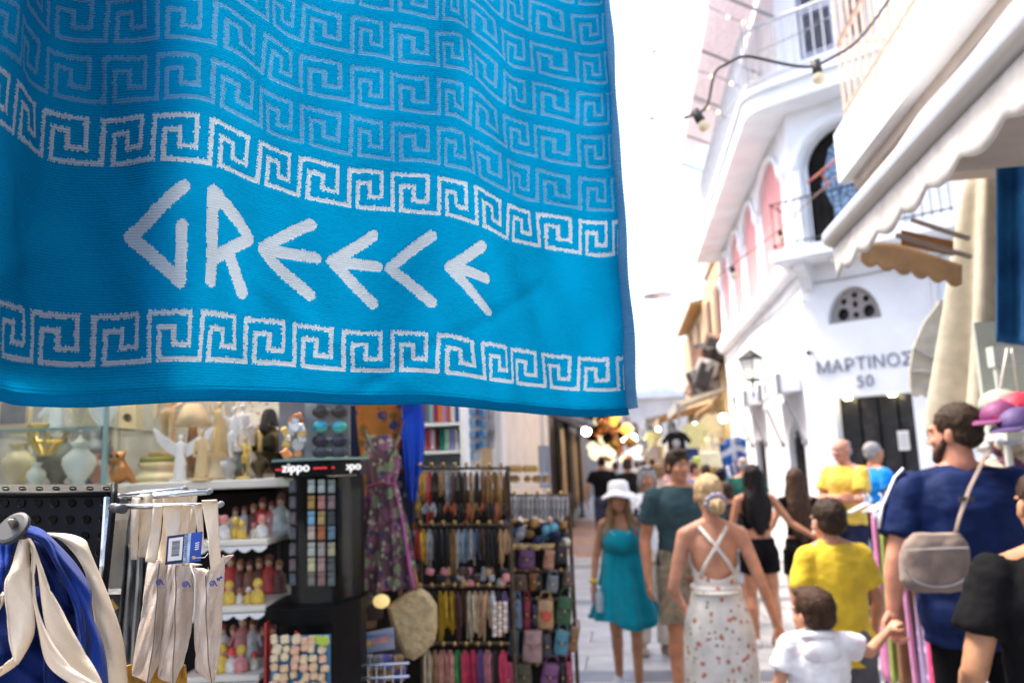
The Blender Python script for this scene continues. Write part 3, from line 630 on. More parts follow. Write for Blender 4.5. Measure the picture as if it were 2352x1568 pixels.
def person(label, x, yt, d, rot=0.0, H=None, sex='m', girth=1.0, skin='fair', hair=('short', 'brown'), head=1.0, hyaw=0, hpitch=0, armL=None, armR=None, legs=None, top=None, bottom=None, shoes=(.05, .05, .06), lean=0.0, face=True, fine=True, curl=(.45, .45), handL=None, handR=None, extra=None, group=None, beard=None, spread=0.0):
    pt = W(x, yt, d); H = H or pt.z; S = H/1.75
    root = thing('person', label, 'person', (pt.x, pt.y, 0.015), YAW+rad(rot), group)
    g = girth; V = Vector; f = sex == 'f'; child = sex == 'c'
    shw = (.172 if f else (.165 if child else .195))*(.5+.5*g); hw = .092
    def P(p): return V((p[0], p[1]+lean*(p[2]-.9) if p[2] > .9 else p[1], p[2]))
    hipz = .90
    aL = armL or ((.05+shw+.06, .02, 1.13), (.07+shw+.05, -.05, .88)); aR = armR or ((-.05-shw-.06, .02, 1.13), (-.07-shw-.05, -.05, .88))
    lg = legs or (((.10, -.03, .48), (.10, .03, .08)), ((-.10, .03, .48), (-.10, .12, .09)))
    sh = [P((s*shw, .01, 1.415)) for s in (1, -1)]; arms = [tuple(P(p) for p in a) for a in (aL, aR)]
    if f: prof = [(.84, .15, .10), (.92, .172, .118), (1.0, .16, .11), (1.08, .132, .095), (1.15, .128, .092), (1.25, .143, .10), (1.33, .152, .105), (1.41, .145, .08), (1.46, .09, .06), (1.50, .055, .052)]
    elif child: prof = [(.84, .13, .10), (.92, .14, .105), (1.0, .138, .10), (1.1, .135, .10), (1.2, .14, .10), (1.3, .15, .10), (1.40, .14, .08), (1.45, .085, .06), (1.5, .055, .052)]
    else: prof = [(.84, .15, .105), (.92, .165, .118), (1.0, .162, .115), (1.08, .158, .112), (1.16, .160, .112), (1.26, .175, .122), (1.34, .186, .122), (1.41, .17, .09), (1.46, .105, .07), (1.50, .065, .058)]
    def torso(q, z0, z1, inf, k=22, flare=0):
        rs = []
        zs = np.linspace(z0, z1, 16)
        for z in zs:
            rx = np.interp(z, [p[0] for p in prof], [p[1] for p in prof])*g+inf+flare*max(0, (1.1-z)); ry = np.interp(z, [p[0] for p in prof], [p[2] for p in prof])*g+inf+flare*max(0, (1.1-z))
            c = P((0, 0.012, z)); rs.append([c+V((rx*math.cos(a), ry*math.sin(a), 0)) for a in [2*math.pi*j/k for j in range(k)]])
        q.loft(rs)
    def leg(q, i, z_end, inf, flare=0):
        s = 1 if i == 0 else -1; kn, an = V(lg[i][0]), V(lg[i][1]); hp = V((s*hw, .01, hipz))
        gg = .6+.4*g
        th = .088*gg*(1.06 if f else 1); ka = .058*gg
        if z_end <= an.z+.001 or z_end is None:
            q.cap(hp, kn, th+inf, ka+inf); cf = kn+(an-kn)*.32+V((0, .022, 0)); q.cap(kn, cf, ka*.93+inf, .056*gg+inf); q.cap(cf, an, .054*gg+inf, .036*gg+inf)
        elif z_end > kn.z: t = (hp.z-z_end)/(hp.z-kn.z); e = hp+(kn-hp)*t; q.tube([hp+V((0, 0, .02)), hp, e], [th+inf, th+inf, th+(ka-th)*t+inf+flare], 16)
        else:
            q.tube([hp, kn], [th+inf, ka+inf+flare*.6], 16); t = (kn.z-z_end)/(kn.z-an.z); e = kn+(an-kn)*t; q.ell(kn, (ka+inf,)*3); q.tube([kn, e], [ka+inf+flare*.6, max(.05, ka+(.04-ka)*t)+inf+flare], 16)
    def foot(q, i, inf):
        an = V(lg[i][1]); s = 1 if i == 0 else -1; dz = V((s*.25, -1, 0)).normalized(); b = V((an.x, an.y, an.z-.04))
        q.cap(an, b+V((0, .02, -.005)), .036+inf, .036+inf); q.cap(b+V((0, .025, -.008)), b+dz*.13+V((0, 0, -.016)), .034+inf, .028+inf); q.cap(b+dz*.11+V((s*.012, 0, -.018)), b+dz*.165+V((s*.005, 0, -.022)), .03+inf, .022+inf)
        q.cap(b+dz*.11+V((-s*.022, 0, -.018)), b+dz*.17+V((-s*.02, 0, -.022)), .026+inf, .02+inf)
    def arm(q, i, frac, inf, flare=0):
        el, wr = arms[i]; s = sh[i]; gg = .45+.55*g; m = .85 if f or child else 1.0
        if frac is None:
            q.cap(s, el, .056*gg*m, .042*gg*m); fm = el+(wr-el)*.3; q.cap(el, fm, .041*gg*m, .043*gg*m); q.cap(fm, wr, .042*gg*m, .027*gg*m)
        elif frac <= 1: e = s+(el-s)*frac; q.ell(s, (.052*gg*m+inf,)*3); q.tube([s, e], [.058*gg*m+inf, (.058-.012*frac)*gg*m+inf+flare], 14)
        else: e = el+(wr-el)*(frac-1); q.ell(s, (.06*gg*m+inf,)*3); q.tube([s, el], [.058*gg*m+inf, .046*gg*m+inf], 14); q.ell(el, (.046*gg*m+inf,)*3); q.tube([el, e], [.046*gg*m+inf, .034*gg*m+inf+flare], 14)
    HM = Matrix.Rotation(rad(hyaw), 3, 'Z') @ Matrix.Rotation(rad(hpitch), 3, 'X'); hs = head
    hc = P((0, -.01, 1.635 if not child else 1.625))
    if child: hc = hc + V((0, 0, -.12*(hs-1)))
    def hp_(p): return hc + HM @ (V(p)*hs)
    # --- body
    q = MB(); torso(q, .84, 1.48, 0)
    if f:
        for s in (-1, 1): q.ell(P((s*.07, -.075*g, 1.28)), (.062, .058, .06))
    for s in (-1, 1): q.ell(P((s*.075, .055, .90)), (.088*g, .09*g, .10))
    for i in (0, 1):
        q.cap(P((0, .015, 1.49)), sh[i], .05 if not f else .04, .05 if not f else .044); arm(q, i, None, 0); leg(q, i, 0, 0); foot(q, i, 0)
    nk = .056 if not (f or child) else .046
    nk *= (.7+.3*g)
    q.cap(P((0, .02, 1.44)), hc+V((0, .012, -.05)), nk*1.1, nk)
    bm = fuse(q, .010 if fine else .022, 3)
    ms = [bm]
    q = MB()
    for i in (0, 1):
        el, wr = arms[i]; hd = (handL, handR)[i]; dd = (wr-el).normalized()
        if hd: dd = V(hd[0]).normalized(); nn = V(hd[1])
        else: nn = V((-1 if i == 0 else 1, .15, 0))
        hand(q, wr, dd, nn, .95 if not child else .8, curl[i], (1 if i == 0 else -1))
    ms.append(fuse(q, .0046 if fine else .008, 1))
    q = MB(); E = lambda p, r: q.ell(hp_(p), V(r)*hs, HM, 20, 14)
    E((0, .018, .035), (.074, .092, .082)); E((0, -.028, -.03), (.060, .062, .082)); E((0, -.05, -.088), (.034, .036, .028)); E((0, -.03, -.075), (.050, .05, .035))
    for s in (-1, 1):
        E((s*.034, -.062, -.03), (.024, .024, .022)); E((s*.03, -.078, .022), (.026, .013, .010)); E((s*.076, .012, -.012), (.010, .02, .031)); E((s*.012, -.098, -.036), (.010, .010, .008))
    E((0, -.088, .03), (.03, .010, .014)); q.cap(hp_((0, -.086, .012)), hp_((0, -.106, -.03)), .008*hs, .0125*hs, 10); E((0, -.083, -.066), (.024, .012, .010))
    q.cap(hc+V((0, .012, -.045)), P((0, .02, 1.50)), nk, nk*1.05)
    ms.append(fuse(q, .0058 if fine else .011, 2))
    body = join(ms); a = co_get(body); co_set(body, a*S); link('body', body, SK[skin], root, True)
    def add(name, me, m, smooth=True, lb=None):
        o = link(name, me, m, root, smooth)
        if lb: o['label'] = lb
        return o
    def sc(me): co_set(me, co_get(me)*S); return me
    # --- face
    if face:
        for s in (-1, 1):
            q = MB(); q.ell(hp_((s*.031, -.083, .006)), V((.0135, .008, .0075))*hs, HM, 10, 6); e = add('eye', sc(q.mesh('eye')), M_eye)
            q = MB(); q.ell(hp_((s*.031, -.0895, .006)), V((.0065, .003, .0065))*hs, HM, 8, 5); link('iris', sc(q.mesh('iris')), M_iris, e, True)
            q = MB(); q.tube([hp_((s*.014, -.093, .030)), hp_((s*.034, -.091, .035)), hp_((s*.052, -.078, .028))], [.0035*hs, .0042*hs, .002*hs], 6); add('eyebrow', sc(q.mesh('eyebrow')), HAIRM[hair[1]] if hair[1] != 'blonde' else HAIRM['honey'])
        q = MB(); q.tube([hp_((-.024, -.084, -.064)), hp_((-.008, -.0945, -.061)), hp_((0, -.0945, -.0625)), hp_((.008, -.0945, -.061)), hp_((.024, -.084, -.064))], [.002*hs, .005*hs, .0045*hs, .005*hs, .002*hs], 6)
        q.tube([hp_((-.022, -.084, -.066)), hp_((0, -.094, -.072)), hp_((.022, -.084, -.066))], [.002*hs, .0062*hs, .002*hs], 6); add('lips', sc(q.mesh('lips')), M_lip)
    # --- hair
    hk, hcol = hair; hm = HAIRM[hcol]; q = MB(); E = lambda p, r: q.ell(hp_(p), V(r)*hs, HM, 22, 14)
    if hk in ('short', 'buzz', 'crop'):
        k = {'short': .012, 'buzz': .004, 'crop': .008}[hk]
        E((0, .026, .044), (.075+k, .090+k, .078+k)); E((0, .05, -.005), (.070+k, .055+k, .062))
        if hk == 'short': E((0, -.045, .10), (.055, .045, .026))
        me = fuse(q, .007, 1)
    elif hk == 'bald': E((0, .045, -.005), (.080, .064, .062)); E((0, .04, .06), (.066, .07, .05)); me = fuse(q, .007, 1)
    elif hk == 'long':
        E((0, .022, .045), (.088, .104, .092)); L = 1.02 if extra is None or 'hairz' not in extra else extra['hairz']
        rs = []
        for z, rx, ry, yo in ((1.70, .086, .085, .028), (1.62, .090, .08, .04), (1.52, .096, .062, .07), (1.42, .125, .05, .098), (1.32, .138, .042, .112), (1.22, .12, .036, .118), (L+.08, .085, .03, .115), (L, .03, .015, .11)):
            c = P((0, yo, z)); rs.append([c+V((rx*math.cos(t), ry*math.sin(t), 0)) for t in [2*math.pi*j/24 for j in range(24)]])
        q.loft(rs)
        for s in (-1, 1): q.cap(hp_((s*.072, -.005, .03)), P((s*.10, .05, 1.42)), .026, .03)
        me = fuse(q, .008, 2); wrinkle(me, .014, 30, x*.01, (1, .6, .08)); wrinkle(me, .006, 70, x*.01, (1, .6, .06))
    elif hk == 'sides':                                # long hair falling in front of the shoulders
        E((0, .024, .045), (.082, .098, .085))
        for s in (-1, 1):
            q.cap(hp_((s*.066, -.02, .03)), hp_((s*.078, -.015, -.09)), .026*hs, .03*hs); q.cap(hp_((s*.078, -.015, -.09)), P((s*.115, -.07, 1.34)), .032, .036); q.cap(P((s*.115, -.07, 1.36)), P((s*.10, -.10, 1.22)), .034, .018)
            q.cap(hp_((s*.06, .05, -.05)), P((s*.10, .05, 1.38)), .045, .04)
        me = fuse(q, .008, 2); wrinkle(me, .010, 26, x*.01, (1, 1, .15))
    elif hk == 'bob':
        E((0, .022, .042), (.088, .102, .088)); E((0, .045, -.03), (.088, .07, .075))
        for s in (-1, 1): E((s*.076, .0, -.02), (.018, .05, .07))
        me = fuse(q, .008, 1); wrinkle(me, .006, 30, x*.01)
    elif hk == 'bun':
        E((0, .022, .042), (.082, .100, .086)); E((0, .06, .0), (.07, .055, .07)); me = fuse(q, .007, 1); wrinkle(me, .004, 40, 1, (1, .3, .6))
        b = MB(); b.ell(hp_((-.035, .125, -.055)), V((.048, .045, .046))*hs, HM); bn = fuse(b, .006, 1); wrinkle(bn, .007, 60, 2); add('hair_bun', sc(bn), hm)
        b = MB(); c = hp_((-.03, .105, -.038)); n_ = (HM @ V((-.25, .8, -.35))).normalized(); u_, v_ = perp(n_)
        b.tube([c+(u_*math.cos(t)+v_*math.sin(t))*(.047+.006*math.sin(t*9)) for t in [2*math.pi*j/40 for j in range(41)]], .016, 8); add('scrunchie', sc(b.mesh('scrunchie')), cloth('lilac_scrunchie', (.32, .29, .38)))
    
    if fine: wrinkle(me, .005 if hk in ('crop', 'short', 'buzz', 'bald') else .0025, 75, x*.02)
    hob = add('hair', sc(me), hm)
    if fine:                                           # loose hairs breaking the outline
        a = co_get(me); nn_ = no_get(me); rg = np.random.default_rng(int(x)); long_ = hk in ('long', 'sides'); k = rg.integers(0, len(a), 1400 if not long_ else 1800); p0 = a[k]; n0 = nn_[k]; ln = rg.uniform(.004, .011, len(k))[:, None]*(1.0 if not long_ else 4.0)
        dirn = n0*(.8 if not long_ else .18)+rg.normal(0, .35 if not long_ else .12, p0.shape)+np.array([0, 0, -.25 if not long_ else -1.0]); dirn /= np.linalg.norm(dirn, axis=1, keepdims=True); tg_ = np.cross(dirn, rg.normal(0, 1, p0.shape)); tg_ /= np.linalg.norm(tg_, axis=1, keepdims=True)
        vs = np.stack([p0-n0*.002-tg_*.0011, p0-n0*.002+tg_*.0011, p0+dirn*ln], 1).reshape(-1, 3); sm = bpy.data.meshes.new('strands'); sm.from_pydata(vs.tolist(), [], [(3*i, 3*i+1, 3*i+2) for i in range(len(k))]); link('hair_strands', sm, hm, hob)['kind'] = 'stuff'
    if beard:
        q = MB(); E((0, -.042, -.083), (.050, .050, .040)); E((0, -.065, -.10), (.034, .032, .03))
        for s in (-1, 1): q.cap(hp_((s*.066, -.005, -.02)), hp_((s*.052, -.04, -.075)), .014*hs, .022*hs)
        me = fuse(q, .006, 2); wrinkle(me, .003, 90, 1); add('beard', sc(me), HAIRM[beard])
    # --- clothes
    if top:
        m, hem, slv, inf = top[:4]; q = MB(); torso(q, hem, 1.475, inf, flare=top[4] if len(top) > 4 else .03)
        if f:
            for s in (-1, 1): q.ell(P((s*.07, -.078*g, 1.28)), (.064+inf, .058+inf, .062+inf))
        if hem < .97:
            for s in (-1, 1): q.ell(P((s*.075, .05, .92)), (.09*g+inf, .088*g+inf, .12))
        if slv:
            for i in (0, 1): q.cap(P((0, .015, 1.47)), sh[i]+V((0, 0, -.005)), .028+inf, .040+inf*.6); arm(q, i, slv, inf*.62, .016)
        me = fuse(q, .0105 if fine else .022, 3); wrinkle(me, .011, 9, x*.013, (1, 1, .6)); (wrinkle(me, .005, 20, x*.01, (.6, 1, 1.5)) if fine else 0); add('shirt', sc(me), m)
    if bottom:
        m, zend, inf, flare = bottom; q = MB(); torso(q, .86, 1.04, inf-.004)
        for s in (-1, 1): q.ell(P((s*.075, .055, .90)), (.092*g+inf, .094*g+inf, .104+inf))
        for i in (0, 1): leg(q, i, zend, inf, flare)
        me = fuse(q, .0105 if fine else .018, 2); wrinkle(me, .006, 11, x*.017); add('shorts' if zend > .25 else 'trousers', sc(me), m)
    if shoes:
        for i in (0, 1):
            q = MB(); foot(q, i, .008); me = fuse(q, .008 if fine else .014, 1); a = co_get(me); a[:, 2] = np.clip(a[:, 2], -.005, lg[i][1][2]-.005); co_set(me, a); add('shoe', sc(me), mat('shoe_%.2f_%.2f_%.2f' % shoes, shoes, .6, .15, 20, .1))
    ctx = dict(P=P, S=S, sh=sh, arms=arms, hp=hp_, HM=HM, add=add, sc=sc, V=V, g=g, prof=prof, fuse=fuse)
    if extra and 'fn' in extra: extra['fn'](ctx)
    return root
# --- garments with their own shape
def skirt(c, rings, m, name='dress', waves=9, amp=.012, top_cut=None, th=.004, seed=0, hemw=0.0, fac=None):
    """rings: (z, rx, ry, y) from hem up; folds grow towards the hem"""
    P, V = c['P'], c['V']; zs = [r[0] for r in rings]; nz = 44; nt = 96
    def fn(u, v):
        z = zs[0]+(zs[-1]-zs[0])*v; a = 2*math.pi*u
        rx, ry, yo = [np.interp(z, zs, [r[k] for r in rings]) for k in (1, 2, 3)]
        k = (1-v)**1.2; w_ = amp*k*(math.sin(a*waves+seed+1.5*math.sin(a*2))+.5*math.sin(a*waves*1.7+seed*2+v*2)); zz = z
        if v < .02 and hemw: zz = z+hemw*math.sin(a*2+seed)
        if top_cut and v > .75: zz = min(z, top_cut(a)) if z > top_cut(a) else z
        p = P((0, yo, zz)); return V(((rx+w_)*math.cos(a), p.y+(ry+w_)*math.sin(a), p.z))
    q = MB(); q.sheet(fn, nt, nz, th); c['add'](name, c['sc'](q.mesh(name)), m)
def strap(c, pts, w_, m, name='strap', th=.006, flat=.25):
    q = MB(); q.tube(pts, w_, 8, flat=flat); c['add'](name, c['sc'](q.mesh(name)), m)
def floral(name, base, spots, sc=28, thr=.60, trans=0.0):
    if name in MATS: return MATS[name]
    m = cloth(name, base, trans); N = m.node_tree.nodes; L = m.node_tree.links; p = N['Principled BSDF']; src = p.inputs['Base Color'].links[0].from_socket
    tc = N.new('ShaderNodeTexCoord'); last = src
    for i, (c, s, r) in enumerate(spots):
        vo = N.new('ShaderNodeTexVoronoi'); vo.inputs['Scale'].default_value = s; vo.inputs['Randomness'].default_value = .95; mp = N.new('ShaderNodeMapping'); mp.inputs['Location'].default_value = (i*3.1, i*1.7, i*2.3); L.new(tc.outputs['Object'], mp.inputs[0])
        nz = N.new('ShaderNodeTexNoise'); nz.inputs['Scale'].default_value = s*2.5; L.new(tc.outputs['Object'], nz.inputs['Vector']); ad = N.new('ShaderNodeMath'); ad.operation = 'MULTIPLY_ADD'; ad.inputs[1].default_value = .35; L.new(nz.outputs['Fac'], ad.inputs[0])
        L.new(mp.outputs[0], vo.inputs['Vector']); L.new(vo.outputs['Distance'], ad.inputs[2]); cm = N.new('ShaderNodeMath'); cm.operation = 'LESS_THAN'; cm.inputs[1].default_value = r; L.new(ad.outputs[0], cm.inputs[0])
        mx = N.new('ShaderNodeMix'); mx.data_type = 'RGBA'; L.new(cm.outputs[0], mx.inputs[0]); L.new(last, mx.inputs[6]); mx.inputs[7].default_value = (*c, 1); last = mx.outputs[2]
    L.new(last, p.inputs['Base Color'])
    for l in list(L):
        if l.to_node.type == 'BSDF_TRANSLUCENT': L.new(last, l.to_socket)
    return m
# ---------------------------------------------------------------- the passers-by
def cl(n, *c, **k): return cloth(n, tuple(c), **k)
# girl in a white hat and turquoise dress
M_turq = cl('turquoise_dress', .0, .27, .36, trans=.12)
def girl_fn(c):
    P, V, hp = c['P'], c['V'], c['hp']
    skirt(c, [(.60, .30, .25, .02), (.80, .24, .20, .01), (1.0, .19, .15, 0), (1.2, .165, .125, 0), (1.33, .165, .115, 0)], M_turq, waves=8, amp=.022, hemw=.06, seed=.7)
    q = MB()
    q.loft([[P((0, -.022, z))+V((rx*math.cos(a), ry*math.sin(a), .02*math.cos(2*a))) for a in [2*math.pi*j/28 for j in range(28)]] for z, rx, ry in ((1.20, .168, .140), (1.28, .168, .142), (1.34, .165, .128), (1.375, .15, .10))]); c['add']('bodice', c['sc'](q.mesh('bodice')), M_turq)
    for s in (-1, 1): strap(c, [P((s*.09, -.105, 1.36)), P((s*.115, -.07, 1.43)), P((s*.115, .02, 1.475)), P((s*.10, .10, 1.38))], .014, M_turq)
    q = MB(); q.tube([P((-.09, -.115, 1.37)), P((-.04, -.128, 1.32)), P((0, -.132, 1.30)), P((.04, -.128, 1.32)), P((.09, -.115, 1.37))], .012, 6, flat=.4); c['add']('neck_trim', c['sc'](q.mesh('neck_trim')), cl('sage_lace', .32, .42, .34))
    q = MB(); n = 40                                     # bucket hat
    prof = [(.001, .135), (.06, .13), (.088, .11), (.095, .06), (.098, .03), (.12, .01), (.155, -.02)]
    rs = []
    for r, z in prof:
        rs.append([hp((r*math.cos(a), .015+r*1.1*math.sin(a), z+.035+(.018*math.sin(a*3+.5) if r > .11 else 0)+(.012*math.cos(a*2) if r > .15 else 0))) for a in [2*math.pi*j/n for j in range(n)]])
    rs += [[p+Vector((0, 0, -.006)) for p in r] for r in reversed(rs[3:])]
    q.loft(rs, cap=False); c['add']('sun_hat', c['sc'](q.mesh('sun_hat')), cl('white_hat', .82, .80, .78))
    el, wr = c['arms'][1]; q = MB(); q.tube([wr+V((0, 0, .055)), wr+V((0, 0, .085))], .036, 12); c['add']('wristband', c['sc'](q.mesh('wristband')), mat('yellow_band', (.7, .5, .02), .5, .1, 10, 0))
person('girl in white sun hat and turquoise sleeveless dress walking towards the camera', 1420, 1120, 6.3, rot=-8, sex='f', girth=.86, skin='olive', hair=('sides', 'honey'), head=1.0, hpitch=-6,
  armR=((-.235, .01, 1.13), (-.265, -.04, .87)), armL=((.22, .05, 1.14), (.20, .08, .9)), shoes=(.6, .6, .62), legs=(((.09, -.04, .48), (.085, -.03, .08)), ((-.085, .05, .48), (-.085, .16, .10))), extra={'fn': girl_fn})
# water bottle in her hand
bt = thing('water_bottle', 'small clear water bottle in the hand of the girl in turquoise', 'bottle', W(1378, 1405, 6.2)); q = MB()
q.lathe([(.001, 0), (.03, 0), (.032, .03), (.028, .06), (.032, .1), (.03, .13), (.013, .16), (.013, .175), (.001, .175)], n=14); q.build('bottle_body', mat('clear_plastic', (.6, .7, .78), .1, .05, 5, 0, alpha=.55), bt, True)
q = MB(); q.lathe([(.016, .172), (.016, .19), (.001, .191)], n=10); q.build('cap', mat('white_cap', (.7, .75, .8), .4, .05, 5, 0), bt)
# man in a dark tee and khaki shorts
M_dtee = cl('dark_teal_tee', .035, .065, .075); M_khaki = cl('khaki_shorts', .20, .165, .11, var=.3, sc=20)
person('tall man in dark teal T-shirt and khaki shorts walking towards the camera', 1556, 1038, 6.0, rot=4, sex='m', girth=1.04, skin='tan', hair=('short', 'dark'), hyaw=8,
  armR=((-.275, .03, 1.12), (-.285, -.04, .85)), armL=((.27, .03, 1.12), (.24, -.1, .88)), top=(M_dtee, .93, .62, .022), bottom=(M_khaki, .53, .03, .02), shoes=(.04, .04, .045), legs=(((.10, .04, .48), (.09, .14, .10)), ((-.11, -.05, .48), (-.11, -.02, .08))))
# woman behind them with sunglasses on her head
def wom_fn(c):
    hp = c['hp']; q = MB()
    for s in (-1, 1): q.ell(hp((s*.035, -.078, .105)), (.028, .012, .018), c['HM'] @ Matrix.Rotation(rad(-40), 3, 'X'))
    q.tube([hp((-.09, .0, .06)), hp((-.06, -.07, .10)), hp((.06, -.07, .10)), hp((.09, .0, .06))], .005, 6); c['add']('sunglasses', c['sc'](q.mesh('sunglasses')), mat('dark_lens', (.02, .015, .03), .08, .1, 5, 0))
person('smiling woman with sunglasses on her grey hair behind the girl in the hat', 1484, 1076, 7.4, rot=12, sex='f', girth=1.05, skin='tan', hair=('bob', 'grey'), hyaw=-10, top=(floral('print_top', (.75, .74, .72), [((.05, .05, .06), 9, .5)]), .95, .4, .02), bottom=(cl('cream_trousers', .6, .55, .46), .1, .02, .01), shoes=(.3, .25, .2), extra={'fn': wom_fn})
# blonde woman seen from behind
M_flor = floral('floral_dress', (.78, .74, .68), [((.55, .22, .15), 19, .42), ((.36, .28, .18), 24, .38)], trans=.1)
def blonde_fn(c):
    P, V = c['P'], c['V']
    skirt(c, [(.06, .215, .19, .02), (.3, .205, .18, .02), (.6, .2, .165, .02), (.85, .195, .15, .018), (.95, .182, .14, .015), (1.08, .142, .108, .012), (1.14, .14, .104, .012)], M_flor, waves=6, amp=.02, seed=2.1)
    q = MB(); n = 40; rs = []
    for k in range(7):
        t = k/6; ring = []
        for j in range(n):
            a = 2*math.pi*j/n; back = max(0, math.sin(a)); zt = 1.33-.155*back**.7; z = 1.12+(zt-1.12)*t
            rx = np.interp(z, [p[0] for p in c['prof']], [p[1] for p in c['prof']])*c['g']+.012; ry = np.interp(z, [p[0] for p in c['prof']], [p[2] for p in c['prof']])*c['g']+.013
            fr = max(0, -math.sin(a)); ring.append(P((rx*math.cos(a), .012+(ry+.04*fr*max(0, t-.3))*math.sin(a), z)))
        rs.append(ring)
    rs += [[p*.995 for p in r] for r in (rs[-1],)]; q.loft(rs, cap=False); c['add']('bodice', c['sc'](q.mesh('bodice')), M_flor)
    q = MB(); q.tube([P((.145*math.cos(a)*c['g'], .012+.115*math.sin(a), 1.10)) for a in [2*math.pi*j/32 for j in range(33)]], .02, 8, flat=.5); c['add']('waist_tie', c['sc'](q.mesh('waist_tie')), M_flor)
    for s in (-1, 1): strap(c, [P((s*.085, -.09, 1.34)), P((s*.085, -.02, 1.485)), P((s*.075, .075, 1.46)), P((s*.01, .122, 1.37)), P((-s*.06, .126, 1.27)), P((-s*.10, .105, 1.195))], .011, M_flor)
person('blonde woman with a low bun in a white floral dress, seen from behind', 1625, 1098, 4.35, rot=176, sex='f', girth=.86, skin='fair', hair=('bun', 'blonde'), hyaw=-6, face=False,
  armL=((.245, .03, 1.12), (.17, -.16, .99)), armR=((-.255, .05, 1.13), (-.33, -.02, .90)), handR=((-.35, .0, -1), (.6, -.5, 0)), shoes=(.45, .35, .25), extra={'fn': blonde_fn})
# two long-haired women in black, arms round each other
M_blk = cl('black_jersey', .006, .006, .007)
person('woman with straight black hair in black top and shorts, arm round her friend', 1727, 1074, 7.6, rot=180, sex='f', girth=.98, skin='tan', hair=('long', 'black'), face=False, armL=((.25, -.02, 1.14), (.22, -.1, .95)), armR=((-.33, .06, 1.17), (-.50, .12, 1.06)), top=(M_blk, 1.12, None, .010, 0), bottom=(M_blk, .70, .014, .012), shoes=(.7, .7, .68), extra={'hairz': 1.08})
person('woman with long brown hair in black, held round the waist by her friend', 1824, 1082, 7.8, rot=176, sex='f', girth=.95, skin='fair', hair=('long', 'brown'), face=False, armL=((.30, .05, 1.16), (.40, .10, 1.08)), armR=((-.24, .0, 1.14), (-.24, -.08, .92)), top=(M_blk, 1.06, .3, .010, 0), bottom=(M_blk, .66, .014, .02), shoes=(.06, .06, .07), extra={'hairz': .98})
# man with crossed arms in a yellow tee
M_yel = cl('mustard_tee', .60, .42, .06); M_navy = cl('navy_cotton', .016, .02, .05)
person('grey haired man in yellow T-shirt standing arms crossed by the doorway', 1932, 1012, 8.8, rot=-62, sex='m', girth=1.06, skin='rosy', hair=('bald', 'grey'), armL=((.25, -.08, 1.15), (-.08, -.22, 1.13)), armR=((-.25, -.08, 1.15), (.08, -.20, 1.17)), handL=((-1, 0, .1), (0, 1, 0)), handR=((1, 0, .1), (0, 1, 0)), top=(M_yel, .90, .7, .024), bottom=(M_navy, .12, .022, .01), shoes=(.03, .03, .03))
person('grey haired man in bright blue T-shirt behind the man in yellow', 2004, 1020, 9.3, rot=100, sex='m', girth=1.0, skin='tan', hair=('crop', 'grey'), armL=((.24, .0, 1.14), (.2, -.16, 1.0)), armR=((-.24, .02, 1.13), (-.2, -.18, 1.05)), top=(cl('bright_blue_tee', .0, .20, .62), .93, .6, .022), bottom=(cl('pale_blue_shorts', .35, .42, .55), .52, .03, .02), shoes=(.1, .1, .1))
# boy in yellow tee, small boy, big man in navy, man in black
M_yel2 = cl('bright_yellow_tee', .72, .50, .035); M_gry = cl('grey_joggers', .12, .12, .135)
person('boy in bright yellow T-shirt and grey trousers, seen from behind', 1898, 1150, 4.15, rot=184, sex='c', girth=1.02, skin='fair', hair=('crop', 'dark'), head=1.13, face=False, hyaw=6, armL=((.22, .02, 1.13), (.20, -.07, .9)), armR=((-.25, .02, 1.14), (-.25, -.08, .92)), top=(M_yel2, .80, .66, .03, .05), bottom=(M_gry, .1, .026, .012), shoes=(.5, .5, .5))
def kid_fn(c):
    P, V = c['P'], c['V']; q = MB(); q.tube([P((.11*math.cos(a), .02+.095*math.sin(a), 1.46+.03*math.sin(a))) for a in [2*math.pi*j/28 for j in range(29)]], .024, 8); c['add']('hood', c['sc'](q.mesh('hood')), MATS['white_tee'])
    q = MB(); q.ell(P((0, .11, 1.38)), (.12, .045, .09)); c['add']('hood_back', c['sc'](q.mesh('hood_back')), MATS['white_tee'])
M_wtee = floral('white_tee', (.80, .79, .80), [((.70, .62, .64), 10, .42)])
person('small boy in white hooded T-shirt reaching up to hold a hand', 1862, 1358, 3.45, rot=180, sex='c', girth=1.08, skin='fair', hair=('short', 'brown'), head=1.33, face=False, hyaw=22, armR=((-.35, -.04, 1.34), (-.565, -.22, 1.43)), handR=((-.8, -.1, .6), (0, -.3, -1)), armL=((.26, .0, 1.15), (.27, -.06, .92)), top=(M_wtee, .82, .55, .034, .06), bottom=(cl('tan_shorts', .25, .13, .07), .5, .03, .02), shoes=(.2, .2, .5), extra={'fn': kid_fn}, curl=(.4, .9))
M_nvt = cl('navy_sport_tee', .008, .018, .075, var=.2, rough=.65)
def big_fn(c):
    P, V = c['P'], c['V']
    for i in (0,):
        el, wr = c['arms'][0]; s = c['sh'][0]
        q = MB(); q.tube([s+V((.02, .02, .085)), s+V((.055, .015, .05)), s+(el-s)*.35+V((.088, .01, .03)), s+(el-s)*.62+V((.088, .01, .02))], .017, 6, flat=.35); c['add']('sleeve_stripe', c['sc'](q.mesh('sleeve_stripe')), cl('white_stripe', .7, .72, .76))
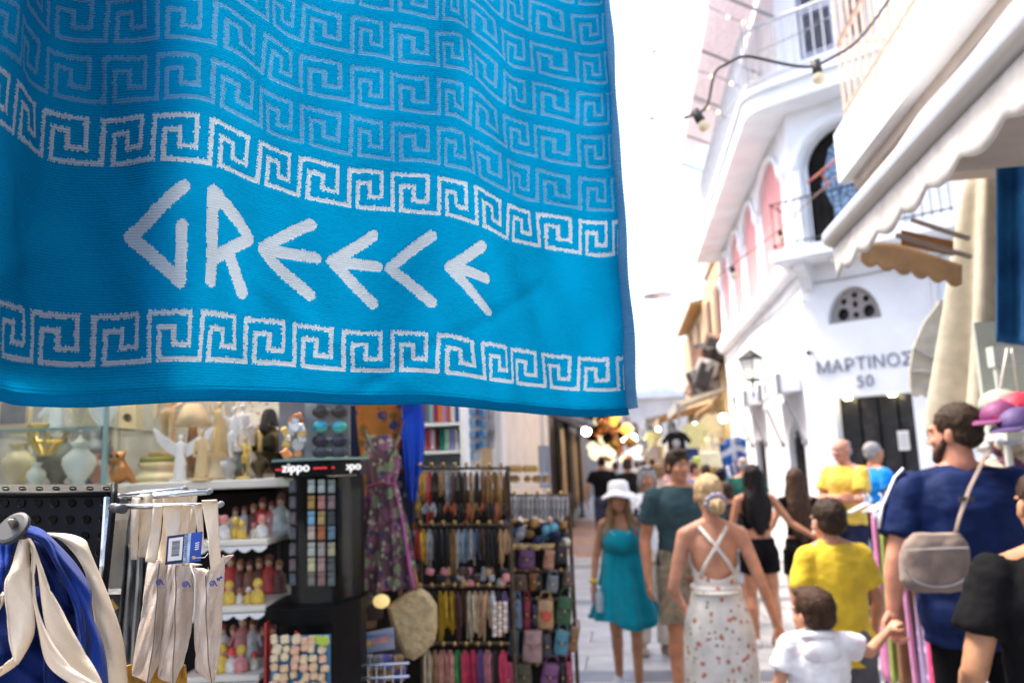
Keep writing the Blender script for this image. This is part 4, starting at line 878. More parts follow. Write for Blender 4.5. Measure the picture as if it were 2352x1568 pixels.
person('broad bearded man in navy T-shirt and black trousers with a shoulder bag, seen from behind', 2186, 940, 3.65, rot=170, sex='m', girth=1.09, skin='rosy', hair=('crop', 'dark'), face=False, hyaw=48, beard='dark', armL=((.295, .05, 1.13), (.325, .04, .93)), handL=((.05, .15, -1), (-.3, .8, 0)), armR=((-.31, .02, 1.13), (-.31, -.12, .9)), top=(M_nvt, .80, .68, .034, .03), bottom=(M_blk, .08, .014, .01), shoes=(.02, .02, .02), extra={'fn': big_fn}, curl=(.9, .5))
person('person in a black T-shirt cut off by the right edge of the picture', 2390, 1092, 2.55, rot=172, sex='m', girth=1.0, skin='olive', hair=('buzz', 'dark'), face=False, armL=((.30, .05, 1.12), (.26, -.16, 1.0)), armR=((-.26, .02, 1.13), (-.24, -.12, .95)), top=(cl('charcoal_tee', .007, .007, .008), .86, .62, .03), bottom=(M_navy, .1, .02, .01), shoes=(.05, .05, .05))
# shoulder bag of the big man
sbag = thing('shoulder_bag', 'taupe canvas shoulder bag with a webbing strap on the man in navy', 'bag', W(2150, 1360, 3.38), YAW+rad(-10)); M_taupe = cl('taupe_canvas', .22, .17, .145)
q = MB(); q.loft([[Vector((rx*math.copysign(abs(math.cos(a))**.7, math.cos(a))+xo, ry*math.copysign(abs(math.sin(a))**.7, math.sin(a)), z)) for a in [2*math.pi*j/28 for j in range(28)]] for z, rx, ry, xo in ((0, .07, .02, -.0), (.01, .11, .045, 0), (.05, .135, .06, .0), (.14, .135, .06, .01), (.20, .12, .05, .02), (.235, .09, .035, .03))]); me = fuse(q, .006, 2); wrinkle(me, .006, 16, 3); bd = link('bag_body', me, M_taupe, sbag, True)
q = MB(); q.tube([Vector((.128*math.cos(a)*(1.0), -.058, .12+.09*math.sin(a))) for a in [math.pi*(1.05+.9*j/20) for j in range(21)]], .004, 6); q.tube([Vector((-.12, -.055, .175)), Vector((0, -.062, .18)), Vector((.125, -.052, .18))], .004, 6); q.build('zip', mat('grey_zip', (.35, .33, .34), .5, .1, 20, 0), sbag)
sp = [W(x, y, d) for x, y, d in ((2195, 1225, 3.36), (2205, 1185, 3.35), (2228, 1120, 3.36), (2256, 1062, 3.40), (2268, 1040, 3.47), (2275, 1028, 3.6))]; inv = Matrix.Rotation(-(YAW+rad(-10)), 3, 'Z'); sp = [inv @ (p-Vector(sbag.location)) for p in sp]
q = MB(); q.tube(sp, .021, 8, flat=.22); q.build('strap', M_taupe, sbag, True)
q = MB(); c_ = sp[1]+(sp[2]-sp[1])*.6; q.box(c_+Vector((0, -.008, 0)), (.055, .012, .02)); q.build('buckle', mat('dark_buckle', (.06, .05, .05), .4, .1, 10, 0), sbag)
# ---------------------------------------------------------------- far passers-by
FAR = [
 ('man in black T-shirt and dark jeans walking away by the hanging cloths', 1381, 1050, 16.5, 180, 'm', 'olive', ('crop', 'black'), (.007, .007, .008), (.05, .06, .09), 0),
 ('person in cyan T-shirt walking just beyond the man in black', 1413, 1062, 18.5, 175, 'm', 'tan', ('crop', 'dark'), (.0, .28, .42), (.06, .06, .1), 0),
 ('woman with brown hair in a black top near the lit lanterns', 1440, 1054, 15.0, 190, 'f', 'tan', ('bob', 'brown'), (.014, .012, .012), (.20, .15, .09), 0),
 ('person in a pale peach top walking away in the crowd', 1512, 1066, 12.0, 182, 'f', 'tan', ('bob', 'honey'), (.60, .42, .34), (.55, .5, .45), 0),
 ('person in dull pink top just right of the peach top', 1536, 1062, 14.0, 178, 'f', 'rosy', ('bob', 'brown'), (.45, .28, .27), (.05, .06, .12), 0),
 ('dark haired man in a green top deep in the crowd', 1478, 1060, 19.0, 170, 'm', 'tan', ('crop', 'dark'), (.10, .16, .12), (.1, .1, .1), 0),
 ('man in maroon top deep in the crowd', 1497, 1054, 24.0, 185, 'm', 'tan', ('crop', 'brown'), (.22, .06, .06), (.1, .1, .12), 0),
 ('woman in white top far down the street', 1462, 1060, 27.0, 180, 'f', 'tan', ('bob', 'brown'), (.6, .6, .6), (.1, .1, .14), 0),
 ('man in blue shirt facing sideways beyond the tall man', 1592, 1064, 13.0, 90, 'm', 'rosy', ('crop', 'brown'), (.05, .11, .25), (.06, .06, .08), 0),
 ('woman in grey blue blouse beside the man in blue shirt', 1620, 1068, 15.0, 200, 'f', 'tan', ('bob', 'dark'), (.18, .24, .34), (.08, .08, .1), 0),
 ('person in red and orange top beside the striped flag', 1655, 1078, 11.8, 160, 'f', 'tan', ('bob', 'black'), (.55, .05, .05), (.02, .02, .03), 0),
 ('balding man in dark green shirt between the flag and the white wall', 1706, 1052, 11.0, 165, 'm', 'rosy', ('bald', 'grey'), (.015, .085, .065), (.06, .06, .07), 0),
 ('person in black shorts with white sleeves behind the blonde woman', 1668, 1110, 8.6, 170, 'f', 'fair', ('bob', 'dark'), (.03, .03, .035), (.55, .56, .6), 0),
 ('man in beige shirt far down the street near the yellow sign', 1545, 1056, 30.0, 180, 'm', 'tan', ('crop', 'dark'), (.45, .4, .3), (.1, .1, .12), 0),
]
for i, (lb, x, yt, d, r, sx, sk, hr, tc_, bc, _) in enumerate(FAR):
    person(lb, x, yt, d, rot=r, sex=sx, girth=1.0, skin=sk, hair=hr, face=False, fine=False, top=(cl('crowd_top_%d' % i, *tc_), .93, .6, .022), bottom=(cl('crowd_bottom_%d' % i, *bc), .5 if i in (2, 12) else .1, .022, .01), shoes=(.1, .1, .1))
# dark daypack on the passer-by in peach
# ================================================================ left shop: everything in an upright frame that faces the street corner
RV = Matrix.Rotation(YAW, 3, 'Z'); RVi = Matrix.Rotation(-YAW, 3, 'Z')
def vf(x, y, d): return RVi @ W(x, y, d)
BASE = {}
def vthing(name, label, cat, base, group=None):
    base = Vector(base); o = thing(name, label, cat, RV @ base, YAW, group); BASE[o.name] = base; return o
def vpart(name, mb, m, root, smooth=False):
    b = BASE[root.name]; mb.v = [(v[0]-b.x, v[1]-b.y, v[2]-b.z) for v in mb.v]; return mb.build(name, m, root, smooth)
def vsub(name, mb, m, par, root, smooth=False):
    o = vpart(name, mb, m, root, smooth); o.parent = par; return o
def vmesh(name, me, m, root, smooth=True):
    b = BASE[root.name]; co_set(me, co_get(me)-np.array(b)); return link(name, me, m, root, smooth)
def vsolo(name, label, cat, mb, m, base, group=None, smooth=True):     # one-mesh thing
    base = Vector(base); mb.v = [(v[0]-base.x, v[1]-base.y, v[2]-base.z) for v in mb.v]; o = mb.build(name, m, None, smooth); o.location = RV @ base; o.rotation_euler = (0, 0, YAW); return tag(o, label, cat, group)
def px(d): return d/1830.0
def vbox(q, x0, x1, y0, y1, d0, d1):      # pixel rectangle at depth d0, extruded back to d1
    a = vf(x0, y1, d0); b = vf(x1, y0, d0); return q.box(((a.x+b.x)/2, (d0+d1)/2, (a.z+b.z)/2), (abs(b.x-a.x), abs(d1-d0), abs(b.z-a.z)))
Z3 = Vector((0, 0, 1))
# --- shop shell
M_shop = mat('shop_wall', (.42, .40, .37), .8, .1, 4, .1, 20); M_shopc = mat('shop_ceiling', (.35, .33, .30), .8, .08, 4, .1)
shell = vthing('souvenir_shop', 'open fronted souvenir shop room behind the display racks on the left', 'shop', (-1.2, 4.0, 0))
q = MB(); q.box((-1.93, 5.15, 1.5), (3.2, .1, 3.0)); vpart('back_wall', q, M_shop, shell)
q = MB(); q.box((-3.5, 2.8, 1.5), (.1, 4.6, 3.0)); vpart('side_wall', q, M_shop, shell)
q = MB(); q.box((-1.98, 3.4, 3.05), (2.9, 3.4, .1)); vpart('ceiling', q, M_shopc, shell)
cn_ = vthing('unseen_shade_canopy', 'unseen dark canopy added to shade the stall racks, hidden behind the towel', 'canopy', (-.2, 3.3, 3.0)); q = MB(); q.sheet(lambda u, v: Vector((-.55+.58*u, 2.5+3.2*v, 3.0-.08*u)), 10, 10, .01); vpart('canvas', q, cloth('brown_canvas', (.16, .13, .10)), cn_)  # unseen canopy, added to keep sky light off the racks
q = MB(); q.tube([(.03, 2.5, 2.9), (.03, 5.7, 2.9)], .02, 8); vpart('front_bar', q, M_steel, cn_)
M_curt = cloth('white_drape', (.36, .33, .29), .1)
q = MB(); q.sheet(lambda u, v: Vector((-2.4+1.62*u, 3.3+.02*math.sin(u*60), 2.75-2.6*v)), 160, 4, .006); vpart('backdrop', q, M_curt, shell, True)
M_lamp = mat('shop_lamp', (1, 1, 1), .5, 0, 5, 0, emit=(1, .90, .74), es=15)
for xx, yy in ((-1.85, 2.6), (-1.3, 2.75), (-.75, 3.9), (-1.6, 4.3)):
    lt = vthing('strip_lamp', 'lit strip lamp under the shop ceiling hidden above the towel edge', 'lamp', (xx, yy, 2.55), 'strip lamps of the souvenir shop')
    q = MB(); q.box((xx, yy, 2.58), (.6, .09, .03)); vpart('housing', q, M_steel, lt); q = MB(); q.box((xx, yy, 2.553), (.56, .06, .02)); vpart('tube', q, M_lamp, lt)
def thin_glass(name, r):
    m = bpy.data.materials.new(name); m.use_nodes = True; N = m.node_tree.nodes; L_ = m.node_tree.links; t = N.new('ShaderNodeBsdfTransparent'); t.inputs[0].default_value = (.93, .97, .96, 1); g = N.new('ShaderNodeBsdfGlossy'); g.inputs['Roughness'].default_value = .04; x = N.new('ShaderNodeMixShader'); x.inputs[0].default_value = r
    L_.new(t.outputs[0], x.inputs[1]); L_.new(g.outputs[0], x.inputs[2]); L_.new(x.outputs[0], N['Material Output'].inputs[0]); return m
# --- main shelf and glass case
M_shelf = mat('cream_shelf', (.62, .57, .48), .5, .06, 6, .05); M_edge = mat('glass_edge', (.18, .30, .27), .15, .1, 8, 0)
SHD = 2.55
zs = vf(300, 1110, SHD).z
shf = vthing('display_shelf', 'long cream display shelf carrying statues and a lamp', 'shelf', (-1.3, 2.8, zs-.03))
q = MB(); q.bevbox((vf(310, 1110, SHD).x+.02, 2.85, zs-.014), (1.12, .62, .028), .004); vpart('board', q, M_shelf, shf)
q = MB(); q.box((-1.0, 3.1, zs-.5), (.75, .03, .95)); vpart('back_panel', q, M_dark, shf)
gc = vthing('glass_case', 'glass display case with busts and vases at the left edge', 'showcase', vf(120, 1110, 2.4))
xr = vf(245, 1000, 2.42).x; xl = vf(-160, 1000, 2.42).x; zg = vf(120, 985, 2.42).z
q = MB(); q.box(((xl+xr)/2, 2.41, zs+.32), (xr-xl, .008, .8)); vpart('front_pane', q, M_glass, gc)
q = MB(); q.box((xr, 2.7, zs+.32), (.008, .57, .8)); vpart('side_pane', q, thin_glass('side_glass', .05), gc)
q = MB(); q.box((xr+.003, 2.407, zs+.32), (.012, .012, .8)); vpart('corner_edge', q, M_edge, gc)
q = MB(); q.box(((xl+xr)/2-.006, 2.7, zg), (xr-xl-.03, .54, .009)); sh_ = vpart('glass_shelf', q, M_glass, gc)
q = MB(); q.box(((xl+xr)/2-.006, 2.428, zg), (xr-xl-.03, .003, .0095)); vpart('shelf_edge', q, M_edge, gc)
q = MB(); q.box(((xl+xr)/2, 2.7, zs-.06), (xr-xl+.02, .6, .1)); vpart('base', q, M_shelf, gc)
# --- figure builders
M_marb = mat('white_marble', (.72, .70, .68), .45, .06, 10, .05); M_crm = mat('cream_resin', (.62, .50, .33), .5, .12, 10, .08); M_yelw = mat('yellow_alabaster', (.60, .43, .20), .5, .15, 10, .08)
M_bronze = mat('dark_bronze', (.10, .075, .035), .35, .5, 14, .2, 40, metal=.8); M_gold = mat('gilt', (.62, .42, .10), .3, .2, 20, .1, 60, metal=.9)
def figurine(base, h, m, label, wings=False, robe=True, arms=1, name='statue', pedestal=True):
    t = vthing(name, label, 'statue', base); S = h; b = Vector(base); V = Vector; q = MB()
    P = lambda x, y, z: b+V((x, y, z))*S
    if robe: q.loft([[P(rx*math.cos(a)*(1+.09*math.sin(a*7+z*9)), ry*math.sin(a)*(1+.09*math.sin(a*7+z*9)), z) for a in [2*math.pi*j/28 for j in range(28)]] for z, rx, ry in ((.06, .135, .11), (.25, .115, .09), (.45, .105, .075), (.55, .085, .065), (.68, .10, .07), (.77, .105, .06), (.81, .05, .045))])
    else:
        q.cap(P(.05, 0, .5), P(.06, -.02, .28), .055*S, .035*S); q.cap(P(.06, -.02, .28), P(.07, .02, .08), .036*S, .022*S); q.cap(P(-.05, 0, .5), P(-.06, .03, .28), .055*S, .035*S); q.cap(P(-.06, .03, .28), P(-.06, .06, .08), .036*S, .022*S)
        q.ell(P(0, 0, .52), (.085*S, .06*S, .06*S)); q.ell(P(0, 0, .66), (.08*S, .055*S, .13*S)); q.ell(P(0, 0, .74), (.10*S, .05*S, .06*S))
    q.ell(P(0, -.005, .91), (.042*S, .052*S, .06*S)); q.cap(P(0, 0, .78), P(0, 0, .86), .028*S, .026*S); q.ell(P(0, .02, .935), (.048*S, .052*S, .045*S))
    if arms:
        q.cap(P(.10, 0, .77), P(.15, -.03, .60), .032*S, .026*S); q.cap(P(.15, -.03, .60), P(.10, -.12, .56), .026*S, .018*S)
        if arms == 2: q.cap(P(-.10, 0, .77), P(-.17, -.02, .80), .032*S, .026*S); q.cap(P(-.17, -.02, .80), P(-.17, -.05, 1.0), .024*S, .018*S)
        else: q.cap(P(-.10, 0, .77), P(-.15, .0, .60), .032*S, .026*S); q.cap(P(-.15, 0, .60), P(-.14, -.05, .45), .026*S, .018*S)
    me = fuse(q, max(.0035, h*.014), 1); vmesh('figure', me, m, t)
    q = MB(); q.bevbox(P(0, 0, .03), (.34*S, .28*S, .06*S), .01*S); vpart('plinth', q, m, t)
    if wings:
        for s in (-1, 1):
            q = MB(); pts = [(0, .74), (.20, .86), (.42, 1.02), (.58, 1.14), (.60, 1.08), (.50, .86), (.36, .70), (.2, .58), (.06, .5)]
            q.prism([P(s*(x+.04), .06+.10*x, z) for x, z in pts], V((0, .03*S, 0))); wg = vpart('wing', q, m, t)
            for k in range(6):
                f = MB(); a = P(s*(.10+.07*k), .045+.01*k, .74+.055*k); e = P(s*(.10+.085*k), .055, .54+.085*k); f.tube([a, e], [.016*S, .008*S], 6); vsub('feather', f, m, wg, t)
    return t
def vase(base, h, m, label, prof, handles=False, name='vase', n=24, foot=True):
    t = vthing(name, label, 'vase', base); q = MB(); q.lathe([(r*h, z*h) for r, z in prof], base, n); vpart('vase_body', q, m, t, True)
    if handles:
        for s in (-1, 1): q = MB(); q.tube([Vector(base)+Vector((s*x*h, 0, z*h)) for x, z in ((.10, .92), (.22, .90), (.27, .78), (.25, .66))], .018*h, 7); vpart('handle', q, m, t, True)
    return t
URN = [(.001, 0), (.16, 0), (.14, .06), (.10, .10), (.26, .30), (.34, .50), (.32, .64), (.18, .78), (.13, .84), (.20, .95), (.22, 1.0), (.18, 1.0), (.11, .86)]
# contents of the case
bz = zg+.006
def horse(base, h):
    t = vthing('horse_head', 'white marble horse head bust inside the glass case', 'bust', base); b = Vector(base); q = MB(); V = Vector; P = lambda x, y, z: b+V((x, y, z))*h
    q.cap(P(.16, 0, .05), P(.12, 0, .5), .26*h, .20*h); q.cap(P(.12, 0, .5), P(.02, 0, .82), .2*h, .15*h); q.cap(P(.0, 0, .82), P(-.30, 0, .58), .15*h, .09*h); q.cap(P(-.30, 0, .58), P(-.40, 0, .48), .085*h, .065*h)
    for s in (-1, 1): q.cap(P(.04, s*.06, .92), P(.08, s*.07, 1.06), .035*h, .012*h)
    for k in range(7): q.ell(P(.20+.02*k, 0, .95-.11*k), (.07*h, .05*h, .09*h))
    vmesh('bust', fuse(q, .006, 1), M_marb, t); q = MB(); q.bevbox(P(.12, 0, .03), (.5*h, .4*h, .08*h), .01); vpart('plinth', q, M_marb, t)
horse(tuple(vf(118, 985, 2.62).xy)+(bz,), .105)
def torso_bust(base, h):
    t = vthing('draped_torso', 'cream draped torso bust beside the horse head in the glass case', 'bust', base); b = Vector(base); q = MB(); P = lambda x, y, z: b+Vector((x, y, z))*h
    q.loft([[P(rx*math.cos(a)*(1+.05*math.sin(5*a+z*8)), ry*math.sin(a), z) for a in [2*math.pi*j/28 for j in range(28)]] for z, rx, ry in ((0, .22, .18), (.08, .24, .18), (.2, .30, .22), (.5, .36, .24), (.75, .40, .24), (.9, .34, .2), (1.0, .14, .12))]); q.ell(P(0, -.02, 1.25), (.14*h, .17*h, .2*h)); q.cap(P(0, 0, .95), P(0, 0, 1.15), .10*h, .09*h)
    vmesh('bust', fuse(q, .006, 1), M_crm, t)
    for k in range(6):
        q = MB(); q.tube([P(-.34+.02*k, -.2, .85-.12*k), P(0, -.27, .55-.11*k), P(.34-.03*k, -.2, .88-.10*k)], .02*h, 6); vpart('drape_fold', q, M_crm, t, True)
torso_bust(tuple(vf(195, 985, 2.66).xy)+(bz,), .15)
torso_bust2 = vase(tuple(vf(236, 985, 2.6).xy)+(bz,), .13, M_marb, 'slender white marble urn by the corner of the glass case', URN)
fr = vthing('framed_picture', 'small dark framed picture at the left end of the glass case', 'picture', tuple(vf(30, 985, 2.7).xy)+(bz,)); c = vf(30, 952, 2.7)
q = MB(); vbox(q, -12, 68, 912, 984, 2.7, 2.72); vpart('frame', q, M_wood, fr); q = MB(); vbox(q, -2, 58, 922, 974, 2.696, 2.7); vpart('canvas', q, mat('murky_painting', (.03, .03, .045), .5, .4, 9, .1, col2=(.16, .12, .12)), fr)
sp_ = vthing('gilt_dish', 'small gilt dish in front of the horse head', 'dish', tuple(vf(88, 985, 2.5).xy)+(bz,)); q = MB(); q.lathe([(.001, 0), (.02, 0), (.03, .008), (.034, .016), (.026, .018), (.001, .01)], BASE[sp_.name], 18); vpart('bowl', q, M_gold, sp_, True)
bl = zs-.005
vase(tuple(vf(82, 1105, 2.66).xy)+(bl,), .085, M_marb, 'low white jar at the bottom of the glass case', URN)
vase(tuple(vf(180, 1105, 2.62).xy)+(bl,), .15, M_marb, 'large white lidded urn at the bottom of the glass case', URN[:-3]+[(.20, .95), (.12, .99), (.04, 1.06), (.03, 1.12), (.001, 1.14)])
vase(tuple(vf(130, 1105, 2.9).xy)+(bl,), .20, mat('grey_pottery', (.17, .155, .15), .6, .3, 12, .2), 'tall grey pottery amphora at the back of the glass case', URN, True)
vase(tuple(vf(222, 1105, 2.75).xy)+(bl,), .11, mat('pink_glaze', (.45, .22, .19), .3, .2, 20, .05), 'dusty pink glazed pot in the corner of the glass case', URN)
vase(tuple(vf(40, 1105, 2.8).xy)+(bl,), .16, M_crm, 'cream amphora with handles at the left of the glass case', URN, True)
vase(tuple(vf(215, 1105, 2.95).xy)+(bl,), .21, mat('violet_glaze', (.10, .09, .12), .35, .2, 20, .05), 'dark violet amphora at the back corner of the glass case', URN, True)
bs = vthing('gilt_basket', 'gilt wire basket under the glass shelf', 'basket', tuple(vf(105, 1040, 2.7).xy)+(vf(105, 1045, 2.7).z,)); bb = BASE[bs.name]; q = MB()
for k in range(10):
    a = 2*math.pi*k/10; q.tube([bb+Vector((.015*math.cos(a), .015*math.sin(a), 0)), bb+Vector((.05*math.cos(a), .04*math.sin(a), .045)), bb+Vector((.085*math.cos(a), .06*math.sin(a), .085))], .004, 5)
for r, z in ((.05, .045), (.085, .085)): q.tube([bb+Vector((r*math.cos(a), r*.75*math.sin(a), z)) for a in [2*math.pi*j/24 for j in range(25)]], .005, 5)
vpart('wire_bowl', q, M_gold, bs)
# statues on the open shelf
figurine(tuple(vf(412, 1108, 2.66).xy)+(zs,), .158, M_marb, 'white winged victory statue with spread wings on the cream shelf', wings=True, arms=0)
figurine(tuple(vf(462, 1108, 2.55).xy)+(zs,), .165, M_yelw, 'yellow robed statue standing in front of the winged one', arms=1)
figurine(tuple(vf(503, 1050, 2.8).xy)+(zs+.08,), .20, M_yelw, 'tall slim yellow robed statue raised behind the others', arms=2)
q = MB(); bq = vf(503, 1108, 2.8); q.lathe([(.05, 0), (.05, .015), (.04, .02), (.04, .07), (.048, .08)], (bq.x, 2.8, zs), 20); vsolo('statue_stand', 'round cream stand under the tall slim statue', 'stand', q, M_crm, (bq.x, 2.8, zs))
figurine(tuple(vf(535, 1108, 2.72).xy)+(zs+.05,), .20, M_marb, 'white nude athlete statue between the tall statue and the helmet', robe=False, arms=2)
figurine(tuple(vf(556, 1108, 2.9).xy)+(zs+.05,), .23, mat('pale_plaster_cast', (.62, .57, .55), .6, .1, 12, .1), 'pale plaster statue at the back beside the bronze helmet', robe=True, arms=1)
figurine(tuple(vf(562, 1108, 2.6).xy)+(zs,), .14, M_gold, 'small gilt warrior figure in front of the white athlete', robe=False, arms=2)
figurine(tuple(vf(385, 1055, 2.85).xy)+(zs+.09,), .30, mat('tan_wood_figure', (.50, .33, .18), .5, .15, 10, .1), 'tall tan wooden nude figure on a cream pedestal', robe=False, arms=1)
pd = vthing('pedestal', 'stepped cream pedestal with olive top under the tan figure', 'pedestal', tuple(vf(372, 1108, 2.85).xy)+(zs,)); b_ = BASE[pd.name]; q = MB()
q.lathe([(.095, 0), (.095, .02), (.085, .025), (.07, .045), (.08, .055), (.08, .068)], b_, 28); vpart('base', q, M_crm, pd, True); q = MB(); q.lathe([(.072, .068), (.075, .075), (.07, .088)], b_, 28); vpart('cushion', q, mat('olive_velvet', (.22, .20, .04), .7, .2, 20, .1), pd, True)
vase(tuple(vf(548, 1108, 2.62).xy)+(zs,), .09, mat('grey_green_pot', (.13, .14, .125), .5, .3, 15, .1), 'small grey green pot in front of the white athlete', URN)
vase(tuple(vf(525, 1108, 2.58).xy)+(zs,), .07, mat('pale_stone_pot', (.36, .34, .31), .6, .2, 15, .1), 'squat stone coloured pot beside the yellow robed statue', URN, True)
ow = vthing('copper_owl', 'shiny copper owl ornament on the left end of the shelf', 'ornament', tuple(vf(272, 1108, 2.6).xy)+(zs,)); b_ = BASE[ow.name]; q = MB()
q.ell(b_+Vector((0, 0, .04)), (.03, .028, .042)); q.ell(b_+Vector((-.005, -.005, .085)), (.024, .022, .02)); [q.cap(b_+Vector((s*.016, 0, .098)), b_+Vector((s*.02, 0, .112)), .007, .003) for s in (-1, 1)]; q.cap(b_+Vector((.02, .01, .04)), b_+Vector((.04, .015, .005)), .016, .01)
vmesh('body', fuse(q, .004, 1), M_copper, ow)
for s in (-1, 1): q = MB(); q.ell(b_+Vector((-.005+s*.01, -.024, .088)), (.006, .004, .006)); vpart('eye', q, M_dark, ow)
bh = vthing('wooden_birdhouse', 'cream wooden box with a round black hole on the shelf', 'birdhouse', tuple(vf(292, 985, 2.8).xy)+(vf(292, 988, 2.8).z,)); b_ = BASE[bh.name]
q = MB(); vbox(q, 272, 312, 905, 988, 2.8, 2.86); vpart('box', q, M_crm, bh); q = MB(); c = vf(292, 958, 2.797); q.lathe([(.013, 0), (.013, .006), (.001, .006)], c, 16, R=Matrix.Rotation(rad(90), 3, 'X')); vpart('hole', q, M_dark, bh)
q = MB(); vbox(q, 262, 322, 985, 993, 2.77, 2.95); vsolo('bracket_shelf', 'narrow white bracket shelf under the cream box with a hole', 'shelf', q, M_shelf, vf(292, 993, 2.8), smooth=False)
q = MB(); vbox(q, 258, 270, 993, 1108, 2.9, 2.93); vsolo('shelf_post', 'white upright carrying the bracket shelf', 'post', q, M_shelf, vf(264, 1108, 2.9), smooth=False)
# table lamp
lp_ = vthing('table_lamp', 'table lamp with a cream fabric cone shade among the statues', 'lamp', tuple(vf(440, 1108, 2.78).xy)+(zs,)); b_ = BASE[lp_.name]; s_ = px(2.78)
q = MB(); zt = vf(440, 928, 2.78).z; zb = vf(440, 980, 2.78).z
q.lathe([(19*s_, zt-zs), (30*s_, (zt+zb)/2-zs+.002), (44*s_, zb-zs), (42*s_, zb-zs), (17*s_, zt-zs)], b_, 32); vpart('lamp_shade', q, cloth('lamp_shade_cloth', (.62, .52, .36), .35), lp_, True)
q = MB(); q.lathe([(.05, 0), (.05, .012), (.02, .02), (.014, .05), (.022, .09), (.012, zb-zs+.02)], b_, 16); vpart('lamp_base', q, M_woodd, lp_, True)
q = MB(); q.ell(b_+Vector((0, 0, zb-zs+.03)), (.02, .02, .028)); vpart('bulb', q, mat('lamp_bulb', (1, .9, .7), .5, 0, 5, 0, emit=(1, .82, .55), es=4), lp_)
# crested helmet
hm_ = vthing('bronze_helmet', 'bronze crested ancient helmet with dark plume on the shelf', 'helmet', tuple(vf(618, 1100, 2.75).xy)+(zs,)); b_ = BASE[hm_.name]; s_ = px(2.75); zc = vf(615, 1010, 2.75).z-zs
q = MB(); q.ell(b_+Vector((0, 0, zc)), (33*s_, 38*s_, 34*s_)); q.loft([[b_+Vector((r*s_*math.cos(a), r*1.1*s_*math.sin(a), z)) for a in [2*math.pi*j/24 for j in range(24)]] for z, r in ((zc-.115, 22), (zc-.09, 26), (zc-.03, 33), (zc, 33))]); q.cap(b_+Vector((-.012, -.06, zc)), b_+Vector((-.012, -.064, zc-.06)), .01, .008)
vmesh('bowl', fuse(q, .005, 1), M_bronze, hm_)
for s in (-1, 1): q = MB(); q.ell(b_+Vector((-.012+s*.026, -.052, zc-.03)), (.016, .012, .010), Matrix.Rotation(s*.25, 3, 'Y')); vpart('eye_slot', q, M_dark, hm_, True)
q = MB(); q.tube([b_+Vector((-.012, -.059, zc+.04)), b_+Vector((-.012, -.062, zc)), b_+Vector((-.012, -.066, zc-.04)), b_+Vector((-.012, -.064, zc-.07))], [.007, .009, .01, .006], 8); vpart('nose_guard', q, M_brass, hm_, True)
q = MB(); q.loft([[b_+Vector((.008*c0_, 0, zc))+Vector((0, math.cos(a)*r*s_, math.sin(a)*r*s_*1.15)) for (c0_, r) in ((-1, 36), (-1, 62), (1, 62), (1, 36))] for a in [math.pi*(.12+.78*j/16) for j in range(17)]]); crest = q
me = crest.mesh('c'); wrinkle(me, .002, 60, 2); vmesh('crest', me, mat('dark_plume', (.02, .016, .014), .8, .4, 40, .5, 90), hm_, False)
vase(tuple(vf(596, 1100, 2.6).xy)+(zs,), .085, M_bronze, 'small dark bronze pot in front of the crested helmet', URN)
vase(tuple(vf(640, 1100, 2.62).xy)+(zs,), .08, M_dark, 'small black pot right of the crested helmet', URN)
pt = vthing('painted_plate', 'round painted wall plate above the helmet just below the towel', 'plate', vf(598, 935, 3.1)); q = MB(); q.lathe([(.001, 0), (.075, 0), (.095, .012), (.092, .016), (.07, .005), (.001, .005)], vf(598, 930, 3.1), 32, R=Matrix.Rotation(rad(90), 3, 'X')); vpart('dish', q, floral('plate_paint', (.55, .50, .42), [((.45, .08, .06), 40, .4), ((.08, .12, .10), 50, .35)]), pt, True)
# --- doll shelves
DOLLC = [(.55, .05, .04), (.60, .40, .05), (.55, .20, .18), (.08, .12, .35), (.62, .56, .42), (.16, .05, .04), (.62, .60, .55), (.30, .12, .06)]
DN = ['red', 'yellow', 'pink', 'blue', 'cream', 'maroon', 'white', 'brown']
def doll(base, h, ci, hi, label, hat=True):
    hk_ = 1.0 if hat else .55
    t = vthing('souvenir_doll', label, 'doll', base, 'small dolls on the white shelves'); b = Vector(base)
    q = MB(); q.lathe([(.001, 0), (.26*h, 0), (.30*h*(.4+.6*hk_), .10*h), (.26*h*(.3+.7*hk_), .35*h), (.15*h, .52*h), (.08*h, .62*h)], b, 16); vpart('body', q, mat('doll_%s' % DN[ci], DOLLC[ci], .5, .25, 40, .1), t, True)
    q = MB(); q.ell(b+Vector((0, 0, .72*h)), (.16*h*hk_, .155*h*hk_, .17*h*(.5+.5*hk_))); vpart('head', q, mat('doll_skin', (.60, .36, .24), .5, .1, 10, 0), t, True)
    q = MB()
    if hat: q.lathe([(.001, 1.0*h), (.12*h, .97*h), (.19*h, .84*h), (.20*h, .72*h), (.165*h, .70*h)], b+Vector((0, .02*h, 0)), 16)
    else: q.ell(b+Vector((0, .02*h, .77*h)), (.11*h, .10*h, .14*h))
    vpart('hat' if hat else 'hair', q, mat('doll_%s' % DN[hi], DOLLC[hi], .5, .25, 40, .1), t, True)
    for s in (-1, 1): q = MB(); q.cap(b+Vector((s*.16*h, -.03*h, .48*h)), b+Vector((s*.24*h, -.12*h, .28*h)), .05*h, .04*h, 8); vpart('arm', q, mat('doll_%s' % DN[ci], DOLLC[ci]), t, True)
ORD = ['first', 'second', 'third', 'fourth', 'fifth', 'sixth', 'seventh', 'eighth', 'ninth', 'tenth', 'eleventh', 'twelfth', 'thirteenth', 'fourteenth', 'fifteenth', 'sixteenth']
rnd = random.Random(11)
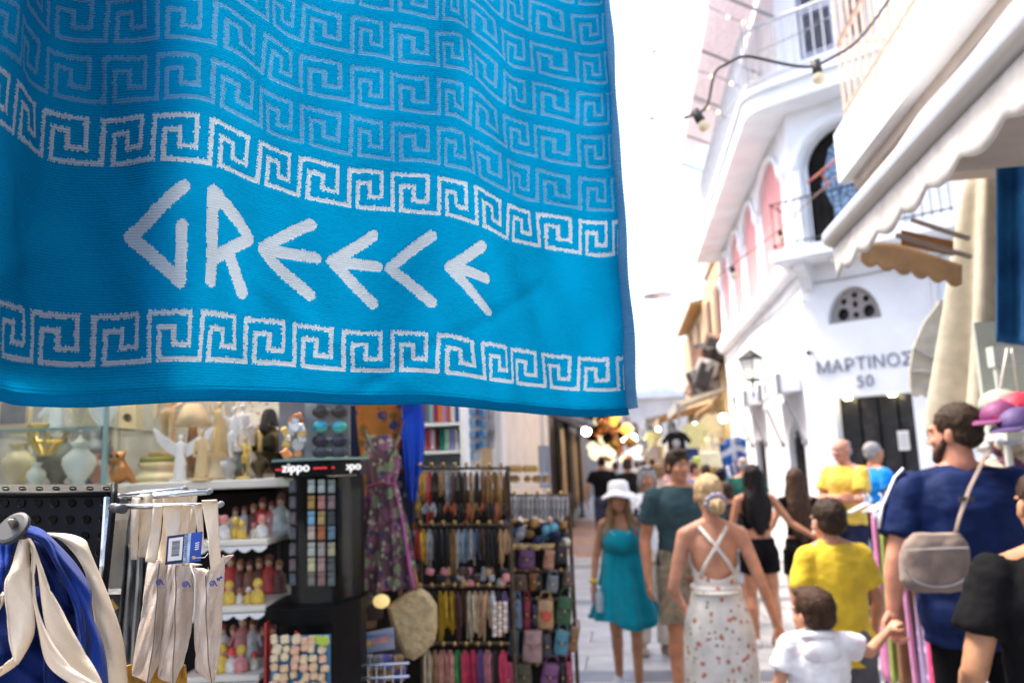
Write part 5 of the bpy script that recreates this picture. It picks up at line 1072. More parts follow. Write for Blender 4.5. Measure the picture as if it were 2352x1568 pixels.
for r, (ys, x0, x1) in enumerate(((1242, 440, 610), (1396, 425, 605), (1556, 405, 590))):
    d0 = 2.42; z_ = vf(550, ys, d0).z; xa = vf(x0, ys, d0).x; xb = vf(x1, ys, d0).x
    sw = vthing('doll_shelf', ['upper', 'middle', 'lowest'][r]+' white shelf of small dolls beside the lighter case', 'shelf', ((xa+xb)/2, d0+.2, z_-.02)); q = MB(); q.bevbox(((xa+xb)/2, d0+.24, z_-.008), (xb-xa, .44, .018), .003); vpart('board', q, M_shelf, sw)
    q = MB(); q.sheet(lambda u, v: Vector((xa+(xb-xa)*u, d0+.012, z_-.017-(.006+.012*abs(math.sin(u*5*math.pi)))*v)), 60, 1, .003); vpart('lace_edge', q, cloth('white_lace', (.7, .68, .66)), sw)
    n = 6
    for k in range(n):                                 # front row
        xx = xa+.025+(xb-xa-.05)*(k+.5)/n; ci = rnd.choice((1, 4, 2, 6, 1, 4) if r < 2 else (1, 2, 0, 4, 6)); hi = rnd.choice((1, 1, 7, 4) if r == 1 else (0, 1, 2)); h = rnd.uniform(.045, .08)*(1.15 if r == 2 else 1)
        doll((xx, d0+.07+rnd.uniform(0, .03), z_), h, ci, hi, 'small %s doll with %s hat, %s from left, front of the %s shelf' % (DN[ci], DN[hi], ORD[k], ['upper', 'middle', 'lowest'][r]))
    for k in range(6):                                 # tall row behind
        xx = xa+.02+(xb-xa-.04)*(k+.5)/6; ci = rnd.choice((5, 0, 5, 2, 6, 7)); doll((xx, d0+.27, z_), rnd.uniform(.10, .15), ci, 5 if ci != 5 else 7, 'tall %s costume doll, %s from left, back of the %s shelf' % (DN[ci], ORD[k], ['upper', 'middle', 'lowest'][r]), False)
q = MB(); vbox(q, 380, 640, 1128, 1640, 3.0, 3.03); vsolo('display_board', 'dark back board behind the doll shelves', 'board', q, M_dark, vf(520, 1600, 3.0), smooth=False)
q = MB(); vbox(q, 605, 612, 1430, 1640, 2.38, 2.41); vsolo('red_post', 'thin red post between the doll shelves and the lighter case', 'post', q, mat('red_paint', (.35, .02, .02), .4, .2, 10, .05), vf(608, 1640, 2.4), smooth=False)
# --- lighter display tower
ZD = 2.42; zt_ = vthing('lighter_display', 'black lighter display tower with clear front and white lettering', 'display case', vf(710, 1600, ZD+.15))
def arcx(x0, x1, y, n=12, bow=.06, d=ZD, back=.22):
    a = vf(x0, y, d); b = vf(x1, y, d); return [Vector((a.x+(b.x-a.x)*t, d+bow*(2*t-1)**2+(.10*max(0, t-.72)/.28), a.z)) for t in [i/n for i in range(n+1)]]
def band(name, y0, y1, x0, x1, m, off=0.0, back=.26, smooth=False):
    lo = arcx(x0, x1, y1); hi = arcx(x0, x1, y0); q = MB(); zl = vf((x0+x1)/2, y1, ZD).z; zh = vf((x0+x1)/2, y0, ZD).z
    f = [Vector((p.x, p.y-off, 0)) for p in lo]; bk = [Vector((f[-1].x, ZD+back, 0)), Vector((f[0].x, ZD+back, 0))]; ring = f+bk
    q.loft([[p+Vector((0, 0, zl)) for p in ring], [p+Vector((0, 0, zh)) for p in ring]]); return vpart(name, q, m, zt_, smooth)
M_blkp = mat('black_plastic', (.005, .005, .0055), .4, .2, 10, .03, spec=.08)
band('header', 1058, 1094, 620, 806, M_blkp, .012); band('glass_top', 1052, 1057, 615, 812, M_edge, .02)
band('inner_back', 1096, 1392, 640, 800, M_blkp, -.07, .26)
lo = arcx(622, 806, 1392); zl = vf(710, 1392, ZD).z; zh = vf(710, 1096, ZD).z
q = MB(); q.sheet(lambda u, v: Vector((0, 0, zl+(zh-zl)*v))+Vector((lo[int(round(u*12))].x, lo[int(round(u*12))].y, 0)), 12, 1, .004); vpart('clear_front', q, thin_glass('case_acrylic', .014), zt_)
band('lip', 1392, 1428, 608, 812, M_blkp, .05); band('pedestal', 1430, 1900, 622, 806, M_blkp, .0)
for x0, x1 in ((622, 678), (760, 764)):
    p = arcx(622, 806, 1077); zc = vf(700, 1077, ZD).z; q = MB(); a = vf(x0, 1077, ZD); b = vf(x1, 1077, ZD)
    q.sheet(lambda u, v: Vector((a.x+(b.x-a.x)*u, np.interp(a.x+(b.x-a.x)*u, [t.x for t in p], [t.y for t in p])-.0145, zc+.004-.005*v)), 8, 1, .002); vpart('red_line', q, mat('red_print', (.45, .02, .02), .4, .1, 10, 0, emit=(.5, .02, .02), es=.25), zt_)
M_logo = mat('lit_white_logo', (.9, .9, .88), .4, 0, 5, 0, emit=(1, .98, .94), es=.22)
for x, sz, rz in ((682, .038, 0), (788, .036, .55)):
    p = arcx(622, 806, 1077); cx = vf(x, 1077, ZD).x; cy = np.interp(cx, [t.x for t in p], [t.y for t in p]); me = text_mesh('zippo', sz, .002, M_logo); o = link('lettering', me, None, zt_); bb = BASE[zt_.name]
    o.rotation_euler = (rad(90), 0, rz); o.location = (cx-bb.x, cy-.020-bb.y, vf(700, 1082, ZD).z-bb.z)
for x0, x1 in ((722, 757),):
    p = arcx(622, 806, 1077); zc = vf(700, 1077, ZD).z; q = MB(); a = vf(x0, 1077, ZD); b = vf(x1-6, 1077, ZD)
    q.sheet(lambda u, v: Vector((a.x+(b.x-a.x)*u, np.interp(a.x+(b.x-a.x)*u, [t.x for t in p], [t.y for t in p])-.0145, zc+.004-.005*v)), 8, 1, .002); vpart('red_line', q, MATS['red_print'], zt_)
LC = [(.6, .6, .6), (.55, .55, .58), (.35, .35, .37), (.50, .26, .08), (.55, .22, .20), (.30, .18, .20), (.25, .42, .60), (.45, .30, .14), (.06, .06, .07), (.60, .42, .36), (.5, .12, .05), (.15, .22, .32), (.5, .48, .44), (.4, .3, .3), (.5, .4, .25), (.6, .5, .3), (.42, .25, .24), (.10, .10, .11), (.20, .17, .15), (.30, .14, .12), (.16, .16, .17)]
LN = ['silver', 'bright steel', 'grey', 'orange', 'red and white', 'plum', 'sky blue', 'bronze', 'black', 'peach', 'rust red', 'dark blue', 'pearl', 'mauve', 'gold trimmed', 'sand', 'rose', 'graphite', 'umber', 'brick', 'charcoal']
for r, yy in enumerate((1117, 1154, 1190, 1224, 1262, 1297, 1330)):
    for c_, xx in enumerate((715, 738, 761)):
        k = r*3+c_; p = vf(xx, yy, ZD+.055+.05*max(0, (xx-735)/26)*.4); m = mat('lighter_%d' % k, LC[k], .3, .2, 60, .05, 90, metal=.5)
        t = vthing('pocket_lighter', '%s pocket lighter in row %s, %s of three in the black case' % (LN[k], ['one', 'two', 'three', 'four', 'five', 'six', 'seven'][r], ['left', 'middle', 'right'][c_]), 'lighter', p, 'lighters in the display tower')
        q = MB(); q.bevbox(p+Vector((0, 0, -.006)), (.021, .008, .026), .002); vpart('case', q, m, t); q = MB(); q.bevbox(p+Vector((0, 0, .015)), (.021, .008, .014), .002); vpart('lid', q, m, t)
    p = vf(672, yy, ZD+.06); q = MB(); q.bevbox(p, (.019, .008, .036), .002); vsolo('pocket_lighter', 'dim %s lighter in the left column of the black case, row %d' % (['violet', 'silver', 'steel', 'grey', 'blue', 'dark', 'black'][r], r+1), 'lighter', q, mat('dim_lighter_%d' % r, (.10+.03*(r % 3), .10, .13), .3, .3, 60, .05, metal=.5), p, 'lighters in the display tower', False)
# metallic odds and ends and sunglasses on top of the tower
gl = vthing('sunglasses_stand', 'grey board of sunglasses standing on the lighter tower', 'display stand', vf(755, 1052, 2.55)); q = MB(); vbox(q, 728, 802, 900, 1050, 2.6, 2.615); vpart('board', q, mat('grey_board', (.16, .155, .15), .6, .2, 8, .05), gl)
q = MB(); vbox(q, 700, 728, 900, 1050, 2.62, 2.63); vpart('side_board', q, mat('pale_board', (.34, .34, .34), .5, .2, 8, .05), gl)
for r, (yy, m, ln) in enumerate(((945, mat('brown_lens', (.03, .018, .012), .1, .1, 5, 0), 'brown'), (980, mat('mirror_blue_lens', (.02, .25, .42), .1, .4, 30, 0, metal=.4, col2=(.1, .4, .25)), 'mirrored blue'), (1012, MATS.get('dark_lens') or mat('dark_lens', (.02, .015, .03), .08, .1, 5, 0), 'black'), (1038, mat('smoke_lens', (.05, .045, .05), .1, .1, 5, 0), 'smoky'))):
    t = vthing('sunglasses', '%s sunglasses on the grey board above the lighter tower' % ln, 'sunglasses', vf(757, yy, 2.58))
    for s in (-1, 1): q = MB(); q.ell(vf(757+s*22, yy, 2.585), (.026, .006, .020), n=14); vpart('lens', q, m, t, True)
    q = MB(); q.tube([vf(750, yy-5, 2.58), vf(764, yy-5, 2.58)], .003, 6); vpart('bridge', q, M_steel, t)
rnd = random.Random(5)
for k in range(22):
    xx = rnd.uniform(655, 702); yy = rnd.uniform(945, 1046); p = vf(xx, yy, 2.5+rnd.uniform(0, .1)); q = MB(); w_ = rnd.uniform(.009, .02)
    cc = rnd.choice([('steel', M_steel), ('brass', M_brass), ('black', M_blkp), ('copper', M_copper), ('pearl', M_marb)])
    if k % 3: q.bevbox(p, (w_*1.5, .008, w_*2), .002, Matrix.Rotation(rnd.uniform(-.6, .6), 3, 'Y'))
    else: q.lathe([(w_*.5, -.003), (w_, -.003), (w_, .003), (w_*.5, .003)], p, 14, R=Matrix.Rotation(rad(90), 3, 'X'))
    vsolo('key_charm', 'small %s charm hanging left of the sunglasses board' % cc[0], 'key ring', q, cc[1], p, '%s charms by the sunglasses' % cc[0], False)
q = MB(); vbox(q, 640, 708, 900, 1052, 2.64, 2.65); vsolo('charm_board', 'grey pegboard behind the small metal charms', 'board', q, mat('charm_board_grey', (.20, .19, .19), .6, .2, 8, .1), vf(674, 1052, 2.64), smooth=False)
# ---------------------------------------------------------------- dresses on hangers
def garment(name, label, d, L, Rr, m, folds=7, amp=.02, dep=.05, group=None, extra=None):
    """hanging garment between two picture outlines: closed shell with folds"""
    ys = [p[1] for p in L]; n = 40; nz = 30; base = vf(np.mean([L[-1][0], Rr[-1][0]]), ys[-1], d); t = vthing(name, label, 'dress', base, group)
    q = MB(); rings = []
    for k in range(nz+1):
        y = ys[0]+(ys[-1]-ys[0])*k/nz; xl = np.interp(y, ys, [p[0] for p in L]); xr = np.interp(y, [p[1] for p in Rr], [p[0] for p in Rr]); a_ = vf(xl, y, d); b_ = vf(xr, y, d); rx = abs(b_.x-a_.x)/2; cx = (a_.x+b_.x)/2; ring = []
        for j in range(n):
            a = 2*math.pi*j/n; f = 1+amp*8*(k/nz)*math.sin(a*folds+k*.05)*.25; ring.append(Vector((cx+rx*math.cos(a)*f, d+max(.02, dep*(.4+.6*k/nz))*math.sin(a)*f+amp*(k/nz)*math.sin(a*folds*1.3), a_.z)))
        rings.append(ring)
    q.loft(rings); vpart('fabric', q, m, t, True); return t
M_pdress = floral('purple_print', (.13, .07, .085), [((.27, .11, .17), 15, .60), ((.20, .25, .14), 17, .55), ((.07, .06, .13), 24, .46), ((.36, .40, .27), 28, .43)])
dr1 = garment('summer_dress', 'purple and green patterned sundress hanging beside the lighter tower', 3.0, [(842, 1000), (834, 1060), (846, 1110), (824, 1220), (808, 1310), (800, 1354)], [(898, 1000), (922, 1060), (910, 1110), (938, 1220), (952, 1310), (956, 1354)], M_pdress, 9, .03, .07)
q = MB()
for a, b, c in (((838, 985), (848, 1010), (870, 1062)), ((928, 965), (915, 1010), (888, 1062))): q.tube([vf(*a, 2.93), vf(*b, 2.93), vf(*c, 2.93)], [.006, .012, .014], 6, flat=.4)
vpart('shoulder_strap', q, M_pdress, dr1, True)
q = MB(); q.tube([vf(905, 1110, 2.92), vf(925, 1200, 2.9), vf(940, 1300, 2.9), vf(950, 1350, 2.9)], [.006, .015, .02, .022], 8, flat=.3); vpart('sash', q, cloth('magenta_sash', (.36, .07, .24)), dr1, True)
q = MB(); q.tube([vf(x, y, 2.93) for x, y in ((845, 1118), (875, 1108), (905, 1116))], .014, 8, flat=.4); vpart('waistband', q, cloth('plum_band', (.18, .03, .06)), dr1, True)
q = MB(); q.loft([[vf(x, y, 3.0) for x, y in ((846, 1000), (870, 1066), (892, 1000))], [vf(x, y, 3.02) for x, y in ((846, 1000), (870, 1066), (892, 1000))]]); vpart('neck_lining', q, M_navy, dr1)
M_kaf = floral('orange_print', (.30, .11, .02), [((.10, .07, .015), 22, .52), ((.03, .04, .12), 14, .45), ((.35, .05, .02), 26, .42)])
garment('kaftan', 'orange patterned kaftan with a deep neckline hanging behind the sundress', 3.25, [(815, 915), (822, 1000), (835, 1120), (835, 1280)], [(925, 915), (920, 1000), (905, 1120), (905, 1280)], M_kaf, 6, .02, .05)
garment('navy_robe', 'dark navy robe hanging left of the orange kaftan', 3.3, [(802, 915), (800, 1060), (806, 1200), (808, 1330)], [(850, 915), (850, 1060), (848, 1200), (850, 1330)], M_navy, 6, .02, .05)
garment('blue_robe', 'bright cobalt blue beach robe hanging right of the kaftan', 3.2, [(924, 915), (922, 1000), (930, 1080), (942, 1150)], [(968, 915), (976, 990), (972, 1060), (960, 1150)], cloth('cobalt', (.005, .05, .42)), 5, .02, .04)
garment('print_robe', 'grey and rust printed robe behind the cobalt one', 3.3, [(905, 960), (912, 1100), (915, 1250), (922, 1380)], [(945, 960), (960, 1100), (958, 1250), (962, 1380)], floral('rust_print', (.05, .06, .10), [((.26, .08, .03), 14, .5), ((.30, .32, .36), 20, .45)]), 6, .02, .05)
q = MB(); q.tube([vf(800, 925, 3.15), vf(975, 918, 3.15)], .012, 8); vsolo('garment_rail', 'steel rail the dresses hang from, just under the towel edge', 'rail', q, M_steel, vf(880, 925, 3.15))
# ---------------------------------------------------------------- white shelf of rolled scarves behind
ws = vthing('scarf_shelf', 'white shelf unit with rows of rolled coloured scarves', 'shelf', vf(1010, 1075, 4.7))
for y_ in (974, 1038, 1075): q = MB(); vbox(q, 948, 1066, y_-5, y_+5, 4.5, 4.85); vpart('board', q, M_white, ws)
for x_ in (946, 1063): q = MB(); vbox(q, x_-4, x_+4, 880, 1085, 4.5, 4.85); vpart('side', q, M_white, ws)
q = MB(); vbox(q, 948, 1064, 880, 1085, 4.86, 4.88); vpart('back', q, mat('white_laminate', (.75, .76, .76), .4, .03, 4, 0), ws)
SC1 = [((.22, .30, .02), 'lime'), ((.18, .05, .06), 'wine'), ((.10, .13, .25), 'slate blue'), ((.20, .36, .33), 'sea green'), ((.22, .02, .10), 'burgundy'), ((.50, .16, .03), 'orange'), ((.40, .22, .40), 'lilac'), ((.36, .08, .09), 'brick'), ((.62, .64, .6), 'white'), ((.03, .08, .35), 'royal blue')]
SC2 = [((.02, .22, .25), 'teal'), ((.55, .57, .58), 'pearl'), ((.42, .05, .08), 'crimson'), ((.62, .45, .50), 'rose'), ((.10, .02, .03), 'oxblood'), ((.0, .20, .13), 'emerald'), ((.40, .60, .45), 'mint'), ((.28, .24, .55), 'violet'), ((.62, .64, .64), 'ivory')]
for r, (lst, y0, y1) in enumerate(((SC1, 905, 969), (SC2, 984, 1033))):
    for k, (c, n) in enumerate(lst):
        x_ = 957+k*(100/len(lst))+4; p = vf(x_, y1, 4.62); h = vf(x_, y0, 4.62).z-p.z; q = MB(); q.lathe([(.001, 0), (.013, 0), (.0145, .01), (.013, h*.5), (.0145, h-.01), (.012, h), (.001, h)], p, 10)
        vsolo('rolled_scarf', '%s rolled scarf on the %s row of the white shelf' % (n, ['upper', 'lower'][r]), 'scarf', q, cloth('scarf_'+n.replace(' ', '_'), c), p, 'rolled scarves on the white shelf')
bd = vthing('blue_goods_board', 'white board of bright blue trinkets beyond the scarf shelf', 'display board', vf(1100, 1075, 6.2)); q = MB(); vbox(q, 1070, 1132, 880, 1080, 6.2, 6.24); vpart('board', q, MATS['white_laminate'], bd)
rnd = random.Random(3)
for k in range(26):
    x_ = 1078+(k % 6)*9; y_ = 945+(k//6)*26+rnd.uniform(-3, 3); q = MB(); vbox(q, x_-3, x_+3, y_-8, y_+8, 6.16, 6.2); vpart('trinket', q, mat('trinket_%d' % (k % 3), ((.02, .22, .5), (.25, .45, .65), (.03, .08, .25))[k % 3], .4, .2, 20, .05), bd)
garment('straw_hat_stack', 'grey striped bundle hanging at the edge of the white board', 6.0, [(1118, 930), (1120, 990), (1122, 1030)], [(1135, 930), (1138, 990), (1134, 1030)], cloth('grey_stripe', (.25, .24, .26), var=.5), 4, .01, .05)
q = MB(); vbox(q, 1106, 1130, 1028, 1085, 5.9, 5.95); vsolo('tan_signboard', 'plain tan board leaning below the grey bundle', 'board', q, M_wood, vf(1115, 1085, 5.9), smooth=False)
# ---------------------------------------------------------------- turning racks of bracelets, straps and purses
M_rackm = mat('dull_rack_metal', (.10, .075, .05), .5, .3, 40, .1, metal=.3, spec=.3)
def rack(label, xs, bars, d, base_y=1700):
    t = vthing('wire_rack', label, 'rack', vf((xs[0]+xs[1])/2, base_y, d+.1))
    for x_ in (xs[0]+6, xs[1]-6): q = MB(); a = vf(x_, bars[0]-6, d+.05); q.tube([a, Vector((a.x, a.y, .03))], .009, 8); vpart('upright', q, M_rackm, t)
    for y_ in bars:
        q = MB(); q.tube([vf(xs[0], y_, d), vf(xs[1], y_, d)], .006, 8); br = vpart('bar', q, M_rackm, t)
        for k in range(int((xs[1]-xs[0])/26)):
            p = vf(xs[0]+14+26*k, y_, d); q = MB(); q.tube([p, p+Vector((0, -.07, .004)), p+Vector((0, -.075, .015))], .004, 6); vpart('hook', q, M_rackm, t)
            q = MB(); q.ell(p+Vector((0, -.078, .016)), (.008, .006, .008)); vpart('hook_knob', q, M_brass, t, True)
    return t
rack('wire rack of bracelets, straps and tassels in the middle of the stall', (956, 1172), (1075, 1205, 1345, 1477), 3.25)
STN = {'tan': (.40, .24, .11), 'yellow': (.62, .36, .03), 'red': (.42, .03, .03), 'black': (.012, .012, .013), 'grey': (.30, .32, .33), 'maroon': (.07, .022, .024), 'brown': (.14, .065, .02), 'rust': (.32, .09, .03), 'blue grey': (.16, .25, .33), 'denim': (.07, .10, .19), 'mustard': (.50, .30, .01), 'cream': (.55, .45, .30), 'peach': (.58, .36, .20), 'pink': (.55, .20, .22), 'salmon': (.55, .25, .20), 'green': (.05, .24, .07), 'crimson': (.5, .03, .08), 'dark brown': (.06, .03, .014), 'caramel': (.30, .16, .05), 'white': (.6, .6, .6), 'silver': (.4, .42, .45), 'violet': (.10, .05, .16)}
def strapm(n): return mat('strap_'+n.replace(' ', '_'), STN[n], .55, .3, 40, .3, 90)
def tassel(x, y0, y1, w_, d, n, label, group, kind='strap', wide=1.0):
    p = vf(x, y0, d); q = MB(); b = vf(x, y1, d); r_ = random.Random(int(x*31+y0)); w_ *= r_.uniform(.5, 1.0); b = vf(x, y1+r_.uniform(-22, 12), d); k_ = max(3, int(w_/2.6)); s = px(d)
    for i in range(k_):                                # several cords or bands, bound at the top
        u = (i-(k_-1)/2)/max(1, k_-1); xx = p.x+u*w_*s*wide; zz = b.z+r_.uniform(0, .035); yy = d-.05+r_.uniform(-.03, .02)
        q.tube([Vector((p.x+u*w_*s*.5, d-.05, p.z-.006)), Vector((xx, yy, p.z-.03)), Vector((xx+r_.uniform(-.003, .003), yy, (p.z+zz)/2)), Vector((xx+r_.uniform(-.004, .004), yy, zz))], [.002, .0042, .0044, .004], 5)
    return vsolo('hanging_strap', label, 'strap', q, strapm(n), p, group)
ROW1 = ['tan', 'yellow', 'red', 'black', 'caramel', 'grey', 'maroon', 'black', 'dark brown', 'tan', 'black', 'brown', 'caramel', 'brown', 'caramel', 'dark brown']
for k, n in enumerate(ROW1): tassel(962+k*13.4, 1079, 1165+random.Random(k).uniform(0, 36), 12, 3.25, n, '%s leather strap bundle, %s from the left on the top bar of the rack' % (n, ORD[k]), 'straps on the top bar')
R1B = ['mustard', 'grey', 'silver', 'black', 'rust', 'rust', 'black', 'rust', 'caramel', 'rust', 'black', 'rust', 'dark brown']
for k, n in enumerate(R1B): tassel(966+k*16, 1150, 1198, 13, 3.2, n, 'short %s tassel, %s from the left below the top bar straps' % (n, ORD[k]), 'short tassels', wide=1.2)
ROW2 = ['red', 'yellow', 'grey', 'black', 'black', 'black', 'caramel', 'grey', 'blue grey', 'grey', 'denim', 'dark brown', 'black', 'black', 'tan', 'tan']
for k, n in enumerate(ROW2): tassel(962+k*13.4, 1209, 1290+random.Random(k+40).uniform(0, 34), 12, 3.25, n, '%s cord bundle, %s from the left on the second bar of the rack' % (n, ORD[k]), 'cords on the second bar')
ROW3 = ['black', 'mustard', 'mustard', 'mustard', 'maroon', 'dark brown', 'cream', 'cream', 'peach', 'peach', 'white', 'black', 'violet']
for k, n in enumerate(ROW3): tassel(1000+k*13.2, 1349, 1430+random.Random(k+80).uniform(10, 56), 12, 3.25, n, '%s bead bundle, %s from the left on the third bar of the rack' % (n, ORD[k]), 'beads on the third bar')
for k in range(26):                                    # black and pale shell strings
    p = vf(1136+(k % 3)*12, 1385+(k//3)*9, 3.17); q = MB(); q.ell(p, (.010, .006, .008)); vsolo('shell_bead', 'pale oval shell strung on the black string at the right of the rack', 'bead', q, strapm('peach' if k % 2 else 'white'), p, 'pale shells on black strings')
ROW4 = ['cream', 'tan', 'salmon', 'salmon', 'green', 'crimson', 'crimson', 'violet', 'pink', 'black', 'crimson']
for k, n in enumerate(ROW4): tassel(985+k*17, 1482, 1600, 15, 3.25, n, '%s ribbon bundle, %s from the left on the lowest bar of the rack' % (n, ORD[k]), 'ribbons on the lowest bar', wide=1.1)
rnd = random.Random(17)
for k in range(34):                                    # dark leather odds and ends between the bars
    n = rnd.choice(['black', 'dark brown', 'maroon', 'grey', 'black', 'pink', 'tan']); x_ = rnd.uniform(965, 1165); y_ = rnd.choice((1312, 1326, 1338)); p = vf(x_, y_, 3.2+rnd.uniform(0, .06)); q = MB(); q.bevbox(p, (.026+rnd.uniform(-.006, .008), .02, .03+rnd.uniform(-.008, .006)), .005, Matrix.Rotation(rnd.uniform(-.4, .4), 3, 'Y'))
    vsolo('leather_charm', 'small %s leather charm between the second and third bars' % n, 'charm', q, strapm(n), p, '%s leather charms' % n)
rk2 = rack('second wire rack of purses standing right beside the street', (1168, 1312), (1138, 1202, 1256, 1312, 1376, 1448, 1524), 3.55)
q = MB(); vbox(q, 1160, 1300, 1205, 1800, 3.72, 3.74); vpart('back_panel', q, M_dark, rk2)
def purse(x0, x1, y0, y1, c, n, d=3.45, tilt=0.0, group='purses on the wire rack'):
    p = vf((x0+x1)/2, y1, d); w_ = (x1-x0)*px(d); h = (y1-y0)*px(d); t = vthing('leather_purse', n, 'purse', p, group); m = mat('purse_%s' % ('%.2f_%.2f_%.2f' % c), c, .5, .25, 25, .3, 70)
    R = Matrix.Rotation(tilt, 3, 'Y'); q = MB(); rs = []
    for z, k, th in ((0, .82, .3), (.06, .98, .8), (.3, 1.0, 1.0), (.7, .96, .85), (.95, .9, .5), (1.0, .86, .3)):
        rs.append([p+R @ Vector((w_/2*k*math.copysign(abs(math.cos(a))**.5, math.cos(a)), .02*th*math.copysign(abs(math.sin(a))**.6, math.sin(a)), h*z)) for a in [2*math.pi*j/20 for j in range(20)]])
    q.loft(rs); vpart('purse_body', q, m, t, True)
    q = MB(); q.sheet(lambda u, v: p+R @ Vector((w_*(.9-.12*v)*(u-.5), -.0215-.004*math.sin(u*math.pi), h*(1.0-.42*v-.06*v*math.sin(u*math.pi)))), 10, 4, .003); vpart('flap', q, m, t, True)
    q = MB(); q.tube([p+R @ Vector((-w_*.42, 0, h*.97)), p+R @ Vector((-w_*.2, -.01, h*1.3)), p+R @ Vector((w_*.2, -.01, h*1.3)), p+R @ Vector((w_*.42, 0, h*.97))], .004, 6); vpart('strap', q, m, t, True)
    q = MB(); q.ell(p+R @ Vector((0, -.026, h*.52)), (.006, .004, .006)); vpart('clasp', q, M_brass, t, True); return t
for a in (((1190, 1227, 1264, 1306), (.13, .05, .14), 'purple leather purse on the upper row of the second rack', .1), ((1246, 1271, 1264, 1306), (.42, .20, .13), 'peach tan card pouch on the upper row of the second rack', .15), ((1275, 1302, 1255, 1294), (.013, .013, .016), 'black purse at the upper right of the second rack', .05),
  ((1180, 1212, 1321, 1357), (.10, .055, .035), 'ribbed brown purse on the second row of the rack', 0), ((1217, 1241, 1318, 1355), (.22, .085, .025), 'chestnut purse on the second row of the rack', -.05), ((1253, 1280, 1323, 1360), (.17, .18, .20), 'slate grey card pouch on the second row of the rack', .15), ((1290, 1314, 1313, 1347), (.11, .075, .06), 'dull brown purse at the end of the second row', .2),
  ((1183, 1200, 1382, 1443), (.14, .20, .30), 'blue grey pouch on the third row of the rack', 0), ((1202, 1219, 1382, 1443), (.22, .02, .04), 'dark red pouch beside the blue grey pouch', .03), ((1234, 1271, 1382, 1443), (.45, .27, .13), 'tan bag with a red mark on the third row of the rack', .05), ((1275, 1310, 1374, 1435), (.03, .09, .035), 'dark green bag on the third row of the rack', .15),
  ((1200, 1244, 1452, 1521), (.36, .22, .21), 'dusty pink tote on the fourth row of the rack', .08), ((1271, 1303, 1452, 1504), (.07, .22, .28), 'teal pouch on the fourth row of the rack', .15), ((1302, 1324, 1443, 1496), (.24, .12, .055), 'brown satchel hanging over the street edge of the rack', .2), ((1168, 1190, 1450, 1506), (.02, .06, .08), 'dark teal pouch at the left of the fourth row', .1),
  ((1239, 1278, 1528, 1585), (.18, .06, .15), 'violet purse on the lowest row of the rack', .2), ((1188, 1222, 1528, 1585), (.07, .065, .03), 'olive purse on the lowest row of the rack', 0), ((1288, 1300, 1526, 1590), (.02, .015, .02), 'narrow black pouch on the lowest row of the rack', 0), ((1302, 1318, 1526, 1590), (.36, .07, .12), 'rose red pouch at the street end of the lowest row', 0), ((1150, 1180, 1528, 1600), (.36, .03, .10), 'bright crimson pouch hanging low between the racks', .1),
  ((1228, 1246, 1322, 1356), (.012, .012, .012), 'black narrow pouch between chestnut and grey pouches', 0), ((1222, 1236, 1392, 1440), (.02, .025, .05), 'navy pouch behind the tan bag', 0), ((1248, 1268, 1460, 1510), (.05, .05, .055), 'charcoal pouch between pink tote and teal pouch', 0)):
    purse(*a[0], a[1], a[2], 3.45, a[3])
q = MB(); q.ell(vf(1255, 1415, 3.41), (.022, .004, .022)); o = vsolo('red_mark', 'round red print on the tan bag of the rack', 'print', q, mat('red_print2', (.5, .07, .04), .6, .3, 30, .05), vf(1255, 1415, 3.41))
# pale lace hung on the top bar, straw baskets, knotted cloths
for k in range(12):
    x_ = 1172+k*11.6; q = MB(); q.sheet(lambda u, v: vf(x_-6+12*u, 1140+(50+6*math.sin(k*2.1))*v, 3.5)+Vector((0, .012*math.sin(u*9+k), 0)), 8, 6, .004)
    vsolo('lace_scarf', 'pale grey lace scarf, %s from the left on the top bar of the second rack' % ORD[k], 'scarf', q, cloth('lace_%d' % (k % 3), ((.48, .45, .44), (.56, .54, .52), (.38, .35, .36))[k % 3], .15, var=.35, sc=40), vf(x_, 1190, 3.5), 'lace scarves on the second rack')
rnd = random.Random(23)
for k in range(30):
    c = rnd.choice([('dark blue', (.03, .05, .14)), ('black', (.015, .015, .018)), ('sea blue', (.10, .30, .40)), ('ochre', (.35, .18, .05)), ('grey', (.22, .23, .25)), ('navy', (.02, .03, .09)), ('cream', (.5, .45, .36))]); x_ = rnd.uniform(1150, 1308); y_ = rnd.uniform(1200, 1250); p = vf(x_, y_, 3.5+rnd.uniform(-.05, .05)); q = MB(); q.ell(p, (.022, .018, .02), n=10, m=6); me_o = vsolo('cloth_bundle', 'small %s cloth pouch in the crowded row under the lace scarves' % c[0], 'pouch', q, mat('pouch_'+c[0].replace(' ', '_'), c[1], .7, .3, 40, .3), p, '%s pouches under the lace' % c[0])
for k, x_ in enumerate((1172, 1200, 1230, 1258)):
    p = vf(x_, 1262, 3.45); q = MB(); q.lathe([(.001, 0), (.02, 0), (.03, .014), (.034, .024), (.03, .024), (.02, .006)], p, 16); vsolo('straw_dish', 'small straw dish on the second rack above the purses, %s from the left' % ['first', 'second', 'third', 'fourth'][k], 'dish', q, mat('straw', (.48, .36, .16), .7, .3, 60, .4, 120), p, 'straw dishes')
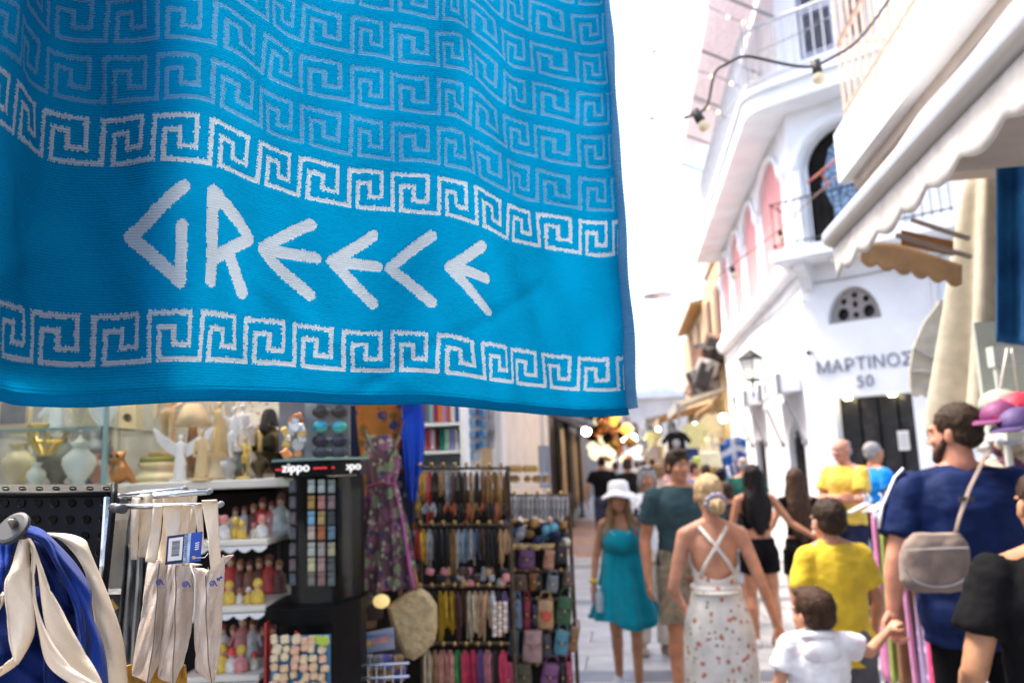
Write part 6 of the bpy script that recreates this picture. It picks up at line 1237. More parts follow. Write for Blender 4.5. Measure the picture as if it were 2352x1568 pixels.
# trinket stand behind the rack
ts = vthing('shell_stand', 'white trinket stand with golden shells behind the second rack', 'stand', vf(1215, 1135, 5.0))
for y_ in (1088, 1112): q = MB(); vbox(q, 1170, 1262, y_, y_+3, 4.9, 5.1); vpart('tray', q, MATS['white_laminate'], ts)
rnd = random.Random(31)
for k in range(18):
    y_ = (1084, 1108)[k % 2]; p = vf(1176+rnd.uniform(0, 80), y_, 4.95); q = MB(); q.lathe([(.001, 0), (.02, .01), (.024, .025), (.012, .04), (.001, .045)], p, 10); vsolo('golden_shell', 'golden sea shell on the %s tray of the white stand' % ('upper', 'lower')[k % 2], 'shell', q, mat('shell_gold', (.45, .28, .07), .5, .3, 30, .2), p, 'golden shells on the white stand')
q = MB(); vbox(q, 1240, 1262, 1022, 1120, 5.4, 5.44); vsolo('striped_box', 'slim blue and white striped box above the shell stand', 'box', q, mat('stripe_box', (.10, .12, .18), .5, .3, 4, 0, stretch=(60, 1, 1), col2=(.5, .5, .56)), vf(1250, 1120, 5.4), smooth=False)
# ---------------------------------------------------------------- low things in front of the racks
sb = vthing('straw_bag', 'large beige straw bag hanging tilted in front of the rack', 'bag', vf(950, 1515, 3.0)); q = MB(); ol = [(888, 1392), (925, 1362), (962, 1347), (985, 1360), (1004, 1388), (1005, 1440), (1000, 1470), (975, 1500), (950, 1516), (930, 1508), (912, 1470), (897, 1430)]
cx, cy = 947, 1430
q.loft([[vf(cx+(x-cx)*k, cy+(y-cy)*k, 2.98+o_) for x, y in ol] for k, o_ in ((.82, -.055), (.94, -.04), (1.0, 0), (.96, .05), (.85, .07))]); vpart('woven_body', q, mat('woven_straw', (.52, .39, .20), .75, .22, 60, .6, 130), sb, False)
q = MB(); q.tube([vf(958, 1352, 2.95), vf(950, 1310, 3.0), vf(945, 1290, 3.05)], .010, 6); q.tube([vf(920, 1365, 2.95), vf(918, 1340, 3.02), vf(940, 1290, 3.05)], .009, 6); vpart('handle', q, mat('leather_handle', (.25, .11, .04), .5, .2, 20, .1), sb, True)
bu = vthing('yellow_bulb', 'yellow glass float lamp hanging left of the straw bag', 'lamp', vf(873, 1395, 2.9)); q = MB(); q.ell(vf(876, 1380, 2.9), (.030, .026, .024)); vpart('globe', q, mat('yellow_glass', (.62, .46, .16), .25, .1, 8, 0, emit=(.7, .5, .2), es=.25), bu, True)
q = MB(); q.tube([vf(855, 1378, 2.9), vf(838, 1372, 2.9)], [.018, .012], 10); vpart('socket', q, M_steel, bu)
pc = vthing('postcard_box', 'blue and white printed card standing in front of the straw bag', 'card', vf(866, 1500, 2.75)); pts = [(826, 1455), (904, 1440), (905, 1490), (826, 1502)]; q = MB(); q.prism([vf(x, y, 2.75) for x, y in pts], (0, .006, 0)); vpart('card', q, mat('postcard_print', (.06, .16, .36), .4, .2, 3, 0, stretch=(1, 1, 9), col2=(.55, .50, .48)), pc)
q = MB(); q.ell(vf(845, 1478, 2.745), (.011, .002, .011)); vpart('yellow_sun', q, mat('yellow_print', (.6, .40, .08), .5, .1, 10, 0), pc); q = MB(); q.prism([vf(x, y, 2.746) for x, y in ((855, 1466), (896, 1458), (896, 1472), (855, 1480))], (0, .003, 0)); vpart('pink_band', q, mat('pink_print', (.5, .24, .22), .5, .3, 30, 0), pc)
rnd = random.Random(41)
for k in range(16):
    x_ = 792+(k % 6)*25+rnd.uniform(-4, 4); y_ = 1520+(k//6)*26; c = rnd.choice([('violet', (.10, .09, .26)), ('brown', (.22, .12, .05)), ('blue', (.06, .12, .32)), ('gold', (.42, .28, .08)), ('grey', (.22, .21, .22)), ('rust', (.30, .12, .05))]); p = vf(x_, y_+14, 2.7+.02*(k//6)); q = MB(); q.bevbox(p+Vector((0, 0, .02)), (.034, .03, .042), .003, Matrix.Rotation(rnd.uniform(-.3, .3), 3, 'Z'))
    vsolo('trinket_box', 'small %s trinket box in the low basket beside the racks' % c[0], 'box', q, mat('tbox_'+c[0], c[1], .4, .4, 60, .1), p, '%s trinket boxes' % c[0], False)
wb = vthing('wire_basket', 'low wire basket holding trinket boxes left of the racks', 'basket', vf(860, 1600, 2.75)); q = MB()
for y_ in (1530, 1560, 1590): q.tube([vf(785, y_, 2.66), vf(940, y_-8, 2.66)], .004, 6)
for x_ in range(788, 940, 19): q.tube([vf(x_, 1528, 2.66), vf(x_, 1600, 2.66)], .003, 6)
vpart('wires', q, M_steel, wb)
for k, (x_, y_, c) in enumerate(((868, 1240, (.03, .03, .04)), (850, 1400, (.05, .03, .02)), (835, 1420, (.2, .12, .05)), (905, 1520, (.04, .03, .03)))):
    p = vf(x_, y_+20, 3.3); q = MB(); q.lathe([(.001, 0), (.05, 0), (.06, .06), (.04, .12), (.001, .14)], p, 14); vsolo('dark_pouch', ['black pouch behind the sundress', 'dark brown pouch under the sundress', 'tan pouch left of the printed card', 'dark pouch below the straw bag'][k], 'pouch', q, mat('dpouch_%d' % k, c, .6, .3, 20, .2), p)
q = MB(); vbox(q, 790, 1310, 1090, 1750, 4.2, 4.24); 
vsolo('stall_screen', 'dark screen standing behind the racks', 'screen', MB().box((vf(1000, 1400, 4.2).x-.1, 4.25, .80), (.95, .04, 1.6)), M_dark, (vf(1000, 1400, 4.2).x, 4.2, 0), smooth=False)
# wooden letter magnets on a blue board
mg = vthing('magnet_board', 'blue board covered in small pale wooden magnets', 'board', vf(688, 1590, 2.3)); q = MB(); q.prism([vf(x, y, 2.3) for x, y in ((628, 1463), (757, 1458), (757, 1620), (616, 1620))], (0, .012, 0)); vpart('board', q, mat('blue_board', (.05, .20, .36), .5, .2, 8, .05), mg)
rnd = random.Random(51); k = 0
for r in range(7):
    for c in range(6):
        x_ = 632+c*22+rnd.uniform(-5, 5); y_ = 1468+r*21+rnd.uniform(-4, 4); p = vf(x_, y_, 2.285); q = MB(); w_ = rnd.uniform(.017, .027); h_ = rnd.uniform(.018, .028); R = Matrix.Rotation(rnd.uniform(-.35, .35), 3, 'Y')
        if rnd.random() < .3: q.lathe([(.001, -.006), (w_*.5, -.006), (w_*.5, .004), (.001, .006)], p, 12, R=Matrix.Rotation(rad(90), 3, 'X'))
        else: q.bevbox(p, (w_, .012, h_), .004, R)
        ci = rnd.randrange(3); vsolo('wooden_magnet', 'small %s wooden magnet on the blue board, %s rows' % (['pale', 'cream', 'pinkish'][ci], 'upper' if r < 3 else 'lower'), 'magnet', q, mat('magnet_wood_%d' % ci, ((.52, .36, .20), (.58, .46, .28), (.55, .32, .20))[ci], .6, .2, 40, .1), p, '%s wooden magnets' % ['pale', 'cream', 'pinkish'][ci], False); k += 1
q = MB(); q.prism([vf(x, y, 2.27) for x, y in ((724, 1458), (755, 1463), (752, 1482), (726, 1478))], (0, .004, 0)); vsolo('green_label', 'lime green price card stuck on top of the magnet board', 'label', q, mat('lime_card', (.35, .48, .04), .5, .1, 20, 0), vf(740, 1480, 2.27), smooth=False)
q = MB(); q.prism([vf(x, y, 2.29) for x, y in ((677, 1448), (692, 1458), (678, 1470))], (0, .004, 0)); vsolo('red_flag', 'tiny red pennant above the magnet board', 'pennant', q, MATS['red_paint'], vf(680, 1470, 2.29), smooth=False)
# ================================================================ near left: perforated board, tote bags on a hook, canvas bags on rods
M_peg = mat('black_enamel', (.005, .005, .006), .45, .4, 10, .12, 30, spec=.12)
M_creamc = cloth('cream_cotton', (.80, .69, .54), .22, bsc=420, bump=.3, sc=5, var=.10); M_bluec = cloth('royal_cotton', (.004, .035, .26), .08, bsc=420, bump=.3, sc=6, var=.35); M_navyc = cloth('navy_cotton_dark', (.004, .012, .07), .05, bsc=420, bump=.3)
M_linen = cloth('linen', (.66, .53, .42), .16, bsc=520, bump=.5, sc=26, var=.3, col2=(.84, .77, .70), contrast=(.4, .68)); M_greyc = cloth('grey_denim', (.13, .145, .155), .05, bsc=420, bump=.4, sc=14, var=.4)
pg = vthing('perforated_board', 'black perforated metal display board at the left edge', 'display board', vf(120, 1400, 1.05))
def holes(name, A, B, C, D, nx, nz, r, hx=.5, th=.0018):       # A top-left, B top-right, C bottom-right, D bottom-left
    q = MB(); A, B, C, D = [Vector(p) for p in (A, B, C, D)]; n = 12
    P = lambda u, v: (A*(1-u)+B*u)*(1-v)+(D*(1-u)+C*u)*v
    nrm = (B-A).cross(D-A).normalized(); ins = []
    wpx = (B-A).length/nx; hpx = (D-A).length/nz
    for j in range(nz):
        for i in range(nx):
            cu, cv = (i+.5)/nx, (j+.5)/nz; o = []; inn = []
            for k in range(n):
                a = 2*math.pi*(k+.5)/n; c, s = math.cos(a), math.sin(a); m = max(abs(c), abs(s)); o.append((cu+.5/nx*c/m, cv+.5/nz*s/m)); inn.append((cu+r/wpx/nx*c, cv+r/hpx/nz*s))
            for sgn in (0,):
                vs = [P(*p) for p in o]+[P(*p) for p in inn]+[P(*p)-nrm*th for p in inn]; fs = [(k, (k+1) % n, n+(k+1) % n, n+k) for k in range(n)]+[(n+k, n+(k+1) % n, 2*n+(k+1) % n, 2*n+k) for k in range(n)]; q.add(vs, fs)
    b = bmesh.new(); me = q.mesh('x'); b.from_mesh(me); bmesh.ops.remove_doubles(b, verts=b.verts, dist=.0002); b.to_mesh(me); b.free(); q2 = MB(); q2.v = [tuple(v.co) for v in me.vertices]; q2.f = [tuple(p.vertices) for p in me.polygons]; q2.m = [0]*len(q2.f); return vpart(name, q2, M_peg, pg)
holes('panel', vf(-45, 1137, 1.02), vf(262, 1136, 1.02), vf(226, 1490, .99), vf(-85, 1490, .99), 8, 9, .0052)
holes('top_flange', vf(-45, 1112, 1.05), vf(266, 1112, 1.05), vf(262, 1133, 1.021), vf(-45, 1134, 1.021), 8, 1, .0048)
q = MB(); q.tube([vf(262, 1112, 1.03), vf(262, 1136, 1.012), vf(226, 1490, .985)], .004, 8); q.tube([vf(-45, 1135, 1.018), vf(262, 1134, 1.018)], .0035, 8); vpart('edge', q, M_peg, pg, True)
q = MB(); q.prism([vf(x, y, 1.12) for x, y in ((-60, 1125), (250, 1125), (215, 1500), (-90, 1500))], (0, .004, 0)); vpart('rear_panel', q, M_peg, pg)
q = MB(); q.tube([vf(248, 1142, 1.02), vf(238, 1300, 1.0), vf(228, 1420, 1.0)], .005, 8); vpart('side_rod', q, M_steel, pg)
# hook with a plastic stop
hk = vthing('display_hook', 'steel hook with a round black plastic stop holding the tote bags', 'hook', vf(40, 1230, .95)); a = vf(75, 1262, 1.0); b = vf(42, 1222, .83); c = vf(28, 1196, .815)
q = MB(); q.tube([a, b+(a-b)*.2, b, c+Vector((0, 0, .0)), vf(29, 1192, .815)], .0042, 10); vpart('rod', q, mat('dull_steel', (.20, .18, .16), .4, .2, 30, .1, metal=.8), hk, True)
ax = (a-b).normalized(); u_, v_ = perp(ax); cc = vf(29, 1213, .822); q = MB(); ax = Vector((.2, .75, -.55)).normalized(); u_, v_ = perp(ax)
q.loft([[cc+ax*z+(u_*math.cos(t)+v_*math.sin(t))*r for t in [2*math.pi*j/28 for j in range(28)]] for z, r in ((-.003, .0145), (-.002, .0175), (.002, .0175), (.003, .0145))]); vpart('stop', q, mat('black_rubber', (.02, .022, .025), .55, .1, 10, 0), hk, False)
# cloth bands given by two edge lines (crop pixel -> view)
def cp(x, y): return (x*.23107, 1205.9+y*.23107)
def ribbon(root, name, Lp, Rp, m, d0, d1, bulge=.0, n=40, nu=8, th=.0016, wob=.002, seed=0):
    tL = np.linspace(0, 1, len(Lp)); tR = np.linspace(0, 1, len(Rp)); Lf = cubic(tL, Lp) if len(Lp) > 2 else (lambda t: np.array([np.interp(t, tL, [p[k] for p in Lp]) for k in (0, 1)])); Rf = cubic(tR, Rp) if len(Rp) > 2 else (lambda t: np.array([np.interp(t, tR, [p[k] for p in Rp]) for k in (0, 1)]))
    ds = d0 if isinstance(d0, (list, tuple)) else [d0, d0]; de = d1 if isinstance(d1, (list, tuple)) else [d1, d1]
    def fn(u, v):
        l = Lf(v); r = Rf(v); p = l*(1-u)+r*u; x, y = cp(p[0], p[1]); dl = np.interp(v, np.linspace(0, 1, len(ds)), ds); dr = np.interp(v, np.linspace(0, 1, len(de)), de)
        d = dl*(1-u)+dr*u - bulge*math.sin(u*math.pi) + wob*math.sin(v*9+u*5+seed) + wob*.6*math.sin(v*21-u*9+seed*2); return vf(x, y, d)
    q = MB(); q.sheet(fn, nu, n, th); o = vpart(name, q, m, root, True)
    q = MB()                                            # hem stitching along both edges
    for uu in (.06, .94): q.tube([fn(uu, k/n)+Vector((0, -.0013, 0)) for k in range(n+1)], .0006, 5)
    vsub('hem_stitch', q, m, o, root, True); return o
t1 = vthing('tote_bag', 'cream cotton tote bag straps looped over the hook in front', 'bag', vf(*cp(600, 1560), .85), 'cotton tote bags on the hook')
ribbon(t1, 'front_strap', [(195, 140), (150, 300), (95, 470), (42, 600), (62, 850), (85, 1100), (155, 1375)], [(300, 150), (285, 300), (292, 400), (308, 500), (322, 800), (330, 1080), (172, 1380)], M_creamc, [.82, .80, .79, .79], [.835, .82, .81, .80], .006)
ribbon(t1, 'folded_end', [(150, 1300), (60, 1370), (-60, 1470)], [(168, 1378), (100, 1430), (-60, 1530)], M_creamc, .80, .815, .003, 14)
ribbon(t1, 'side_strap', [(225, 150), (318, 260), (310, 480), (330, 720), (395, 1080), (450, 1330), (560, 1470), (760, 1600)], [(290, 130), (350, 260), (338, 480), (362, 800), (485, 1110), (640, 1340), (780, 1470), (1000, 1600)], M_creamc, [.85, .83, .82, .80], [.82, .81, .80, .79], .004)
ribbon(t1, 'rear_strap', [(300, 170), (370, 380), (405, 640), (470, 1040), (610, 1280), (780, 1480), (900, 1600)], [(330, 190), (430, 460), (500, 650), (620, 860), (760, 1130), (900, 1360), (1030, 1590)], M_creamc, [.86, .86, .85, .83], [.85, .84, .83, .82], .006)
ribbon(t1, 'left_strap', [(-60, 700), (0, 690), (30, 660)], [(-60, 900), (0, 830), (40, 740)], M_creamc, .86, .86, .003, 10)
t2 = vthing('tote_bag', 'royal blue cotton tote bag hanging behind the cream straps', 'bag', vf(*cp(700, 1560), .9), 'cotton tote bags on the hook')
ribbon(t2, 'outer_strap', [(205, 30), (330, 110), (470, 200), (600, 400), (690, 560), (760, 760), (800, 900), (830, 1200), (840, 1620)], [(280, 5), (420, 50), (560, 180), (720, 350), (850, 540), (905, 700), (915, 900), (1020, 1180), (1075, 1620)], M_bluec, [.87, .875, .885, .90], [.885, .90, .90, .90], .016, 50, 12, wob=.004)
ribbon(t2, 'front_fold', [(190, 70), (330, 130), (450, 230), (560, 420), (640, 560), (730, 780), (760, 950), (790, 1250), (800, 1620)], [(230, 20), (400, 80), (500, 170), (610, 380), (690, 540), (780, 760), (815, 950), (845, 1250), (850, 1620)], M_bluec, [.855, .865, .875, .885], [.86, .87, .88, .89], .008, 50, 8)
ribbon(t2, 'bag_panel', [(330, 150), (400, 420), (430, 700), (430, 1000), (430, 1300), (440, 1640)], [(480, 220), (600, 480), (720, 800), (790, 1050), (820, 1300), (840, 1640)], M_navyc, .91, .90, .012, 50, 14, wob=.006, seed=3)
ribbon(t2, 'left_panel', [(200, 60), (60, 130), (-60, 260), (-120, 700)], [(205, 110), (130, 240), (60, 520), (20, 720)], M_bluec, .89, .88, .010, 30, 10, wob=.005, seed=1)
ribbon(t2, 'lower_panel', [(-80, 700), (-60, 1000), (-60, 1300), (-60, 1640)], [(420, 600), (470, 900), (480, 1300), (500, 1640)], M_navyc, .935, .93, .012, 40, 14, wob=.008, seed=5)
t3 = vthing('tote_bag', 'off white tote bag with a wide strap hanging at the right of the hook', 'bag', vf(*cp(1150, 1560), .95), 'cotton tote bags on the hook')
ribbon(t3, 'wide_strap', [(450, 85), (600, 140), (720, 260), (830, 430), (880, 600), (920, 800), (960, 1000), (1030, 1260), (1065, 1620)], [(470, 80), (700, 95), (840, 150), (880, 230), (970, 450), (1080, 720), (1180, 1000), (1235, 1260), (1268, 1620)], M_creamc, [.92, .93, .935, .93], [.95, .955, .955, .95], .012, 50, 12, wob=.003, seed=2)
# ---------------------------------------------------------------- rods and canvas bags
rd = vthing('bag_rods', 'chrome rods on the side of the black board carrying canvas bags', 'rail', vf(380, 1160, .98))
for (x0, y0, x1, y1, d) in ((262, 1163, 503, 1160, .96), (264, 1146, 478, 1130, 1.03), (262, 1138, 420, 1124, 1.08)):
    q = MB(); q.tube([vf(x0, y0, d), vf(x1, y1, d)], .0034, 10); vpart('rod', q, M_steel, rd, True); q = MB(); q.tube([vf(x1, y1, d), vf(x1+6, y1-4, d-.004)], .0036, 10); vpart('tip', q, mat('grey_cap', (.22, .23, .25), .4, .1, 10, 0), rd, True); q = MB(); q.tube([vf(x0-4, y0+2, d), vf(x0+22, y0+6, d-.012)], .0055, 10); vpart('clip', q, mat('dark_clip', (.04, .04, .05), .4, .2, 10, 0), rd, True)
M_print = mat('blue_ink', (.03, .05, .26), .8, .2, 60, 0)
def canvas_bag(label, top, ridge, outL, outR, d, straps, spiral, m=None, rough_top=True):
    """folded bag: a ridge towards the viewer between left and right outlines"""
    m = m or M_linen; t = vthing('canvas_bag', label, 'bag', vf(*ridge[-1], d), 'small canvas bags on the rods')
    tr = np.linspace(0, 1, len(ridge)); tl = np.linspace(0, 1, len(outL)); to = np.linspace(0, 1, len(outR))
    g_ = lambda pts, tt, v: np.array([np.interp(v, tt, [p[k] for p in pts]) for k in (0, 1)])
    def fn(u, v):
        r = g_(ridge, tr, v); l = g_(outL, tl, v); o = g_(outR, to, v)
        if u < .5: k = u/.5; p = l*(1-k)+r*k; dd = d+.022*(1-k)
        else: k = (u-.5)/.5; p = r*(1-k)+o*k; dd = d+.022*k
        dd += .0028*math.sin(v*13+u*7+top)+.0022*math.sin(v*5-u*15+top*2)+.0012*math.sin(v*31+u*22); y = p[1]+(1.6*math.sin(u*23+top)+1.1*math.sin(u*51) if v < .02 else 0); return vf(p[0]+.8*math.sin(v*17+top), y, dd)
    q = MB(); q.sheet(fn, 24, 60, .0018); bd_ = vpart('bag_body', q, m, t, True)
    q = MB(); q.tube([fn(.5, k/40)+Vector((0, -.0012, 0)) for k in range(41)], .0006, 5); vsub('seam', q, cloth('brown_thread', (.18, .12, .08)), bd_, t, True)
    q = MB(); r_ = random.Random(int(top*10))
    for k in range(60):
        u = k/60; p = fn(u, 0); q.tube([p, p+Vector((r_.uniform(-.002, .002), -.001, r_.uniform(.001, .004)))], [.0006, .0003], 4)
    vsub('frayed_edge', q, M_creamc, bd_, t)
    q = MB(); q.sheet(lambda u, v: fn(u, 0)*(1-v)+(fn(u, .02)+Vector((0, .03, 0)))*v, 16, 3, .0015); vpart('back_panel', q, m, t, True)
    for (Lp, Rp, da, db) in straps:
        def sf(u, v):
            l = np.array([np.interp(v, np.linspace(0, 1, len(Lp)), [p[k] for p in Lp]) for k in (0, 1)]); r = np.array([np.interp(v, np.linspace(0, 1, len(Rp)), [p[k] for p in Rp]) for k in (0, 1)]); p = l*(1-u)+r*u; return vf(p[0], p[1], da+(db-da)*v+.002*math.sin(v*8+u*3+top)-.004*math.sin(u*math.pi)*.3-(.006 if v < .08 else 0)*math.sin(v/.08*math.pi/2))
        q = MB(); q.sheet(sf, 6, 26, .0017); s_ = vpart('strap', q, M_creamc, t, True)
        q = MB()
        for k in range(9):
            a = math.pi*k/8; pass
    if spiral:
        (sx, sy, sz, more) = spiral; q = MB(); pts = []
        dr_ = lambda x, y: vf(x, y, d-.0035)
        for k in range(34): a = k*.38; r = .9+k*.2; pts.append(dr_(sx+r*math.cos(a)*sz, sy+r*math.sin(a)*1.1*sz))
        q.tube(pts, .00055, 5); q.tube([dr_(sx+(2+k)*sz, sy-7*sz+k*.9*sz-3*math.sin(k*.5)*sz) for k in range(0, 14, 2)], [.0008]*6+[.0004], 5)
        if more:
            for ox, oy, s2 in more: q.tube([dr_(sx+ox+(.6+k*.2)*math.cos(k*.4)*s2, sy+oy+(.6+k*.2)*math.sin(k*.4)*s2) for k in range(26)], .00055, 5)
        vpart('blue_print', q, M_print, t)
    return t
canvas_bag('left one of the three linen canvas bags with frayed tops', 1.1, [(366, 1293), (362, 1350), (356, 1450), (340, 1567)], [(340, 1289), (333, 1350), (318, 1450), (303, 1545), (306, 1550)], [(384, 1297), (383, 1350), (378, 1430), (370, 1505), (344, 1566)], .955, [([(352, 1163), (353, 1165), (345, 1225), (334, 1290)], [(372, 1163), (374, 1165), (368, 1225), (358, 1292)], .955, .96), ([(377, 1162), (378, 1165), (371, 1230), (362, 1290)], [(390, 1162), (392, 1165), (388, 1230), (381, 1294)], .965, .97)], (364, 1337, .9, None))
canvas_bag('middle one of the three linen canvas bags, under the blue tag', 2.7, [(405, 1296), (404, 1360), (402, 1450), (397, 1568)], [(387, 1296), (381, 1360), (372, 1470), (362, 1552), (370, 1560)], [(441, 1299), (444, 1360), (440, 1450), (418, 1530), (400, 1568)], .94, [([(375, 1160), (376, 1163), (382, 1225), (388, 1290)], [(418, 1160), (419, 1163), (413, 1225), (408, 1292)], .945, .95), ([(420, 1160), (420, 1163), (413, 1230), (408, 1290)], [(438, 1160), (438, 1163), (432, 1230), (426, 1292)], .955, .96)], (425, 1342, .95, None))
canvas_bag('right one of the three linen canvas bags, its torn top gaping open', 4.2, [(474, 1320), (474, 1400), (478, 1500), (486, 1567)], [(445, 1306), (447, 1400), (448, 1480), (450, 1535), (470, 1556)], [(516, 1276), (514, 1330), (509, 1420), (499, 1530), (490, 1563)], .93, [([(463, 1150), (464, 1156), (478, 1230), (484, 1318)], [(498, 1148), (500, 1156), (502, 1220), (508, 1292)], .925, .93), ([(446, 1158), (447, 1162), (452, 1200), (458, 1260)], [(463, 1156), (464, 1160), (465, 1200), (468, 1262)], .95, .955)], (487, 1340, .9, [(15, -11, .75), (21, -15, .5)]))
# price tag
tg = vthing('price_tag', 'blue swing tag with a white barcode label tied to a canvas bag', 'label', vf(420, 1295, .915)); A, B, C, D = [vf(x, y, .915) for x, y in ((384, 1231), (465, 1220), (460, 1288), (379, 1297))]
def tq(u, v, off=0.0): return (A*(1-u)+B*u)*(1-v)+(D*(1-u)+C*u)*v+Vector((0, -off, 0))
def tpatch(name, u0, u1, v0, v1, m, off, root=tg): q = MB(); q.prism([tq(u0, v0, off), tq(u1, v0, off), tq(u1, v1, off), tq(u0, v1, off)], (0, .0003, 0)); return vpart(name, q, m, root)
q = MB(); q.prism([A, B, C, D], (0, .0006, 0)); vpart('card', q, mat('tag_blue', (.01, .06, .34), .35, .25, 30, 0), tg)
tpatch('dark_end', .0, .50, .01, .99, mat('tag_navy', (.008, .015, .06), .35, .2, 20, 0), .0002); bc = tpatch('barcode_label', .06, .46, .09, .88, mat('tag_white', (.72, .70, .72), .4, .03, 20, 0), .0005)
tpatch('pale_band', .50, .68, .01, .99, mat('tag_pale', (.40, .52, .68), .35, .3, 60, 0), .0003)
r_ = random.Random(9); v_ = .2; q = MB()
while v_ < .72:
    hgt = r_.choice((.008, .012, .02, .014)); q.prism([tq(.16, v_, .0008), tq(.38, v_, .0008), tq(.38, v_+hgt, .0008), tq(.16, v_+hgt, .0008)], (0, .0002, 0)); v_ += hgt+r_.choice((.008, .012, .018))
vsub('barcode', q, mat('tag_ink', (.03, .03, .035), .5, .1, 20, 0), bc, tg)
q = MB()
for k in range(4): q.prism([tq(.82, .36+.07*k, .0004), tq(.93, .34+.07*k, .0004), tq(.93, .375+.07*k, .0004), tq(.82, .395+.07*k, .0004)], (0, .0002, 0))
vpart('white_mark', q, MATS['tag_white'], tg)
me = text_mesh('Collections', .0068, .0001, MATS['tag_navy']); o = link('lettering', me, None, tg); o.rotation_euler = (rad(90), rad(-88), 0); cpos = tq(.60, .5, .0006)-BASE[tg.name]; o.location = cpos
q = MB(); q.ell(tq(.80, .86, .0004), (.0022, .0006, .0022)); vpart('eyelet', q, M_brass, tg, True)
q = MB(); q.tube([tq(.80, .86, .001), vf(470, 1280, .915), vf(478, 1270, .92)], .0004, 5); q.tube([vf(437, 1297, .92), vf(448, 1330, .915), vf(446, 1400, .915), vf(443, 1430, .92)], .0007, 5); vpart('plastic_loop', q, mat('clear_loop', (.6, .6, .58), .3, .1, 10, 0), tg, True)
# pale straps behind on the upper rods, grey bags, gold fringe
for k, (x0, x1, y0, y1, xb0, xb1, d) in enumerate(((303, 322, 1142, 1285, 300, 314, 1.02), (322, 350, 1133, 1280, 318, 345, 1.03), (352, 374, 1130, 1282, 345, 362, 1.04), (376, 400, 1128, 1270, 372, 395, 1.05), (402, 436, 1126, 1270, 398, 425, 1.05), (436, 452, 1124, 1240, 430, 448, 1.06))):
    q = MB(); q.sheet(lambda u, v: vf((x0+(x1-x0)*u)*(1-v)+(xb0+(xb1-xb0)*u)*v, y0+(y1-y0)*v, d+.003*math.sin(v*7+u*4+k)-.005*math.sin(u*math.pi)*.5), 6, 20, .0018)
    vsolo('bag_strap', 'pale cotton strap over the rear rods, number %s from the board' % ['one', 'two', 'three', 'four', 'five', 'six'][k], 'strap', q, M_creamc, vf((x0+x1)/2, y1, d), 'pale straps on the rear rods')
for k, (L_, R_, d, m, lb) in enumerate((([(288, 1250), (282, 1330), (272, 1440), (270, 1520)], [(320, 1262), (318, 1340), (312, 1450), (308, 1540)], 1.1, M_greyc, 'dark grey denim bag hanging between the board and the linen bags'), ([(312, 1268), (308, 1350), (300, 1450), (296, 1560)], [(340, 1272), (338, 1350), (328, 1450), (322, 1560)], 1.08, M_greyc, 'mid grey canvas bag just behind the left linen bag'))):
    t = vthing('canvas_bag', lb, 'bag', vf(*R_[-1], d)); ys = [p[1] for p in L_]
    q = MB(); q.sheet(lambda u, v: vf(np.interp(v, np.linspace(0, 1, 4), [p[0] for p in L_])*(1-u)+np.interp(v, np.linspace(0, 1, 4), [p[0] for p in R_])*u, np.interp(v, np.linspace(0, 1, 4), ys), d+.012*math.sin(u*9+k)+.004*math.sin(v*12)), 20, 30, .002); vpart('bag_body', q, m, t, True)
    q = MB(); q.sheet(lambda u, v: vf(np.interp(v, np.linspace(0, 1, 4), [p[0] for p in L_])*(1-u)+np.interp(v, np.linspace(0, 1, 4), [p[0] for p in R_])*u, np.interp(v, np.linspace(0, 1, 4), ys)+4, d+.03), 6, 10, .002); vpart('back_panel', q, m, t, True)
    q = MB(); q.tube([vf(L_[0][0]+3, L_[0][1]+3, d), vf(L_[0][0]+8, 1200, d+.01), vf(L_[0][0]+20, 1146, d)], .004, 6, flat=.3); vpart('strap', q, m, t, True)
fg = vthing('gold_fringe', 'gold tassel fringe under the linen canvas bags', 'fringe', vf(360, 1590, 1.0)); q = MB(); r_ = random.Random(4)
for k in range(150):
    x_ = 288+r_.random()*138; y_ = 1536+10*math.sin(x_*.1); p = vf(x_, y_, 1.0+r_.uniform(-.01, .01)); q.tube([p, vf(x_+r_.uniform(-3, 3), y_+30, 1.0), vf(x_+r_.uniform(-4, 4), y_+62, 1.0)], .0009, 4)
o = vpart('threads', q, mat('gold_thread', (.42, .22, .02), .4, .3, 40, .1, metal=.2), fg)
zi = vthing('dark_pouch', 'dark pouch with a gold zip pull behind the black board', 'pouch', vf(268, 1480, 1.12)); q = MB(); q.bevbox(vf(262, 1430, 1.13), (.045, .02, .09), .006); vpart('pouch_body', q, mat('ink_leather', (.012, .012, .02), .45, .3, 20, .1), zi); q = MB(); q.tube([vf(254, 1378, 1.1), vf(268, 1398, 1.1)], .003, 6); vpart('zip_pull', q, M_gold, zi)
# ================================================================ right side: balcony, awning, folded parasol, stall
M_awn = cloth('awning_white', (.74, .71, .68), .40, bsc=80); M_awnb = cloth('awning_beige', (.50, .36, .22), .35, bsc=80); M_par = cloth('parasol_beige', (.50, .45, .35), .18, bsc=120)
nb = thing('near_building', 'white building with a long balcony above the striped stall on the right', 'building', (2.0, 2.5, 0))
q = MB(); bx(q, 2.8, 3.0, -3, 5.4, 0, 8); rel(q.build('wall', M_white, nb), nb)
p0 = WX(1915, 310, 1.35); p1 = WX(1942, 402, 1.35); YB = p0.y
q = MB(); bx(q, 1.35, 2.8, -3, YB, p1.z, p0.z); rel(q.build('balcony_slab', M_white, nb), nb)
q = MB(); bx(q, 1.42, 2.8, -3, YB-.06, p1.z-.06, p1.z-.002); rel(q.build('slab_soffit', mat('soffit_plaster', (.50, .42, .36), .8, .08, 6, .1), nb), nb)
M_peach = mat('peach_rail', (.58, .42, .33), .5, .1, 12, .05)
q = MB()
